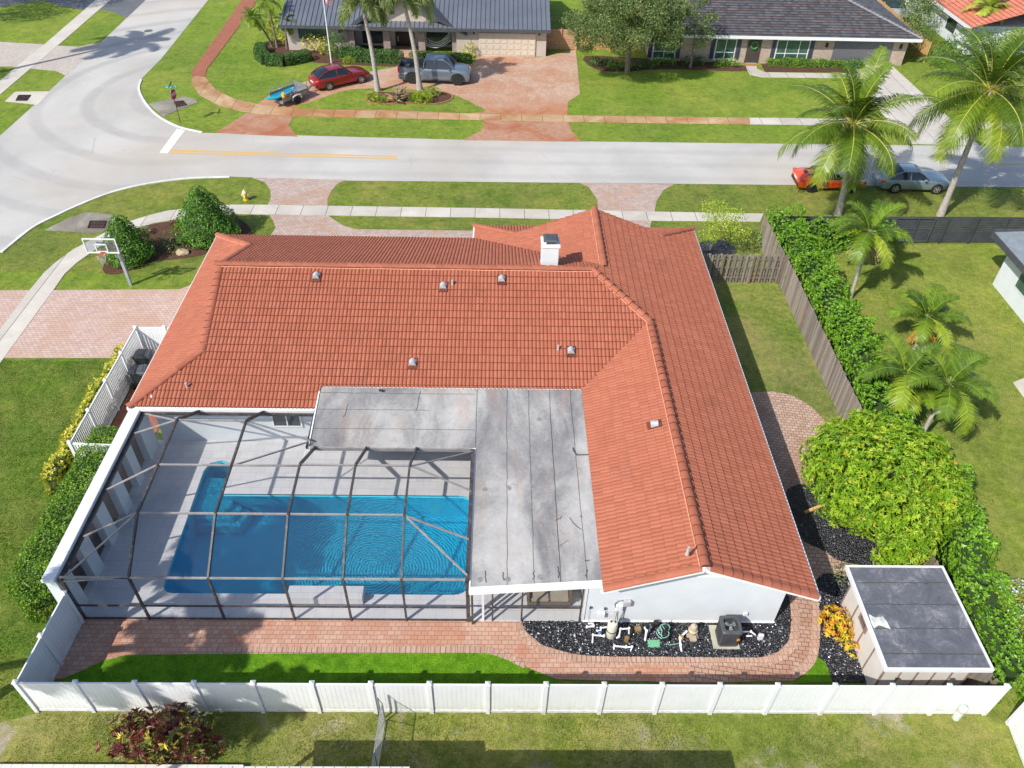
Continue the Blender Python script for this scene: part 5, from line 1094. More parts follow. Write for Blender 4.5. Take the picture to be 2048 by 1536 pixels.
# white house at the right edge
wh=thing('house','white stucco white stucco house with dark grey roof edge at the right side','house',(34,30,0))
MB().box(28.05,45,20,37.1,0,2.62).build('wall',M_['whitewall'],wh)
MB().hexa([(27.25,19,2.70),(46,19,2.7),(46,37.85,2.7),(27.25,37.85,2.7)],[(27.25,19,2.92),(46,19,3.9),(46,37.85,3.9),(27.25,37.85,2.92)]).build('roof',plain('pale_grey_roof',(.22,.25,.28),.7,var=.15),wh)
MB().box(27.17,27.245,19,37.9,2.62,2.95).box(27.25,46,37.855,37.93,2.62,3.1).build('fascia',M_['darkgrey'],wh)
o=MB().box(28.0,28.045,33.2,35.4,1.05,2.1).build('window',M_['white'],wh); MB().box(27.985,27.999,33.27,34.25,1.12,2.03).box(27.985,27.999,34.35,35.33,1.12,2.03).build('pane',M_['greenglass'],o)
struct(sheet('path',[(25.1,28.6),(28,30),(28,22),(25.1,22)],.03,M_['conc'],.03))
# neighbour's house below the bottom edge : only its roof edge shows, its shadow falls on the grass
nh=thing('house','pale panelled patio roof edge of the house at the bottom of the photo','house',(-6,4,0))
mb=MB(); mb.hexa([(-7.6,-8,4.9),(-2.32,-8,4.9),(-2.32,9.27,2.45),(-7.6,9.27,2.45)],[(-7.6,-8,5.0),(-2.32,-8,5.0),(-2.32,9.27,2.55),(-7.6,9.27,2.55)]); o=mb.build('patio_roof',plain('pale_metal_roof_panel',(.62,.60,.56),.5,var=.1,vs=2),nh)
sm=MB()
for k in range(17): x=-7.5+k*.31; sm.beam((x,-8,5.005),(x,9.27,2.555),.012,.02)
sm.build('panel_seams',M_['vent'],o)
mb=MB(); mb.hexa([(-2.25,-12,2.9),(5.4,-12,2.9),(5.4,8.95,2.45),(-2.25,8.95,2.45)],[(-2.25,-12,3.9),(5.4,-12,3.9),(5.4,8.95,2.6),(-2.25,8.95,2.6)]); mb.build('roof',M_['rolled'],nh)
MB().box(-2.0,5.0,-12,8.4,0,2.4).build('wall',M_['whitewall'],nh); MB().box(-7.2,-2.1,-8,6,0,2.3).build('wall',M_['whitewall'],nh)
for x in (-7.4,-2.5): MB().box(x-.05,x+.05,9.05,9.15,0,2.5).build('patio_post',M_['white'],nh)
# utility box on the east wall
tag(MB().box(10.75,11.35,30.9,31.9,.55,1.35).build('wall_unit',M_['white'],None,bevel=.03),'white equipment box sticking out under the east eave of the red roof','equipment box')

M_['lowered_roof']=pavermat('white_lowered_roof_tiles',(.62,.60,.57),(.70,.69,.66),(.35,.34,.33),.31,3.,0,msize=.010,dirty=.15)
struct(link('lowered_roof',(lambda mb:(lambda me:(me.from_pydata(mb.v,[],mb.f),me)[1])(bpy.data.meshes.new('lowered_roof')))(MB().box(-15.6,-7.62,4,10.28,0,.22)),M_['lowered_roof']))  # west end of neighbour's roof, set low to keep its shadow off the grass
# ================================================================ PLANTS
def leaves(name,pos,nrm,size,mat,parent=None,aspect=.45,seed=0,spread=.6,droop=.0,fold=.12,rnd=None,dirs=None,jitter=.35):
    """one small folded leaf (4 triangles->2 quads) at each position"""
    rng=np.random.RandomState(seed); n=len(pos); pos=np.asarray(pos,float); nrm=np.asarray(nrm,float)
    nr=nrm+rng.normal(0,spread,(n,3)); nr/=np.linalg.norm(nr,axis=1)[:,None]+1e-9
    d=rng.normal(0,1,(n,3)) if dirs is None else np.asarray(dirs,float)+rng.normal(0,jitter,(n,3))
    if dirs is None: d[:,2]-=droop
    d-=nr*(d*nr).sum(1)[:,None]*(1 if dirs is None else .5); d/=np.linalg.norm(d,axis=1)[:,None]+1e-9
    s=np.cross(d,nr); s/=np.linalg.norm(s,axis=1)[:,None]+1e-9; up=np.cross(s,d)
    L=size*(.65+.7*rng.rand(n))[:,None] if np.isscalar(size) else (np.asarray(size)*(.7+.6*rng.rand(n)))[:,None]
    b=pos-d*L*.5; t=pos+d*L*.5; m1=pos+s*L*aspect*.5+up*L*fold; m2=pos-s*L*aspect*.5+up*L*fold
    V=np.stack([b,m1,t,m2],1).reshape(-1,3); F=np.arange(n*4).reshape(-1,4)
    F=np.concatenate([F[:,[0,1,2]],F[:,[0,2,3]]]); me=npmesh(name,V,F); me.shade_flat()
    r=rng.rand(n) if rnd is None else np.clip(np.asarray(rnd)+rng.normal(0,.10,n),0,1)
    rndattr(me,np.concatenate([r,r])); return link(name,me,mat,parent)
def fib(n,rng):
    i=np.arange(n)+.5; ph=np.arccos(1-2*i/n); th=math.pi*(1+5**.5)*i+rng.rand()*6
    return np.stack([np.cos(th)*np.sin(ph),np.sin(th)*np.sin(ph),np.cos(ph)],1)
def blobcrown(blobs,dens,seed,inner=.35,zmin=.05,shell=.82):
    """points + normals over a cluster of ellipsoids; blobs (x,y,z,rx,ry,rz)"""
    rng=np.random.RandomState(seed); P_=[];Nn=[];ID=[]
    for k,(x,y,z,rx,ry,rz) in enumerate(blobs):
        n=int(dens*4*math.pi*((rx*ry)**1.6/3+(rx*rz)**1.6/3+(ry*rz)**1.6/3)**(1/1.6)); u=rng.normal(0,1,(n,3)); u/=np.linalg.norm(u,axis=1)[:,None]
        rad=np.where(rng.rand(n)<inner,rng.uniform(.4,.9,n),rng.uniform(shell,1.10,n)); bump_=1+.10*np.sin(u[:,0]*7+k)*np.sin(u[:,1]*6+2*k)+.08*np.sin(u[:,2]*9+k)
        p=u*rad[:,None]*bump_[:,None]*np.array([rx,ry,rz])+np.array([x,y,z]); nn=u/np.array([rx,ry,rz]); nn/=np.linalg.norm(nn,axis=1)[:,None]
        ok=p[:,2]>zmin
        # drop leaves buried deep in other blobs
        for j,(a,b_,c,ra,rb,rc) in enumerate(blobs):
            if j==k: continue
            q=(p-np.array([a,b_,c]))/np.array([ra,rb,rc]); ok&=~((q**2).sum(1)<.45)
        P_.append(p[ok]);Nn.append(nn[ok]);ID.append(np.full(ok.sum(),k))
    return np.concatenate(P_),np.concatenate(Nn),np.concatenate(ID)
def trunkmesh(parent,base,top,r0,r1,mat,limbs=(),n=8,bend=.1,name='trunk'):
    b=Vector(base);t=Vector(top); rng=random.Random(int(base[0]*10)); pts=[b.lerp(t,i/6)+Vector((math.sin(i*1.3)*bend*(t-b).length*.1,math.cos(i*1.7)*bend*(t-b).length*.1,0))*(i>0) for i in range(7)]
    mb=MB().tube(pts,[r0+(r1-r0)*i/6 for i in range(7)],n)
    for l in limbs:
        l=Vector(l); m=t.lerp(l,.5)+Vector((0,0,.1*(l-t).length)); mb.tube([t-Vector((0,0,.1)),m,l],[r1*.75,r1*.5,r1*.2],6)
    return mb.build(name,mat,parent,smooth=True)
M_['bark']=plain('grey_brown_bark',(.20,.165,.13),.95,var=.35,vs=8,bmp=.8,bs_=25); M_['palmbark']=plain('ringed_palm_bark',(.36,.33,.30),.9,var=.25,vs=6,bmp=.6,bs_=14); M_['crownshaft']=plain('palm_crownshaft',(.16,.26,.06),.5,var=.2)
G1=lambda a,b,c,d=None:[(0.,a),(.45,b),(.85,c),(1.,d or c)]
M_['L_hedge']=leafmat('bright_green_hedge_leaf',G1((.06,.15,.010),(.12,.26,.016),(.20,.36,.03),(.33,.46,.10)),.38,.3)
M_['L_clip']=leafmat('clipped_hedge_leaf',G1((.045,.11,.010),(.10,.20,.018),(.19,.31,.03),(.28,.40,.06)),.4,.25)
M_['L_cone']=leafmat('glossy_cone_leaf',G1((.035,.10,.01),(.065,.17,.015),(.12,.25,.025),(.2,.33,.08)),.35,.22)
M_['L_mango']=leafmat('mango_leaf',[(0.,(.08,.18,.010)),(.5,(.19,.32,.018)),(.88,(.34,.46,.035)),(.97,(.40,.42,.05)),(1.,(.52,.30,.06))],.45,.32)
M_['L_oak']=leafmat('olive_oak_leaf',G1((.03,.055,.015),(.08,.125,.035),(.17,.22,.07),(.36,.33,.12)),.6,.15)
M_['L_dark']=leafmat('dark_shrub_leaf',G1((.02,.06,.012),(.045,.11,.022),(.09,.18,.04),(.16,.25,.08)),.45,.2)
M_['L_gold']=leafmat('golden_hedge_leaf',G1((.22,.25,.03),(.42,.40,.05),(.60,.52,.09),(.70,.66,.25)),.5,.3)
M_['L_yg']=leafmat('yellow_green_leaf',G1((.12,.20,.02),(.24,.34,.03),(.40,.45,.06),(.55,.55,.12)),.5,.3)
M_['L_croton']=leafmat('red_croton_leaf',[(0.,(.025,.010,.016)),(.25,(.085,.02,.022)),(.48,(.20,.045,.03)),(.62,(.13,.085,.045)),(.76,(.12,.14,.04)),(.88,(.26,.26,.05)),(.96,(.52,.38,.03)),(1.,(.62,.50,.05))],.35,.2)
M_['L_croton2']=leafmat('orange_croton_leaf',[(0.,(.25,.07,.02)),(.3,(.55,.20,.03)),(.6,(.62,.42,.04)),(.85,(.48,.45,.05)),(1.,(.2,.25,.03))],.35,.25)
M_['L_coco']=leafmat('coconut_leaflet',G1((.035,.075,.008),(.10,.16,.014),(.22,.28,.024),(.42,.38,.04)),.4,.25)
M_['L_royal']=leafmat('foxtail_leaflet',G1((.07,.10,.025),(.14,.18,.05),(.24,.27,.09),(.38,.38,.16)),.5,.25)
M_['L_adon']=leafmat('green_palm_leaflet',G1((.04,.08,.008),(.11,.18,.014),(.23,.30,.026),(.38,.38,.06)),.4,.22)
M_['rachis']=plain('yellow_green_rachis',(.45,.42,.08),.5,var=.15)
M_['rachisg']=plain('green_rachis',(.22,.30,.06),.5,var=.15)
def plant(name,label,cat,base,blobs,leafm,dens=90,size=.12,seed=1,trunk=None,group=None,aspect=.5,limbs=(),spread=.6,inner=.35,clump=None,cname='crown',r=(.12,.07),rndby=.35,**kw):
    t=thing(name,label,cat,base,group)
    p,nn,idd=blobcrown(blobs,dens,seed,inner); rng=np.random.RandomState(seed+5)
    # colour drifts from clump to clump (young and old growth)
    cl=(np.sin(p[:,0]*3.1+seed)+np.sin(p[:,1]*2.7+1.3*seed)+np.sin(p[:,2]*3.3))/6+.5
    rv=(1-rndby)*rng.rand(len(p))+rndby*cl
    dirs=kw.pop('dirs',None)
    if clump:   # gather leaves into rosettes
        k=clump; p=np.repeat(p[::k],k,0)[:len(p)]; n2=np.repeat(nn[::k],k,0)[:len(nn)]; m_=len(p); a=rng.rand(m_)*6.283; tx=np.cross(n2,[.3,.2,.9]); tx/=np.linalg.norm(tx,axis=1)[:,None]+1e-9; ty=np.cross(n2,tx); d=tx*np.cos(a)[:,None]+ty*np.sin(a)[:,None]+n2*.45; d/=np.linalg.norm(d,axis=1)[:,None]; p=p+d*size*.5; nn=np.cross(np.cross(d,n2),d); rv=np.repeat(rng.rand(m_//k+1),k)[:m_]*.75+rng.rand(m_)*.25; dirs=d; kw.setdefault('jitter',.12); spread=.2
    leaves(cname,p,nn,size,M_[leafm],t,aspect,seed,spread,rnd=rv,dirs=dirs,**kw)
    if trunk: trunkmesh(t,base,trunk,r[0],r[1],M_['bark'],limbs)
    return t
def frond(base,az,el,L,nl,ll,seed,droop=1.0,vee=.35,hang=.5,width=.035,curl=0.,plume=0):
    """feather palm leaf; returns rachis points and leaflet quads"""
    rng=random.Random(seed); pts=[];p=Vector(base);n=16; e=el
    az_=az
    for i in range(n+1):
        pts.append(p.copy()); d=Vector((math.cos(az_)*math.cos(e),math.sin(az_)*math.cos(e),math.sin(e))); p=p+d*(L/n); e-=droop*(1.4/n)*(.35+1.3*i/n); e=max(e,-1.45); az_+=curl/n
    V=[];F=[];
    for k in range(nl):
        t=.12+.88*(k+.5)/nl; i=min(n-1,int(t*n)); f=t*n-i; q=pts[i].lerp(pts[i+1],f); d=(pts[i+1]-pts[i]).normalized(); side=d.cross(Vector((0,0,1)))
        side=side.normalized() if side.length>.05 else Vector((math.sin(az),-math.cos(az),0)); up=side.cross(d)
        l=ll*(math.sin(math.pi*min(1,(.12+t*.86)))**.55)*(.85+.3*rng.random())
        for s in ((1,-1) if not plume else [1,-1]*1):
            vv=vee+rng.uniform(-.12,.12) if not plume else rng.uniform(-1.2,1.3)
            dd=(side*s*math.cos(vv)+up*math.sin(vv)+d*(.45+.9*max(0,t-.6))).normalized(); wv=d.cross(dd).cross(dd).normalized()*width
            wv=d*width
            m_=q+dd*l*.5; e_=q+dd*l+Vector((0,0,-hang*l*(.6+.5*rng.random())))
            m_=m_+Vector((0,0,-hang*l*.18))
            b=len(V); V+= [q-wv*.5,q+wv*.5,m_+wv*.62,m_-wv*.62,e_+wv*.08,e_-wv*.08]; F+=[(b,b+1,b+2,b+3),(b+3,b+2,b+4,b+5)]
    return pts,V,F
def palm(label,base,top,r0,r1,nf,L,ll,leafm,cat='palm tree',group=None,seed=1,nl=42,els=(1.25,-.35),droop=1.0,hang=.5,vee=.35,rach='rachis',bark='palmbark',shaft=0,width=.05,plume=0,fruit=None,name='palm_tree',coco=0,azs=None,dead=0):
    t=thing(name,label,cat,base,group); rng=random.Random(seed); b=Vector(base);tp=Vector(top)
    n=10; pts=[]
    for i in range(n+1):
        f=i/n; q=b.lerp(tp,f); q+=Vector(((tp-b).x,(tp-b).y,0))*(-.18*math.sin(math.pi*f)); pts.append(q)
    mb=MB().tube(pts,[r0*(1+.35*max(0,1-6*i/n))+(r1-r0)*i/n for i in range(n+1)],10); mb.build('trunk',M_[bark],t,smooth=True)
    if shaft: MB().tube([tp,tp+Vector((0,0,shaft*.5)),tp+Vector((0,0,shaft))],[r1*1.15,r1*1.25,r1*.6],10).build('crownshaft',M_['crownshaft'],t,smooth=True); tp=tp+Vector((0,0,shaft))
    AV=[];AF=[];rv=[]; 
    for k in range(nf):
        f=k/(nf-1) if nf>1 else 0; az=(azs[k%len(azs)] if azs else k*2.39996+rng.uniform(-.2,.2)); el=els[0]+(els[1]-els[0])*f**.8+rng.uniform(-.1,.1); LL=L*(.82+.25*rng.random())*(.8 if f<.1 else 1)
        pr,V,F=frond(tp+Vector((math.cos(az)*r1*.8,math.sin(az)*r1*.8,0)),az,el,LL,nl,ll,seed*100+k,droop*(.7+.6*f),vee-.35*f,hang*(.6+.7*f),width,rng.uniform(-.25,.25),plume)
        fr=MB(); fr.tube(pr,[.035*(1-.85*i/16)*max(.5,L/4) for i in range(17)],5); nv=len(fr.v); nfr=len(fr.f)
        fr.v+=[tuple(v_) for v_ in V]; fr.f+=[tuple(i+nv for i in f_) for f_ in F]
        me=bpy.data.meshes.new('frond'); me.from_pydata(fr.v,[],fr.f); me.materials.append(M_[leafm]); me.materials.append(M_[rach]); 
        mi=[1]*nfr+[0]*len(F); me.polygons.foreach_set('material_index',mi); base_r=rng.random()*.5+ (.35*f); vals=[0]*nfr+[min(1,max(0,base_r+rng.uniform(-.18,.18))) for _ in F]; rndattr(me,vals)
        me.update(); link('frond',me,None,t)
    if coco:
        nuts=MB()
        for k in range(coco): a=k*2.4; nuts.lathe([(.01,-.13),(.08,-.09),(.11,0),(.08,.09),(.01,.13)],(tp.x+.28*math.cos(a),tp.y+.28*math.sin(a),tp.z-.22-.1*(k%3)),8)
        nuts.build('coconuts',plain('yellow_coconut',(.50,.34,.06),.5,var=.3),t,smooth=True)
    if fruit:
        col,rr,side=fruit; fb=MB(); rng2=random.Random(seed+9); c0=tp+Vector((0,0,-shaft-.15))
        for k in range(130):
            a=rng2.uniform(side[0],side[1]); l=rng2.uniform(.4,1)*rr; e=c0+Vector((math.cos(a)*l,math.sin(a)*l,-.25*rr-rng2.random()*.6*rr)); m_=c0+Vector((math.cos(a)*l*.5,math.sin(a)*l*.5,.02)); fb.tube([c0,m_,e],[.02,.012,.018],4)
        fb.build('fruit_stalks',col,t)
    return t
def boxhedge(label,path,w,h,leafm,dens=420,size=.1,seed=1,lump=.09,name='hedge',cat='hedge',clump=None,aspect=.55,core=True,rndw=.35):
    """dense clipped hedge following a path: leaves over a rounded section, twiggy core inside"""
    rng=np.random.RandomState(seed); P0=[np.array(q,float) for q in path]; t=thing(name,label,cat,(P0[0][0],P0[0][1],0))
    seg=[np.linalg.norm(b-a) for a,b in zip(P0,P0[1:])]; cum=np.concatenate([[0],np.cumsum(seg)]); L=cum[-1]
    n=int(dens*(L+w)*(w+1.9*h)); s=rng.uniform(-w*.45,L+w*.45,n); sc=np.clip(s,0,L); k=np.clip(np.searchsorted(cum,sc,side='right')-1,0,len(seg)-1)
    A=np.array([P0[i] for i in k]); D=np.array([(P0[i+1]-P0[i])/seg[i] for i in k]); base=A+D*(sc-cum[k])[:,None]+D*(s-sc)[:,None]; Nn=np.stack([-D[:,1],D[:,0]],1)
    ph=rng.uniform(0,1,n); tot=w+2*h; q=ph*tot; u=np.where(q<h,-w/2,np.where(q<h+w,q-h-w/2,w/2)); z=np.where(q<h,q,np.where(q<h+w,h,tot-q))
    nx=np.where(q<h,-1.,np.where(q<h+w,0.,1.)); nz=np.where((q>h)&(q<h+w),1.,.15)
    # round the shoulders and taper the ends
    e=np.clip((np.maximum(-s,s-L))/(w*.45),0,1); f=np.sqrt(np.clip(1-e**2,.02,1)); u=u*f; z=z*(1-.25*e**2)
    sh=np.clip((np.abs(u)-w*.32)/(w*.18),0,1)*np.clip((z-h*.8)/(h*.2),0,1); z=z-sh*h*.10; u=u*(1-sh*.08)
    lm=1+lump*(np.sin(s*2.3+seed)+np.sin(s*4.1+q*2)+np.sin(q*3.7+s*1.1))/1.5
    dp=np.where(rng.rand(n)<.3,rng.uniform(.75,.95,n),rng.uniform(.95,1.05,n)); u=u*lm*dp; z=z*(1+(lm-1)*.7)*np.where(nz>.5,dp,1)
    p=np.stack([base[:,0]+Nn[:,0]*u,base[:,1]+Nn[:,1]*u,np.maximum(z,.06)],1); nn=np.stack([Nn[:,0]*nx,Nn[:,1]*nx,nz],1)
    rv=(1-rndw)*rng.rand(n)+rndw*(.5+.25*(np.sin(s*3+q*2.2)+np.sin(s*7.3-q*3))); dirs=None; jit=.35; sp=.6
    if clump:
        m=n//clump*clump; r0=np.repeat(np.arange(0,m,clump),clump); p=p[r0];nn=nn[r0]; n=m; a=rng.rand(m)*6.283; nn=nn/(np.linalg.norm(nn,axis=1)[:,None]+1e-9); tx=np.cross(nn,[.31,.22,.92]); tx/=np.linalg.norm(tx,axis=1)[:,None]+1e-9; ty=np.cross(nn,tx); d=tx*np.cos(a)[:,None]+ty*np.sin(a)[:,None]+nn*rng.uniform(.1,.9,m)[:,None]; d/=np.linalg.norm(d,axis=1)[:,None]; p=p+d*size*.5+nn*rng.uniform(-.03,.10,m//clump).repeat(clump)[:,None]; nn=np.cross(np.cross(d,nn),d); dirs=d; jit=.1; sp=.25; rv=np.repeat(rv[:m:clump],clump)*.7+rng.rand(m)*.3
    leaves('foliage',p,nn,size,M_[leafm],t,aspect,seed,sp,rnd=rv,dirs=dirs,jitter=jit)
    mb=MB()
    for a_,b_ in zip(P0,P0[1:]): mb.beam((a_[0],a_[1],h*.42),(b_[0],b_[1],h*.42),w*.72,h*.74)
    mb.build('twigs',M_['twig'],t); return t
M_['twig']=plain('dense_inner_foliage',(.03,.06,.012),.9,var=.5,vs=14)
# ---- right hedge : many separate shrubs in a row read as one hedge
def hedge(label,path,w,h,leafm,dens=70,size=.16,seed=1,name='hedge',cat='hedge',step=.75,wob=.18,**kw):
    rng=random.Random(seed); blobs=[]; p=[Vector(q) for q in path]
    for a,b in zip(p,p[1:]):
        L=(b-a).length; n=max(1,int(L/step))
        for i in range(n):
            q=a.lerp(b,i/n); 
            k=1 if w<1.0 else 2
            d=(b-a).normalized(); nn=Vector((-d.y,d.x))
            for j in range(k):
                o=nn*((j-.5*(k-1))*w*.5+rng.uniform(-wob,wob)); hh=h*(1+rng.uniform(-.14,.10)); r=w/(1.0+.55*(k-1))*.55*(1+rng.uniform(-.12,.2))
                blobs.append((q.x+o.x,q.y+o.y,hh*.52,r,r,hh*.52))
    b0=(path[0][0],path[0][1],0)
    t=plant(name,label,cat,b0,blobs,leafm,dens,size,seed,**kw)
    return t
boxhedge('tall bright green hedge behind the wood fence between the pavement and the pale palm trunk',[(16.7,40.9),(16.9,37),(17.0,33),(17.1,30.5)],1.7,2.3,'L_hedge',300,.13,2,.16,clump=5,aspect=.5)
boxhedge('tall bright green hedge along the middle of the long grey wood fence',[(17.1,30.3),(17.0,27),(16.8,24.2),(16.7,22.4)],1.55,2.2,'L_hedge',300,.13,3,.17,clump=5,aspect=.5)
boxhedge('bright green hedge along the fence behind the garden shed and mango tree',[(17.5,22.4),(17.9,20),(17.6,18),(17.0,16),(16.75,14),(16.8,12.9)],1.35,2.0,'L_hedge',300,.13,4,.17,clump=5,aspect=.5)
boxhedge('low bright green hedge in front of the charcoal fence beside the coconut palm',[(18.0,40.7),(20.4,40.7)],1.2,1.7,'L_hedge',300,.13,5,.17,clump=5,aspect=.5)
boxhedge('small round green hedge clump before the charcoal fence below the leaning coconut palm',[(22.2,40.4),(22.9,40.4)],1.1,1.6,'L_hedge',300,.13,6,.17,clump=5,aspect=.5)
plant('shrub','pale blue flowering shrub at the right edge behind the shed hedge','shrub',(18.3,14.5,0),[(18.2,15.4,.95,.9,1.0,1.0),(18.3,13.9,.85,.9,1.0,.9)],'L_yg',90,.10,7)
pl_=leaves('blossom',*(lambda a:(a[0]+a[1]*.1,a[1]))(blobcrown([(18.2,15.4,.95,.9,1.0,1.05),(18.3,13.9,.85,.9,1.0,.95)],30,3,0.)),.085,plain('pale_blue_petals',(.50,.62,.78),.6),bpy.data.objects['shrub'],.9,3)
# ---- mango
mb_=[(14.3,20.4,2.55,2.0,1.9,1.35),(13.0,21.4,2.4,1.35,1.2,1.0),(15.9,20.9,2.5,1.6,1.6,1.2),(14.6,18.6,2.2,1.6,1.4,1.1),(15.6,22.3,2.3,1.2,1.1,1.0),(13.0,19.3,2.0,1.2,1.1,1.0),(16.6,19.4,2.2,1.2,1.3,1.0),(14.2,17.0,1.7,.9,.7,.7),(13.4,22.6,2.2,.9,.8,.7),(16.9,21.7,2.2,.9,1.0,.9),(12.2,20.6,2.1,.7,.8,.7),(15.0,17.4,1.9,.8,.7,.8),(14.6,23.3,2.3,.8,.6,.7)]
plant('mango_tree','broad bright green mango tree with tufts of orange young leaves above the black gravel','tree',(14.4,20.2,0),[((x-14.5)*.93+14.85,(y-20)*.95+20.0,z,a*.93,b*.93,c*.95) for x,y,z,a,b,c in mb_],'L_mango',330,.19,11,trunk=(14.4,20.2,1.4),limbs=((13,21,2.2),(15.8,21,2.2),(14.5,18.8,2.0),(14.3,20.4,2.6)),clump=9,aspect=.28,r=(.16,.13))
MB_=MB().beam((12.5,20.35,.10),(13.6,20.55,.62),.11,.09); tag(MB_.build('timber_prop',M_['newwood'] if 'newwood' in M_ else M_['bark']),'yellow timber plank sticking out from under the mango tree','plank')
# ---- clipped hedge and golden hedge by the pool wall
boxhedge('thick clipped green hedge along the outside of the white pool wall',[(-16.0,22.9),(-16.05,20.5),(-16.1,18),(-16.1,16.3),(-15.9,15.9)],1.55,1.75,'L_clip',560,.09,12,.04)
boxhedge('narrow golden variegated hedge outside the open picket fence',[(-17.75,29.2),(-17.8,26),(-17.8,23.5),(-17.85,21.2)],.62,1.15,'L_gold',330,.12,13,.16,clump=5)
# ---- cones
def cone(label,x,y,h,r,seed):
    rng=np.random.RandomState(seed); n=int(6200*r*h/5); t=thing('cone_shrub',label,'shrub',(x,y,0),'clipped cone shrubs at the corner')
    u=1-np.sqrt(rng.rand(n)*.98); a=rng.rand(n)*2*math.pi; z=.12+u*h
    prof=np.interp(u,[0,.08,.2,.4,.7,.9,1.],[.80,.95,1.,.82,.48,.22,.03])*r
    lump=1+.06*np.sin(a*5+z*4)+.05*np.sin(a*9-z*6+1)+.04*np.sin(z*11)
    rad=prof*lump*np.where(rng.rand(n)<.3,rng.uniform(.6,.92,n),rng.uniform(.93,1.06,n))
    p=np.stack([x+rad*np.cos(a),y+rad*np.sin(a),z],1); nn=np.stack([np.cos(a)*.85,np.sin(a)*.85,np.full(n,.5)],1)
    leaves('foliage',p,nn,.115,M_['L_cone'],t,.55,seed,.55,rnd=rng.rand(n)*.7+.3*(np.sin(a*4+z*3)*.5+.5))
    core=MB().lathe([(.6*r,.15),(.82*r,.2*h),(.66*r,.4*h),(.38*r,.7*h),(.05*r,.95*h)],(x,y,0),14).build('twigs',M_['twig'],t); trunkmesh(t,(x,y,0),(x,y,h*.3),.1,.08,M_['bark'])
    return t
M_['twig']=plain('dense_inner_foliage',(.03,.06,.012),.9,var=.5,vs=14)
cone('larger clipped cone shaped shrub touching the left corner of the red roof',-17.2,40.9,3.35,1.75,21)
cone('smaller clipped cone shaped shrub behind the basketball hoop',-21.0,38.5,2.8,1.35,22)
plant('shrub','sparse grey green shrub between the two clipped cones','shrub',G(338,500)+(0,),[(*G(340,492),.45,.7,.7,.45),(*G(352,505),.3,.5,.4,.3)],'L_oak',60,.10,23)
plant('bromeliad','small dark red spiky plant on the mulch beside the larger cone shrub','plant',G(357,455)+(0,),[(*G(357,455),.25,.3,.3,.25)],'L_croton',120,.25,24,clump=8,aspect=.25)
plant('bromeliad','small pale spiky plant beside the smaller cone shrub near the pavement','plant',G(292,468)+(0,),[(*G(292,468),.2,.3,.3,.2)],'L_oak',100,.25,25,clump=8,aspect=.2)
def rock(label,px,py,s,mat,seed):
    bm=bmesh.new(); bmesh.ops.create_icosphere(bm,subdivisions=2,radius=s); rng=random.Random(seed)
    for v_ in bm.verts: v_.co*=1+rng.uniform(-.16,.16); v_.co.z*=.55; v_.co.z+=s*.3
    x,y=G(px,py); 
    for v_ in bm.verts: v_.co.x=v_.co.x*1.3+x; v_.co.y+=y
    me=bpy.data.meshes.new('rock'); bm.to_mesh(me); bm.free(); me.shade_flat(); return tag(link('rock',me,mat),label,'rock')
M_['rock']=plain('tan_boulder',(.42,.33,.22),.9,var=.3,vs=4,bmp=.6); M_['rocko']=plain('orange_boulder',(.50,.27,.13),.9,var=.25,vs=4)
rock('tan boulder in the mulch bed between the cone shrubs and the red roof',365,507,.30,M_['rock'],1); rock('orange boulder between the yellow green grasses of the driveway island',783,200,.32,M_['rocko'],2)
# ---- lime tree by the front corner
b0=G(1420,500)+(0,)
plant('young_tree','thin yellow green young tree on black gravel at the front right corner','tree',b0,[(12.6,39.7,2.0,1.0,.9,.7),(13.3,40.3,2.3,.9,.8,.6),(12.3,40.7,2.5,.8,.8,.6),(13.8,39.4,1.7,.7,.7,.5),(12.0,39.2,1.6,.6,.6,.45)],'L_yg',75,.12,31,trunk=(12.6,39.9,1.5),limbs=((13.3,40.3,2.2),(12.3,40.7,2.4),(12.2,39.4,1.8),(13.7,39.5,1.8)),r=(.05,.04),inner=.6)
# ---- crotons
plant('croton_bush','large dark red croton bush with yellow leaves in front of the back fence','shrub',(-10.3,9.9,0),[(-10.6,10.95,.7,1.1,.7,.75),(-9.7,11.0,.8,.9,.65,.75),(-11.2,10.8,.5,.75,.5,.5),(-9.1,10.8,.45,.7,.5,.5)],'L_croton',95,.24,41,clump=8,aspect=.3,cname='foliage')
plant('croton','largest orange and yellow croton beside the shed wall','shrub',(12.1,15.0,0),[(12.02,15.1,.42,.52,.62,.45)],'L_croton2',260,.17,42,clump=8,aspect=.3,cname='foliage',group='crotons beside the shed')
plant('croton','middle sized yellow croton in the gravel beside the shed','shrub',G(1683,1270)+(0,),[(*G(1683,1264),.24,.22,.26,.22)],'L_croton2',300,.15,43,clump=8,aspect=.3,cname='foliage',group='crotons beside the shed')
plant('croton','small orange croton nearest the back fence beside the shed','shrub',G(1702,1312)+(0,),[(*G(1702,1306),.24,.24,.22,.22)],'L_croton2',300,.15,44,clump=8,aspect=.3,cname='foliage',group='crotons beside the shed')
plant('shrub','wispy grey shrub at the top left corner of the shed','shrub',G(1675,1165)+(0,),[(*G(1676,1160),.4,.4,.4,.4)],'L_oak',60,.10,45)
# ---- coconut palms
palm('large coconut palm over the orange sports car, left of the two',(21.55,44.6,0),(20.75,44.75,6.0),.19,.14,25,4.5,1.05,'L_coco',group='coconut palms by the street',seed=5,nl=64,els=(1.5,-.5),droop=.9,hang=.6,coco=11,name='coconut_palm',width=.050)
palm('leaning coconut palm at the right edge, in front of the parked cars',(28.25,44.8,0),(28.3,45.2,8.0),.2,.14,26,4.9,1.1,'L_coco',group='coconut palms by the street',seed=8,nl=66,els=(1.5,-.5),droop=.9,hang=.6,coco=11,name='coconut_palm',width=.050)
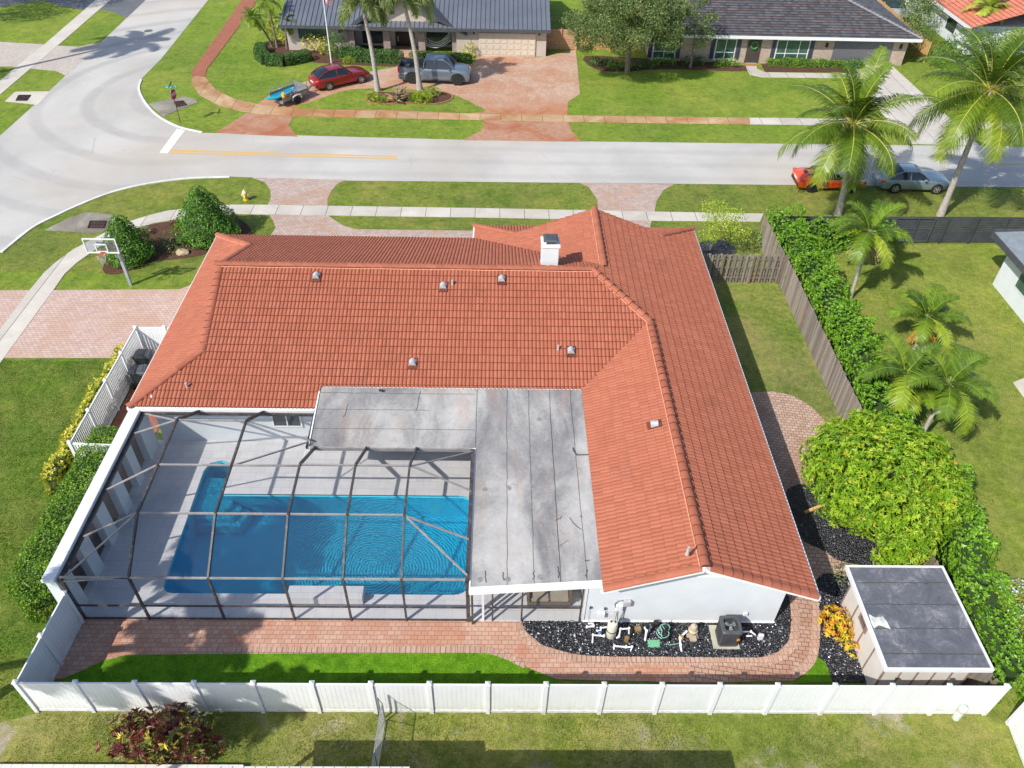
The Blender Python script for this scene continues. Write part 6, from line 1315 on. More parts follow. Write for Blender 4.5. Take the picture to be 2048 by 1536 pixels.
# ---- royal/foxtail palms on the island
palm('tall grey trunked palm behind the pickup truck, right of the pair',(-6.62,64.0,0),(-7.4,64.1,6.3),.21,.13,14,3.1,.62,'L_royal',group='grey trunked palms in the driveway island',seed=11,nl=80,els=(1.25,.1),droop=1.9,hang=.35,rach='rachisg',shaft=.8,plume=1,name='foxtail_palm',width=.06)
palm('tall grey trunked palm beside the red car, left of the pair',(-10.0,63.6,0),(-10.5,63.7,6.0),.2,.13,14,3.1,.62,'L_royal',group='grey trunked palms in the driveway island',seed=12,nl=80,els=(1.25,.1),droop=1.9,hang=.35,rach='rachisg',shaft=.8,plume=1,name='foxtail_palm',width=.06)
# ---- pygmy date palms
palm('left small feathery palm leaning out of the round hedge by the corner',(-20.7,73.5,0),(-21.9,73.2,2.6),.09,.08,20,1.5,.35,'L_adon',group='small feathery palms at the corner hedge',seed=14,nl=26,els=(1.3,-.3),droop=1.4,hang=.3,rach='rachisg',bark='bark',name='date_palm',width=.035)
palm('taller small feathery palm in the middle of the round hedge',(-20.2,73.3,0),(-20.4,73.3,3.9),.09,.08,20,1.5,.35,'L_adon',group='small feathery palms at the corner hedge',seed=15,nl=26,els=(1.3,-.3),droop=1.4,hang=.3,rach='rachisg',bark='bark',name='date_palm',width=.035)
palm('right small feathery palm with pale fronds beside the yellow shrubs',(-19.3,73.1,0),(-19.0,73.0,2.3),.09,.08,20,1.4,.35,'L_adon',group='small feathery palms at the corner hedge',seed=16,nl=26,els=(1.3,-.3),droop=1.4,hang=.3,rach='rachisg',bark='bark',name='date_palm',width=.035)
# ---- christmas palms in the right yard
M_['orfruit']=plain('orange_palm_fruit_stalk',(.62,.22,.03),.6,var=.3); M_['dryfruit']=plain('dry_palm_fruit_stalk',(.30,.27,.10),.8,var=.3)
palm('slim pale trunked palm with dry seed stalks at the top of the hedge',(19.35,35.5,0),(19.5,36.2,3.3),.10,.08,12,2.5,.62,'L_adon',group='slim palms in the neighbouring yard',seed=17,nl=44,els=(1.3,.0),droop=1.35,hang=.35,rach='rachisg',shaft=.5,fruit=(M_['dryfruit'],1.0,(3.2,5.8)),name='christmas_palm',width=.056)
palm('low palm with hanging orange fruit stalks in the middle of the neighbouring lawn',(21.2,31.0,0),(21.4,31.5,1.3),.12,.09,12,2.3,.62,'L_adon',group='slim palms in the neighbouring yard',seed=18,nl=34,els=(1.35,.1),droop=1.25,hang=.35,rach='rachisg',shaft=.5,fruit=(M_['orfruit'],.9,(3.6,5.6)),name='christmas_palm',width=.056)
palm('rightmost palm of the three growing together above the mango tree',(18.9,24.6,0),(19.2,25.0,2.6),.10,.08,12,2.4,.65,'L_adon',group='slim palms in the neighbouring yard',seed=19,nl=34,els=(1.3,.0),droop=1.3,hang=.35,rach='rachisg',shaft=.5,fruit=(M_['orfruit'],.6,(4.2,5.4)),name='christmas_palm',width=.056)
palm('leftmost palm of the three growing together above the mango tree',(18.0,25.2,0),(17.8,25.9,2.4),.09,.08,10,2.2,.6,'L_adon',group='slim palms in the neighbouring yard',seed=20,nl=32,els=(1.3,.0),droop=1.3,hang=.35,rach='rachisg',shaft=.5,fruit=(M_['dryfruit'],.6,(4.2,5.4)),name='christmas_palm',width=.056)
palm('middle palm of the three growing together above the mango tree',(18.5,24.9,0),(18.4,25.5,1.8),.09,.08,9,1.9,.55,'L_adon',group='slim palms in the neighbouring yard',seed=22,nl=32,els=(1.2,.0),droop=1.3,hang=.35,rach='rachisg',shaft=.5,name='christmas_palm',width=.056)
# ---- oaks before the dark roofed house
rr_=random.Random(5); ok_=[(10.2,67.4,4.6,3.4,2.2,2.0)]
for k_ in range(46):
    a_=rr_.uniform(0,6.28); e_=rr_.uniform(-.5,1.3); ok_.append((10.2+4.3*math.cos(a_)*math.cos(e_),67.3+2.8*math.sin(a_)*math.cos(e_),4.6+2.3*math.sin(e_),rr_.uniform(.8,1.4),rr_.uniform(.8,1.2),rr_.uniform(.6,.95)))
plant('oak_tree','big grey green oak covering the gap between the two far houses','tree',(10.9,69.0,0),ok_,'L_oak',120,.145,51,trunk=(10.8,68.7,2.2),limbs=((8.5,67.5,4),(12.5,67.5,4.2),(10.6,68.5,5.5),(10.2,66,3.8)),r=(.25,.18),inner=.45)
plant('oak_tree','smaller sparse grey green tree in front of the charcoal roof and first window','tree',(16.6,70.2,0),[(16.6,69.4,4.0,.9,.8,.7),(17.3,69.3,3.2,.8,.7,.6),(15.9,69.7,4.9,.8,.8,.7),(16.8,69.0,2.4,.7,.6,.5),(17.6,69.8,4.4,.6,.6,.5),(15.7,69.2,3.5,.6,.6,.5),(16.7,70,5.6,.7,.6,.5)],'L_oak',80,.15,52,trunk=(16.6,70.2,2.4),limbs=((17.1,69.9,3.4),(16,70.4,4.5)),r=(.12,.08),inner=.5)
# ---- shrubs and hedges across the street
def PXc(px,py): return G(px,py)
boxhedge('curved clipped dark green hedge round the small feathery palms',[G(525,104),G(521,115),G(535,129),G(570,131),G(614,121)],1.0,.85,'L_dark',260,.12,61,.05)
boxhedge('clipped dark green hedge in front of the left porch pillars',[G(690,119),G(740,123),G(797,125)],1.1,1.0,'L_dark',240,.12,62,.06)
boxhedge('clipped green hedge behind the pickup truck',[G(828,122),G(880,125),G(935,127)],.9,.8,'L_dark',240,.12,63,.06)
plant('shrub','yellow variegated shrub between the feathery palms and the round bush','shrub',G(630,112)+(0,),[(*G(628,104),.8,1.0,.8,.8),(*G(655,108),.7,.8,.7,.7)],'L_gold',75,.15,64,clump=5)
plant('shrub','tall yellow shrub rising behind the three small feathery palms','shrub',G(560,88)+(0,),[(*G(552,85),1.2,.9,.8,1.2),(*G(575,92),.9,.8,.7,.9)],'L_gold',70,.15,65,clump=5)
plant('shrub','round dark green bush right of the flagpole','shrub',G(675,118)+(0,),[(*G(676,114),.95,1.15,1.0,1.0)],'L_dark',110,.12,66)
plant('shrub','green and yellow variegated bush between garage and hedge','shrub',G(938,118)+(0,),[(*G(938,114),.6,.65,.6,.6)],'L_gold',90,.16,67,clump=5)
plant('shrub','small bright green grass tuft at the end of the clipped hedge','shrub',G(700,128)+(0,),[(*G(698,126),.25,.6,.3,.28)],'L_yg',110,.2,68,aspect=.15)
for i,(px,py,s,lab) in enumerate(((748,203,.55,'yellow green grassy shrub at the foot of the left grey palm'),(763,206,.5,'small yellow green grassy shrub in front of the left grey palm'),(846,205,.75,'large yellow green grassy shrub at the foot of the right grey palm'),(864,193,.65,'yellow green grassy shrub behind the right grey palm base'),(832,205,.55,'rounded yellow green shrub left of the right grey palm base'))):
    x,y=G(px,py); plant('grassy_shrub',lab,'shrub',(x,y,0),[(x,y,s*.55,s,s*.75,s*.6)],'L_yg',150,.24,70+i,aspect=.14,clump=7,cname='foliage',group='yellow green shrubs in the driveway island')
x,y=G(800,205); t=thing('bromeliad','tall spiky brown and green cactus like plant in the centre of the driveway island','plant',(x,y,0)); mb=MB(); rng=random.Random(4)
for k in range(34):
    a=rng.uniform(0,6.28);l=rng.uniform(.5,1.5);e=rng.uniform(.35,1.4); d=Vector((math.cos(a)*math.cos(e),math.sin(a)*math.cos(e),math.sin(e))); p0=Vector((x+rng.uniform(-.35,.35),y+rng.uniform(-.2,.2),rng.uniform(.0,.7))); mb.tube([p0,p0+d*l*.6,p0+d*l+Vector((0,0,-.1))],[.05,.06,.008],5)
mb.build('spikes',plain('brown_green_spikes',(.24,.19,.11),.8,var=.5,vs=5),t)
for i,(p,lab) in enumerate((((1200,132),'purple and green low shrubs at the foot of the big oak, left end'),((1240,138),'dark leafy shrub under the middle of the big oak'),((1285,136),'silvery green shrub under the right side of the big oak'),((1330,130),'low green shrub below the first window of the brick house'),((1390,130),'low reddish green shrubs between the first and second window'),((1450,134),'low bright green shrub left of the wreathed door'))):
    x,y=G(*p); plant('shrub',lab,'shrub',(x,y,0),[(x-.5,y,.35,.75,.55,.42),(x+.5,y+.2,.3,.7,.5,.38)],'L_dark' if i%2==0 else 'L_clip',90,.15,80+i,clump=4)
boxhedge('long low yellow green hedge under the right windows of the brick house',[G(1540,130),G(1640,133),G(1720,136)],.8,.55,'L_clip',200,.12,91,.12)
plant('tree','orange tinged green tree between the honey fence and the salmon roofed house','tree',(38.6,76.5,0),[(38.6,76.5,2.6,1.9,2.0,1.6),(39.8,79.8,3.2,1.6,2.0,1.6),(37.8,74.2,1.6,1.3,1.2,1.2),(40.5,83.5,3.0,1.3,1.8,1.4)],'L_oak',45,.17,92,trunk=(38.6,76.5,1.8),r=(.14,.1),inner=.5)
plant('shrub','large dark bush by the street corner of the salmon roofed house','shrub',(41,72.5,0),[(41,72.5,1.2,1.8,1.4,1.3),(43.5,72.8,1.4,1.8,1.4,1.4),(46,72.5,1.6,2.0,1.5,1.6),(39.2,71.6,.8,1.1,1.0,.8)],'L_dark',45,.18,93)
plant('shrub','tall green bush behind the right coconut palm beside the driveway','shrub',(38.8,68.2,0),[(38.8,68.2,.9,1.3,1.1,.9),(40.6,67.6,1.1,1.4,1.2,1.1)],'L_clip',50,.17,94)
palm('small palm with yellow tipped fronds in front of the salmon roof',(44.8,77,0),(44.8,77,3.6),.12,.1,14,2.4,.6,'L_yg',seed=33,nl=30,els=(1.3,-.2),droop=1.2,hang=.4,rach='rachisg',name='palm_tree',width=.06)
plant('shrub','round green shrub beside the driveway of the brick house','shrub',(30.6,69.8,0),[(30.8,69.8,.6,.8,.7,.6)],'L_dark',80,.14,95)
# ---- palms outside the frame that throw the shadows on pool, lawn and street
palm('palm outside the bottom left corner whose shadow crosses the pool',(-17.2,11.6,0),(-16.7,12.3,8.4),.18,.13,18,2.5,.7,'L_coco',seed=41,nl=40,els=(1.3,-.5),droop=1.1,hang=.5,name='palm_tree',width=.07)
palm('palm outside the bottom edge whose shadow falls on the brick walk',(-22.5,11,0),(-17.6,8.0,9.0),.18,.13,16,2.3,.7,'L_coco',seed=42,nl=40,els=(1.0,-.2),droop=.8,hang=.3,name='palm_tree',width=.07)
palm('smaller palm outside the bottom edge whose shadow falls on the white fence',(-15.0,5.2,0),(-14.2,6.2,8.6),.14,.10,13,1.5,.5,'L_coco',seed=44,nl=36,els=(1.0,-.3),droop=.9,hang=.5,name='palm_tree',width=.07)
palm('street palm outside the left edge whose shadow crosses the street',(-42.0,66.0,0),(-41.5,66.7,9.8),.22,.15,18,3.9,.9,'L_royal',seed=43,nl=40,els=(1.2,-.4),droop=1.2,hang=.4,name='palm_tree',width=.09)
plant('tree','leafy tree beyond the top left corner shading the lawn','tree',(-51,79,0),[(-50.5,77.5,5.8,3.0,2.4,1.9),(-46.5,82,6.2,2.8,2.6,2.0),(-52,82,6.2,3.2,3,2.2)],'L_oak',55,.2,96,trunk=(-50.5,79,4),r=(.3,.2))
plant('tree','leafy tree outside the left edge shading the paved walk','tree',(-46.5,61.5,0),[(-46.5,61.5,4.5,2.2,2.0,1.8),(-48.6,59.5,4.2,2.0,2.0,1.8)],'L_oak',30,.25,97,trunk=(-46.5,61.5,3),r=(.2,.15))
# ---- loose black stones over the rock beds
rng=np.random.RandomState(2); pts=[]
def inpoly(p,poly):
    x,y=p; c=False; j=len(poly)-1
    for i in range(len(poly)):
        if (poly[i][1]>y)!=(poly[j][1]>y) and x<(poly[j][0]-poly[i][0])*(y-poly[i][1])/(poly[j][1]-poly[i][1]+1e-12)+poly[i][0]: c=not c
        j=i
    return c
bedp=PX((1043,1243),(1050,1262),(1084,1291),(1149,1310),(1213,1314),(1519,1316),(1555,1305),(1577,1282),(1582,1240))+[(10,15.4),(3.2,15.38)]
bed2=PX((1632,1163),(1640,1151),(1655,1148),(1720,1160),(1760,1366),(1665,1366),(1651,1327),(1636,1314),(1641,1247))
V=[];F=[];ico=[(0,0,1),(.9,0,.3),(.28,.85,.3),(-.72,.52,.3),(-.72,-.52,.3),(.28,-.85,.3),(0,0,-.4)]
icf=[(0,1,2),(0,2,3),(0,3,4),(0,4,5),(0,5,1),(6,2,1),(6,3,2),(6,4,3),(6,5,4),(6,1,5)]
rv=[]
for poly,n in ((bedp,5200),(bed2,3200)):
    xs=[p[0] for p in poly];ys=[p[1] for p in poly]; k=0
    while k<n:
        p=(rng.uniform(min(xs),max(xs)),rng.uniform(min(ys),max(ys))); k+=1
        if not inpoly(p,poly): continue
        s=rng.uniform(.018,.042); a=rng.rand()*6.28; sx,sy=rng.uniform(.7,1.4,2); b=len(V); ca,sa=math.cos(a),math.sin(a); tl=rng.uniform(-.4,.4)
        for q in ico: x_,y_,z_=q[0]*s*sx,q[1]*s*sy,q[2]*s*.8+q[0]*s*tl; V.append((p[0]+x_*ca-y_*sa,p[1]+x_*sa+y_*ca,.05+z_))
        F+=[(i+b,j+b,l+b) for i,j,l in icf]; rv+=[rng.rand()]*10
me=npmesh('stones',V,F); me.shade_flat(); rndattr(me,rv)
o=link('loose_stones',me,leafmat('black_glass_stone',[(0.,(.008,.009,.012)),(.6,(.02,.022,.028)),(.90,(.05,.055,.065)),(.97,(.22,.24,.28)),(1.,(.42,.43,.47))],.25,0)); tag(o,'loose black stones scattered over the rock beds','gravel',kind='stuff')

# ---- grass blades standing in the near lawns
def blades(label,poly,n,mat,size,seed,holes=()):
    rng=np.random.RandomState(seed); P_=np.array(poly); lo=P_.min(0);hi=P_.max(0); pts=rng.uniform(lo,hi,(n,2))
    def ins(pts,poly):
        x,y=pts[:,0],pts[:,1]; c=np.zeros(len(pts),bool); j=len(poly)-1
        for i in range(len(poly)):
            xi,yi=poly[i];xj,yj=poly[j]; t=((yi>y)!=(yj>y))&(x<(xj-xi)*(y-yi)/(yj-yi+1e-12)+xi); c^=t; j=i
        return c
    k=ins(pts,poly)
    for h in holes: k&=~ins(pts,h)
    dn=np.sin(pts[:,0]*1.7+seed)*np.sin(pts[:,1]*2.1)+.6*np.sin(pts[:,0]*4.3+pts[:,1]*3.1); k&=rng.rand(n)<(.62+.3*dn); pts=pts[k]; m=len(pts)
    p=np.stack([pts[:,0],pts[:,1],np.full(m,size*.30)],1); d=np.stack([rng.normal(0,.55,m),rng.normal(0,.55,m),np.full(m,.8)],1)
    rv=np.clip(.5+.22*(np.sin(pts[:,0]*.9+seed)+np.sin(pts[:,1]*1.3+pts[:,0]*.4))+rng.normal(0,.2,m),0,1)
    o=leaves('grass_blades',p,np.stack([rng.normal(0,1,m),rng.normal(0,1,m),np.full(m,.1)],1),size,M_[mat],None,.22,seed,.1,rnd=rv,dirs=d,jitter=.1)
    return tag(o,label,'grass',kind='stuff')
M_['B_dry']=leafmat('dry_grass_blade',[(0.,(.06,.10,.015)),(.4,(.13,.18,.03)),(.7,(.22,.26,.06)),(1.,(.34,.30,.13))],.7,.3,k=1.45)
M_['B_green']=leafmat('green_grass_blade',[(0.,(.03,.075,.008)),(.5,(.085,.155,.017)),(.8,(.16,.24,.03)),(1.,(.24,.26,.07))],.7,.3,k=1.45)
blades('tufts of half dry grass on the lawn behind the back fence',[(-15.2,9.2),(-14.6,11.95),(16.0,11.95),(16.6,8.8)],95000,'B_dry',.065,1,holes=[[(-15.6,4),(-7.6,4),(-7.6,10.3),(-15.6,10.3)]])
blades('tufts of green grass on the big lawn left of the pool wall',[(-27,9.3),(-15.0,11.9),(-15.3,15.4),(-17.0,16),(-17.0,21),(-18.3,29.4),(-29,29.4)],150000,'B_green',.07,2)
blades('tufts of dry grass in the narrow east side yard',[(10.8,25.2),(13.4,24.9),(14.6,21.5),(15.6,21.5),(15.6,36.7),(10.8,36.7)],42000,'B_dry',.065,3)
blades('tufts of grass on the neighbouring lawn beyond the green hedge',[(18.6,20),(25,22),(28,33),(27.8,40.8),(18.4,40)],90000,'B_dry',.075,4)
# ================================================================ VEHICLES
def paint(name,col,metal=.3,rough=.28): 
    m=plain(name,col,rough,metal,var=.05,coat=1.); return m
M_['red']=paint('dark_red_car_paint',(.30,.012,.014),.35); M_['silverp']=paint('silver_grey_paint',(.19,.235,.29),.45,.3); M_['orangep']=paint('orange_car_paint',(.80,.085,.012),.1); M_['bluesilver']=paint('silver_blue_paint',(.25,.32,.37),.45,.3)
M_['carglass']=plain('tinted_car_glass',(.012,.015,.02),.04,spec=.9,var=.1); M_['chrome']=plain('chrome_trim',(.6,.6,.62),.18,1.,var=.05); M_['lampw']=plain('headlight_lens',(.65,.67,.7),.12,spec=.9,var=.1); M_['lampr']=plain('tail_light_lens',(.55,.02,.03),.15,spec=.9,var=.1)
def interp(tab,x): 
    a=np.array(tab); return float(np.interp(x,a[:,0],a[:,1]))
def car(name,label,cat,rearpt,frontpt,wb,L,Wd,rov,deckz,halfw,belt,cab,roofz,roofw,pmat,rimmat='metal',wr=.335,roofmat=None,group=None,extra=None,side='R',glassroof=False):
    """rearpt/frontpt: ground points of the near wheels. x forward in local space, y left"""
    A=Vector(rearpt);B=Vector(frontpt); d=(B-A).normalized(); left=Vector((-d.y,d.x)); c=A+left*(Wd/2-.02)   # rear axle centre
    t=thing(name,label,cat,(0,0,0),group); x0=-rov; x1=L-rov
    ground=.03
    # body loft
    xs=sorted(set([x0,x0+.06,x0+.2]+[x0+L*i/22 for i in range(1,22)]+[x1-.2,x1-.06,x1])); rings=[]
    for x in xs:
        w=interp(halfw,x); zt=interp(deckz,x); zb_=interp(belt,x); e=min(1,min(x-x0,x1-x)/.18); zl=.20+.10*(1-e)
        prof=[(0,zl),(w*.80,zl),(w*.95,zl+.08),(w*.995,zl+.25),(w,zb_-.16),(w*.985,zb_-.06),(w*.93,zb_),(w*.80,min(zt,zb_+.02)+.012),(w*.45,zt),(0,zt+.012)]
        prof=[(y,z) for y,z in prof]; full=[(y,z) for y,z in prof]+[(-y,z) for y,z in prof[-2:0:-1]]; rings.append([(x,-y,z) for y,z in full])
    mb=MB(); n=len(rings[0])
    for r_ in rings: mb.v+=r_
    for i in range(len(rings)-1):
        for k in range(n): a=i*n+k;b_=i*n+(k+1)%n; mb.f.append((a,b_,b_+n,a+n))
    mb.f.append(tuple(range(n))[::-1]); mb.f.append(tuple((len(rings)-1)*n+k for k in range(n)))
    me=bpy.data.meshes.new('body'); me.from_pydata(mb.v,[],mb.f); bm=bmesh.new(); bm.from_mesh(me); bmesh.ops.recalc_face_normals(bm,faces=bm.faces[:]); bm.to_mesh(me); bm.free()
    body=link('body',me,M_[pmat],t,local=True); me.polygons.foreach_set('use_smooth',[True]*len(me.polygons)); me.set_sharp_from_angle(angle=R(42))
    # greenhouse (glass volume)
    rb,rr_,rf,fb=cab; W=lambda x:interp(halfw,x)
    def gr(x,z,w): return (x,w,z)
    zb0=interp(belt,rb)+.0; 
    def strip_(xa,za,wa): return [(xa,-wa,za),(xa,wa,za)]
    gx=[rb,(rb+rr_)/2,rr_,(rr_+rf)/2,rf,(rf+fb)/2,fb]; gz=[interp(deckz,rb)+.005,(interp(deckz,rb)+roofz)/2+.06,roofz-.02,roofz,roofz-.015,(interp(deckz,fb)+roofz)/2+.05,interp(deckz,fb)+.005]
    def cabin(off,z_off,sel=None,wo=0):
        m_=MB(); rn=[]
        for x,z in zip(gx,gz):
            wb_=W(x)*.91+wo; f=min(1,max(0,(z-interp(belt,x))/(roofz-interp(belt,x)))); wt=wb_+(W(x)*roofw-wb_)*f
            rn.append([(x,-wb_,interp(belt,x)-.02),(x,-(wb_*.45+wt*.55),interp(belt,x)*.45+z*.55),(x,-wt,z-.02+z_off),(x,-wt*.85,z+z_off+.005),(x,0,z+z_off+.02),(x,wt*.85,z+z_off+.005),(x,wt,z-.02+z_off),(x,(wb_*.45+wt*.55),interp(belt,x)*.45+z*.55),(x,wb_,interp(belt,x)-.02)])
        return rn
    rn=cabin(0,0); m_=MB(); n=9
    for r_ in rn: m_.v+=r_
    for i in range(len(rn)-1):
        for k in range(n-1): a=i*n+k; m_.f.append((a,a+n,a+n+1,a+1))
    m_.f.append(tuple(range(n))); m_.f.append(tuple((len(rn)-1)*n+k for k in range(n))[::-1])
    g=m_.build('windows',M_['carglass'],t,smooth=True,local=True)
    # roof skin and pillars
    rn=cabin(0,.012,wo=.008); rf_=MB(); 
    for r_ in rn: rf_.v+=r_
    for i in (2,3):
        for k in range(2,6): a=i*n+k; rf_.f.append((a,a+n,a+n+1,a+1))
    ro=rf_.build('roof',M_[roofmat or pmat],t,smooth=True,local=True)
    for s in (0,8):
        k1=2 if s==0 else 6; km=1 if s==0 else 7
        pl=MB(); P3=lambda i,k:Vector(rn[i][k])
        pl.tube([P3(0,k1)+Vector((0,0,.0)),P3(1,k1),P3(2,k1)],.035,6); pl.tube([P3(4,k1),P3(5,k1),P3(6,k1)],.03,6); pl.tube([P3(2,k1),P3(3,k1),P3(4,k1)],.028,6)
        pl.tube([P3(3,s),P3(3,km),P3(3,k1)],.03,6) if not glassroof else None
        pl.build('pillars',M_[roofmat or pmat],t,smooth=True,local=True)
        MB().tube([(x,(-1 if s==0 else 1)*(W(x)*.92+.012),interp(belt,x)+.004) for x in np.linspace(rb+.1,fb-.25,8)],.012,5).build('window_trim',M_['chrome'],t,local=True)
    # wheels
    for x in (0,wb):
        for sgn in (-1,1):
            y=sgn*(Wd/2-.10); 
            MB().lathe([(wr*1.12,-.12),(wr*1.14,.015),(wr*1.0,.016)],(0,0,0),20).xform(Matrix.Translation((x,sgn*(W(x)-.0),wr))@Matrix.Rotation(R(-90)*sgn,4,'X')).build('wheel_arch',M_['black'],t,local=True)
            w=thing_wheel=MB().lathe([(wr*.66,-.11),(wr*.94,-.115),(wr,-.08),(wr,.08),(wr*.94,.115),(wr*.66,.11)],(0,0,0),22).xform(Matrix.Translation((x,y+sgn*.03,wr))@Matrix.Rotation(R(-90)*sgn,4,'X')).build('tyre',M_['rubber'],t,smooth=True,local=True)
            r_=MB().lathe([(wr*.67,.06),(wr*.67,.112),(wr*.60,.112),(wr*.58,.085),(.02,.085)],(0,0,0),22)
            for k in range(5): a=k*1.2566; r_.hexa([(.03*math.cos(a+1.57),.03*math.sin(a+1.57),.086),(wr*.62*math.cos(a)+.03*math.cos(a+1.57),wr*.62*math.sin(a)+.03*math.sin(a+1.57),.095),(wr*.62*math.cos(a)-.03*math.cos(a+1.57),wr*.62*math.sin(a)-.03*math.sin(a+1.57),.095),(-.03*math.cos(a+1.57),-.03*math.sin(a+1.57),.086)],[(.03*math.cos(a+1.57),.03*math.sin(a+1.57),.12),(wr*.62*math.cos(a)+.03*math.cos(a+1.57),wr*.62*math.sin(a)+.03*math.sin(a+1.57),.115),(wr*.62*math.cos(a)-.03*math.cos(a+1.57),wr*.62*math.sin(a)-.03*math.sin(a+1.57),.115),(-.03*math.cos(a+1.57),-.03*math.sin(a+1.57),.12)])
            r_.xform(Matrix.Translation((x,y+sgn*.03,wr))@Matrix.Rotation(R(-90)*sgn,4,'X')); r_.build('rim',M_[rimmat],w,local=True)
    for sgn in (-1,1):
        w=interp(halfw,x1-.3); MB().hexa([(x1-.42,sgn*w*.98,.58),(x1-.05,sgn*w*.70,.58),(x1-.08,sgn*w*.55,.60),(x1-.42,sgn*w*.80,.62)],[(x1-.48,sgn*w*.97,.70),(x1-.10,sgn*w*.70,.68),(x1-.12,sgn*w*.55,.69),(x1-.48,sgn*w*.80,.73)]).build('headlight',M_['lampw'],t,local=True)
        w=interp(halfw,x0+.1); MB().hexa([(x0-.01,sgn*w*.5,.72),(x0+.02,sgn*w*.97,.72),(x0+.28,sgn*(interp(halfw,x0+.3)+.01),.74),(x0+.1,sgn*w*.5,.74)],[(x0-.0,sgn*w*.5,.84),(x0+.04,sgn*w*.96,.84),(x0+.28,sgn*(interp(halfw,x0+.3)+.005),.85),(x0+.1,sgn*w*.5,.85)]).build('tail_light',M_['lampr'],t,local=True)
        xm_=fb-.35; MB().box(-.09,.09,-.10,.10,-.06,.06).xform(Matrix.Translation((xm_,sgn*(W(xm_)+.09),interp(belt,xm_)+.08))).build('mirror',M_[pmat],t,bevel=.03,local=True)
    MB().box(x0-.012,x0+.02,-.26,.26,.60,.72).build('number_plate',M_['white'],t,local=True)
    MB().box(x1-.03,x1+.012,-.5,.5,.28,.46).build('grille',M_['black'],t,local=True)
    if extra: extra(t,x0,x1,W)
    t.location=(c.x,c.y,ground-.0); t.rotation_euler=(0,0,math.atan2(d.y,d.x)); return t
def g2(p): return Vector(G(*p))
A=g2((660.3,181.5));B=g2((728.8,166.3))
def hitch(t,x0,x1,W): MB().beam((x0+.1,0,.35),(x0-.22,0,.35),.06,.06).build('tow_bar',M_['black'],t,local=True)
car('sedan','dark red four door sedan towing the kayak trailer on the curved driveway','car',A,B,2.85,4.87,1.85,1.08,[(-1.08,.86),(-1.0,1.03),(-.6,1.06),(0,1.05),(1.9,.98),(2.6,.93),(3.3,.86),(3.65,.74),(3.79,.6)],[(-1.08,.72),(-.95,.84),(-.5,.92),(1.5,.925),(3.0,.91),(3.5,.80),(3.79,.62)],[(-1.08,.80),(-.8,.93),(0,.95),(1.5,.95),(3,.88),(3.5,.75),(3.79,.6)],(-.75,.25,1.45,2.15),1.47,.66,'red',extra=hitch)
A=g2((1786.8,387));B=g2((1871,388.8))
car('coupe','silver blue two door coupe parked on the grass verge behind the coconut palm','car',A,B,2.78,4.85,1.85,1.05,[(-1.05,.84),(-.98,.98),(-.5,1.0),(0,1.0),(1.9,.95),(2.6,.9),(3.3,.84),(3.65,.72),(3.8,.6)],[(-1.05,.72),(-.95,.84),(-.5,.92),(1.5,.925),(3.0,.90),(3.5,.80),(3.8,.62)],[(-1.05,.80),(-.8,.90),(0,.92),(1.5,.92),(3,.86),(3.5,.73),(3.8,.6)],(-.55,.35,1.35,2.15),1.42,.66,'bluesilver',glassroof=False)
A=g2((1621.5,385.3));B=g2((1704,386))
def sport(t,x0,x1,W):
    for sgn in (-1,1):
        MB().hexa([(-.35,sgn*.38,.98),(.55,sgn*.44,1.06),(.55,sgn*.72,1.0),(-.2,sgn*.5,.96)],[(-.35,sgn*.38,1.01),(.55,sgn*.44,1.10),(.55,sgn*.72,1.03),(-.2,sgn*.5,.99)]).build('buttress',M_['black'],t,local=True)
        MB().hexa([(.55,sgn*(W(.6)+.0),.5),(1.05,sgn*(W(1)-.0),.35),(1.0,sgn*(W(1)+.012),.7),(.6,sgn*(W(.6)+.012),.72)],[(.6,sgn*(W(.6)-.02),.78),(.95,sgn*(W(1)-.02),.8),(.9,sgn*(W(1)-.04),.82),(.6,sgn*(W(.6)-.04),.8)]).build('side_intake',M_['black'],t,local=True)
    MB().hexa([(-.45,-.2,.99),(-.2,-.2,1.02),(-.2,.2,1.02),(-.45,.2,.99)],[(-.45,-.18,1.01),(-.2,-.18,1.04),(-.2,.18,1.04),(-.45,.18,1.01)]).build('engine_louvre',M_['black'],t,local=True)
    MB().box(x0-.02,x0+.06,-.7,.7,.32,.5).build('diffuser',M_['black'],t,local=True)
    MB().box(x0-.01,x0+.08,-.8,.8,.90,.93).build('spoiler',M_['orangep'],t,bevel=.01,local=True)
car('sports_car','bright orange mid engined sports car parked on the verge under the coconut palm','car',A,B,2.72,4.63,1.93,.92,[(-.92,.82),(-.86,.95),(-.5,.98),(0,1.0),(.6,1.02),(1.6,.90),(2.4,.80),(3.1,.72),(3.5,.60),(3.71,.45)],[(-.92,.78),(-.8,.92),(-.2,.965),(.6,.95),(1.4,.92),(2.7,.94),(3.3,.80),(3.71,.6)],[(-.92,.74),(-.6,.86),(0,.90),(.7,.86),(1.5,.82),(2.7,.78),(3.3,.62),(3.71,.44)],(.25,.75,1.25,2.2),1.22,.60,'orangep','black',.35,roofmat='black',extra=sport)
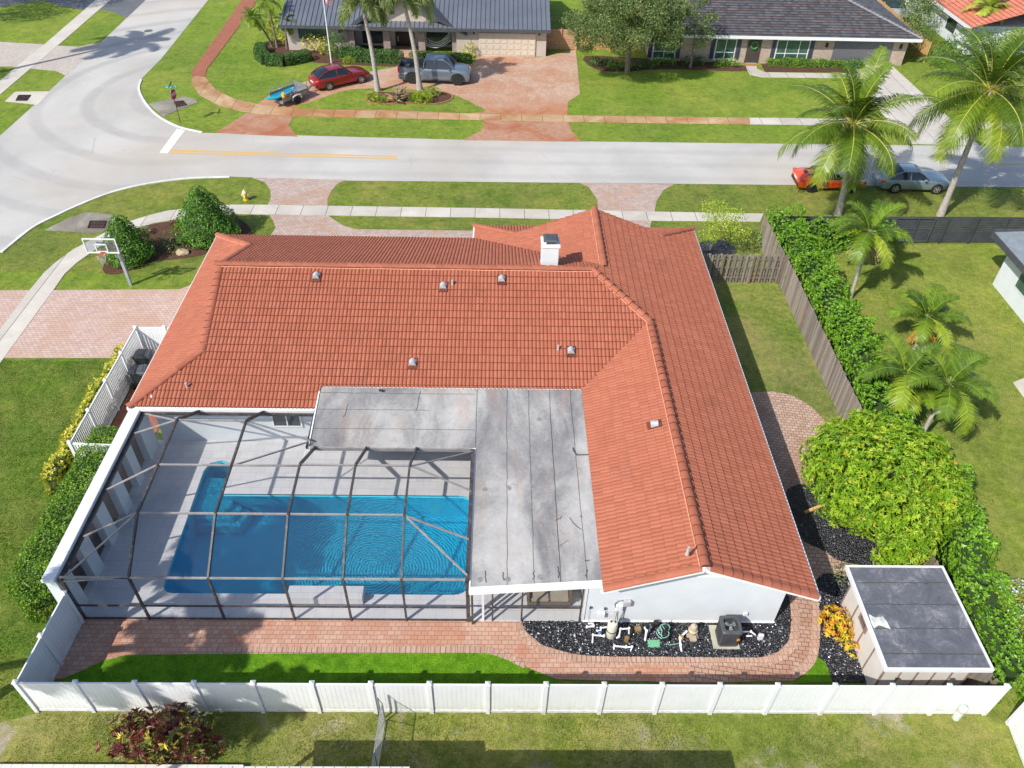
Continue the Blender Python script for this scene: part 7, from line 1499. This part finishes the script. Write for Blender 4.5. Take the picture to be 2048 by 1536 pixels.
# pickup
A=g2((825,168));B=g2((917,171.7))
def bed(t,x0,x1,W):
    for sgn in (-1,1): MB().box(x0+.05,.95,sgn*.86-.07,sgn*.86+.07,.85,1.30).build('bed_side',M_['silverp'],t,bevel=.03,local=True); MB().box(x0+.05,.95,sgn*.86-.075,sgn*.86+.075,1.301,1.325).build('bed_rail',M_['black'],t,local=True)
    MB().box(x0-.01,x0+.05,-.93,.93,.62,1.30).build('tailgate',M_['silverp'],t,bevel=.02,local=True)
    MB().box(x0+.05,.93,-.79,.79,.86,.90).build('bed_floor',M_['black'],t,local=True)
    MB().box(-.1,.9,-.6,.2,.9,1.22).build('toolbox',M_['black'],t,bevel=.04,local=True); MB().box(-.75,-.25,-.1,.6,.9,1.18).build('cargo',M_['darkgrey'],t,bevel=.06,local=True)
    for sgn in (-1,1):
        MB().box(x0-.02,x0+.10,sgn*.90-.07,sgn*.90+.07,.85,1.25).build('tail_light',M_['lampr'],t,local=True); MB().tube([(.9,sgn*.99,.36),(3.1,sgn*.99,.36)],.05,6).build('side_step',M_['black'],t,local=True)
        for x in (0,3.75): MB().tube([(x+.56*math.cos(a),sgn*(1.005),.42+.52*math.sin(a)) for a in np.linspace(-.1,3.24,12)],.045,5).build('arch_flare',M_['black'],t,local=True)
car('pickup_truck','silver grey crew cab pickup truck with open black bed on the paver driveway','truck',A,B,3.75,5.88,2.05,1.15,[(-1.15,.86),(.94,.86),(.96,1.30),(3.4,1.28),(3.7,1.25),(4.4,1.18),(4.65,1.05),(4.73,.9)],[(-1.15,.97),(0,1.0),(3.9,1.0),(4.5,.93),(4.73,.85)],[(-1.15,.86),(.94,.86),(.96,1.22),(3.4,1.2),(4.5,1.08),(4.73,.85)],(.98,1.08,2.65,3.45),1.92,.72,'silverp','black',.42,extra=bed)
# trailer with kayak
tc=Vector(G(596,207.5)); hp=g2((650,186)); dv=(Vector(G(607,192))-Vector(G(570,210))).normalized(); A=g2((660.3,181.5));B=g2((728.8,166.3)); cd_=(B-A).normalized()
ang=math.atan2(1.75,1.05)
dv=(Vector(G(643,172))-Vector(G(590,193))).normalized(); ang=math.atan2(dv.y,dv.x)
t=thing('trailer','small grey utility trailer with railings hitched behind the red sedan','trailer',(0,0,0))
M_['galv']=plain('trailer_grey_metal',(.28,.30,.32),.45,.5,var=.2)
MB().box(-1.25,1.25,-.75,.75,.40,.46).build('floor',M_['galv'],t,local=True)
for sgn in (-1,1):
    MB().box(-1.25,1.25,sgn*.75-.02,sgn*.75+.02,.46,.80).build('side_panel',M_['galv'],t,local=True); MB().box(-1.25,1.25,sgn*.775-.008,sgn*.775+.008,.70,.78).build('red_stripe',M_['lampr'],t,local=True)
    rl=MB(); rl.tube([(-1.2,sgn*.74,1.05),(1.2,sgn*.74,1.05)],.02,6)
    for x in np.linspace(-1.2,1.2,7): rl.tube([(x,sgn*.74,.78),(x,sgn*.74,1.05)],.015,5)
    rl.build('railing',M_['metal'],t,local=True)
    MB().tube([(-.45,sgn*.95,.36),(-.38,sgn*.95,.62),(0,sgn*.95,.70),(.38,sgn*.95,.62),(.45,sgn*.95,.36)],.05,6).build('mudguard',M_['white'],t,local=True)
    w=MB().lathe([(.14,-.09),(.26,-.09),(.28,-.06),(.28,.06),(.26,.09),(.14,.09)],(0,0,0),18).xform(Matrix.Translation((0,sgn*.93,.28))@Matrix.Rotation(R(-90)*sgn,4,'X')).build('wheel',M_['rubber'],t,smooth=True,local=True)
    MB().lathe([(.15,.03),(.15,.088),(.02,.07)],(0,0,0),14).xform(Matrix.Translation((0,sgn*.93,.28))@Matrix.Rotation(R(-90)*sgn,4,'X')).build('rim',M_['white'],w,local=True)
MB().box(1.21,1.25,-.75,.75,.46,1.05).build('front_panel',M_['galv'],t,local=True)
MB().beam((1.25,.5,.43),(2.3,0,.43),.07,.07).beam((1.25,-.5,.43),(2.3,0,.43),.07,.07).tube([(2.25,0,.43),(2.5,0,.45)],.06,8).tube([(1.9,0,.1),(1.9,0,.9)],.025,6).build('drawbar',M_['galv'],t,local=True)
MB().beam((-1.28,-.78,.35),(-1.28,.78,.35),.08,.1).build('rear_beam',M_['galv'],t,local=True)
c=Vector(G(590,205)); c=Vector(G(596,207.5))+Vector((-dv.y,dv.x))*.93
t.location=(c.x,c.y,.02); t.rotation_euler=(0,0,ang); t.location.z=.02
k=thing('kayak','turquoise kayak lying over the back of the small trailer','kayak',(0,0,0)); rs=[]; mb=MB(); n=12
for i in range(25):
    s=i/24; x=-1.95+3.0*s*1.0; f=math.sin(math.pi*min(.999,max(.001,s)))**.55; w=.37*f; h=.17*f
    for j in range(n):
        a=2*math.pi*j/n; mb.v.append((x,w*math.cos(a),.72+h*math.sin(a)*(1.2 if math.sin(a)<0 else .8)+.16*(abs(s-.5)*2)**3))
for i in range(24):
    for j in range(n): a=i*n+j;b_=i*n+(j+1)%n; mb.f.append((a,b_,b_+n,a+n))
M_['kayak']=plain('turquoise_plastic',(.03,.42,.56),.35,var=.12,coat=.4)
mb.build('hull',M_['kayak'],k,smooth=True,local=True)
MB().tube([(x,.0,.93) for x in np.linspace(-1.5,.6,6)],.025,6).tube([(x,.14,.90) for x in np.linspace(-1.3,.5,6)],.02,6).tube([(x,-.14,.90) for x in np.linspace(-1.3,.5,6)],.02,6).build('deck_ridges',plain('dark_turquoise',(.01,.22,.33),.4),k,local=True)
k.location=(c.x-dv.x*.35,c.y-dv.y*.35,.02); k.rotation_euler=(0,0,ang+.04)
y_=thing('flotation_vest','yellow float cushion hung on the rear corner of the trailer railing','float',(0,0,0)); MB().box(-.14,.14,-.1,.1,-.22,.22).build('float',plain('yellow_foam',(.72,.42,.02),.6),y_,bevel=.07,local=True); p=Vector((-1.15,-.8)); ca,sa=math.cos(ang),math.sin(ang); y_.location=(c.x+p.x*ca-p.y*sa,c.y+p.x*sa+p.y*ca,1.0)
# ================================================================ STREET AND YARD OBJECTS
def textmesh(body,size,mat,M,name='lettering',ext=.004,parent=None):
    cu=bpy.data.curves.new('t','FONT'); cu.body=body; cu.size=size; cu.align_x='CENTER'; cu.align_y='CENTER'; cu.extrude=ext; cu.offset=.004
    o=bpy.data.objects.new('t',cu); COL.objects.link(o); dg=bpy.context.evaluated_depsgraph_get(); me=bpy.data.meshes.new_from_object(o.evaluated_get(dg)); bpy.data.objects.remove(o); bpy.data.curves.remove(cu)
    me.transform(M); me.materials.clear(); return link(name,me,mat,parent)
M_['signred']=plain('stop_sign_red',(.40,.02,.03),.4,var=.1); M_['signgreen']=plain('street_sign_green',(.0,.28,.19),.35,var=.1); M_['rustpost']=plain('brown_sign_post',(.10,.06,.045),.7,var=.3)
x,y=G(361,245); ss=thing('stop_sign','red octagonal stop sign on a brown post with green street name blades on top','sign',(x,y,0))
MB().tube([(x,y,0),(x,y,2.55)],.03,6).build('post',M_['rustpost'],ss)
# faces the side street: towards +x and slightly to the camera
rz=R(76); Mx=Matrix.Translation((x,y,2.12))@Matrix.Rotation(rz,4,'Z')
oc=[(.40*math.cos(R(22.5+45*i)),.40*math.sin(R(22.5+45*i))) for i in range(8)]
def plate(pts,th,off,mat,name,par,M): 
    mb=MB(); n=len(pts); mb.add([(a,-off,b) for a,b in pts]+[(a,-off-th,b) for a,b in pts],[tuple(range(n))[::-1],tuple(range(n,2*n))]+[(i,(i+1)%n,(i+1)%n+n,i+n) for i in range(n)]); mb.xform(M); return mb.build(name,mat,par)
pb=plate([(a*1.0,b*1.0) for a,b in oc],.006,.03,M_['white'],'sign_plate',ss,Mx); plate([(a*.94,b*.94) for a,b in oc],.003,.0365,M_['signred'],'red_face',pb,Mx)
textmesh('STOP',.30,M_['white'],Mx@Matrix.Translation((0,-.041,0))@Matrix.Rotation(R(90),4,'X'),parent=pb)
for rz2,zz in ((R(4),2.66),(R(-82),2.86)):
    M2=Matrix.Translation((x,y,zz))@Matrix.Rotation(rz2,4,'Z'); b1=plate([(-.46,-.085),(.46,-.085),(.46,.085),(-.46,.085)],.008,-.004,M_['signgreen'],'name_blade',ss,M2)
    mk=MB()
    for q in range(9):
        if q in (2,5): continue
        xx=-.34+q*.085; mk.box(xx-.022,xx+.022,-.010,-.0045,-.04,.04)
    mk.xform(M2); mk.build('blurred_letters',M_['white'],b1)
# basketball hoop
x,y=G(262,570); bh=thing('basketball_hoop','grey pole basketball hoop with clear backboard and white rim square on the side lawn','basketball hoop',(x,y,0))
M_['hooppole']=plain('grey_blue_pole',(.34,.37,.40),.45,.2)
top=Vector((x-.12,y,2.85)); MB().beam((x,y,0),(x-.05,y,2.55),.15,.15).build('pole',M_['hooppole'],bh)
bc=Vector((x-.42,y-.72,2.88)); rz=R(0)
bx0,bx1,bz0,bz1=-.84,.84,-.40,.46
MB().beam((x-.05,y,2.5),(bc.x+.2,bc.y+.06,2.75),.07,.07).beam((x-.05,y,2.3),(bc.x+.2,bc.y+.06,2.6),.07,.07).beam((x-.05,y,2.5),(bc.x-.2,bc.y+.06,3.1),.05,.05).build('arms',M_['hooppole'],bh)
f=MB(); f.box(bc.x+bx0,bc.x+bx1,bc.y-.03,bc.y+.03,bc.z+bz0,bc.z+bz0+.07);f.box(bc.x+bx0,bc.x+bx1,bc.y-.03,bc.y+.03,bc.z+bz1-.05,bc.z+bz1);f.box(bc.x+bx0,bc.x+bx0+.05,bc.y-.03,bc.y+.03,bc.z+bz0+.07,bc.z+bz1-.05);f.box(bc.x+bx1-.05,bc.x+bx1,bc.y-.03,bc.y+.03,bc.z+bz0+.07,bc.z+bz1-.05)
bd=f.build('backboard_frame',M_['white'],bh)
m,nt,b=newmat('clear_acrylic'); nt.nodes.remove(b); tr=N(nt,'BsdfTransparent'); tr.inputs[0].default_value=(.80,.86,.88,1); gl=N(nt,'BsdfGlossy'); gl.inputs[1].default_value=.05; ms=N(nt,'MixShader'); ms.inputs[0].default_value=.12; nt.links.new(tr.outputs[0],ms.inputs[1]); nt.links.new(gl.outputs[0],ms.inputs[2]); nt.links.new(ms.outputs[0],nt.nodes['Material Output'].inputs[0]); M_['acrylic']=m
MB().box(bc.x+bx0+.05,bc.x+bx1-.05,bc.y-.006,bc.y+.006,bc.z+bz0+.07,bc.z+bz1-.05).build('backboard',M_['acrylic'],bh)
s=MB(); 
for a,b_ in (((-.28,-.30),(.28,-.30)),((.28,-.30),(.28,.12)),((.28,.12),(-.28,.12)),((-.28,.12),(-.28,-.30))): s.beam((bc.x+a[0],bc.y-.012,bc.z+a[1]),(bc.x+b_[0],bc.y-.012,bc.z+b_[1]),.05,.05,up=(0,1,0))
s.build('target_square',M_['white'],bd)
rc=Vector((bc.x,bc.y-.33,bc.z-.34)); MB().tube([(rc.x+.23*math.cos(a*.3927),rc.y+.23*math.sin(a*.3927),rc.z) for a in range(17)],.018,6).box(rc.x-.09,rc.x+.09,rc.y+.2,rc.y+.31,rc.z-.05,rc.z+.05).build('rim',plain('orange_red_rim',(.62,.05,.03),.4),bh)
nn_=MB()
for k in range(12):
    for s_ in (1,-1):
        p=[]; 
        for q in range(5): a=k*.5236+s_*q*.26; rr=.225-.028*q; p.append((rc.x+rr*math.cos(a),rc.y+rr*math.sin(a),rc.z-.11*q))
        nn_.tube(p,.007,3)
nn_.build('net',M_['white'],bh)
# hydrant
M_['yel']=plain('yellow_hydrant_paint',(.72,.42,.03),.4,var=.12); M_['cream']=plain('cream_hydrant_cap',(.75,.68,.42),.4)
x,y=G(492,400); hy=thing('fire_hydrant','yellow fire hydrant with cream cap on the corner verge','fire hydrant',(x,y,0))
MB().lathe([(.17,0),(.17,.05),(.12,.06),(.12,.42),(.16,.43),(.16,.48),(.13,.49)],(x,y,0),16).build('barrel',M_['yel'],hy,smooth=True); MB().lathe([(.15,.49),(.14,.56),(.09,.64),(.03,.67),(.03,.72),(.01,.73)],(x,y,0),16).build('bonnet',M_['cream'],hy,smooth=True)
for a in (0,math.pi,-math.pi/2): MB().tube([(x+.1*math.cos(a),y+.1*math.sin(a),.36),(x+.22*math.cos(a),y+.22*math.sin(a),.36)],.075 if a<0 else .055,10).build('nozzle',M_['cream'],hy)
# flag
x,y=G(663,127); fp=thing('flagpole','white flagpole standing behind the red sedan with a drooping flag','flagpole',(x,y,0))
H_=6.6; MB().tube([(x,y,0),(x,y,H_)],[.06,.035],10).lathe([(.01,0),(.06,.03),(.07,.08),(.02,.13)],(x,y,H_),10).build('pole',M_['white'],fp,smooth=True)
nx,nz=27,14; V=[];F=[];mi=[]
for i in range(nx+1):
    for j in range(nz+1):
        u=i/nx; v=j/nz; V.append((x+.05+.55*u+.10*math.sin(u*9+v*2)*u, y-.10*math.sin(u*12+v*3)*(.4+u), 6.35-1.05*v-1.15*u**1.1))
M_['flagr']=plain('flag_red',(.50,.03,.08),.8); M_['flagw']=plain('flag_white',(.75,.73,.76),.8); M_['flagb']=plain('flag_blue',(.05,.06,.22),.8)
for i in range(nx):
    for j in range(nz):
        a=i*(nz+1)+j; F.append((a,a+1,a+nz+2,a+nz+1)); st=j*13//nz; mi.append(2 if (i<nx*.4 and st<7) else (st%2))
me=bpy.data.meshes.new('cloth'); me.from_pydata(V,[],F); 
for m in ('flagr','flagw','flagb'): me.materials.append(M_[m])
me.polygons.foreach_set('material_index',mi); fl=link('flag',me,None); tag(fl,'red and white striped flag with blue corner hanging limp on the white pole','flag')
me.polygons.foreach_set('use_smooth',[True]*len(me.polygons))
st=MB()
for i in range(10):
    for j in range(6):
        if (i+j)%2: continue
        a=V[(1+i)*(nz+1)+1+j]; st.box(a[0]-.012,a[0]+.012,a[1]-.02,a[1]-.012,a[2]-.012,a[2]+.012)
fl_=st.build('stars',M_['flagw'],fl)
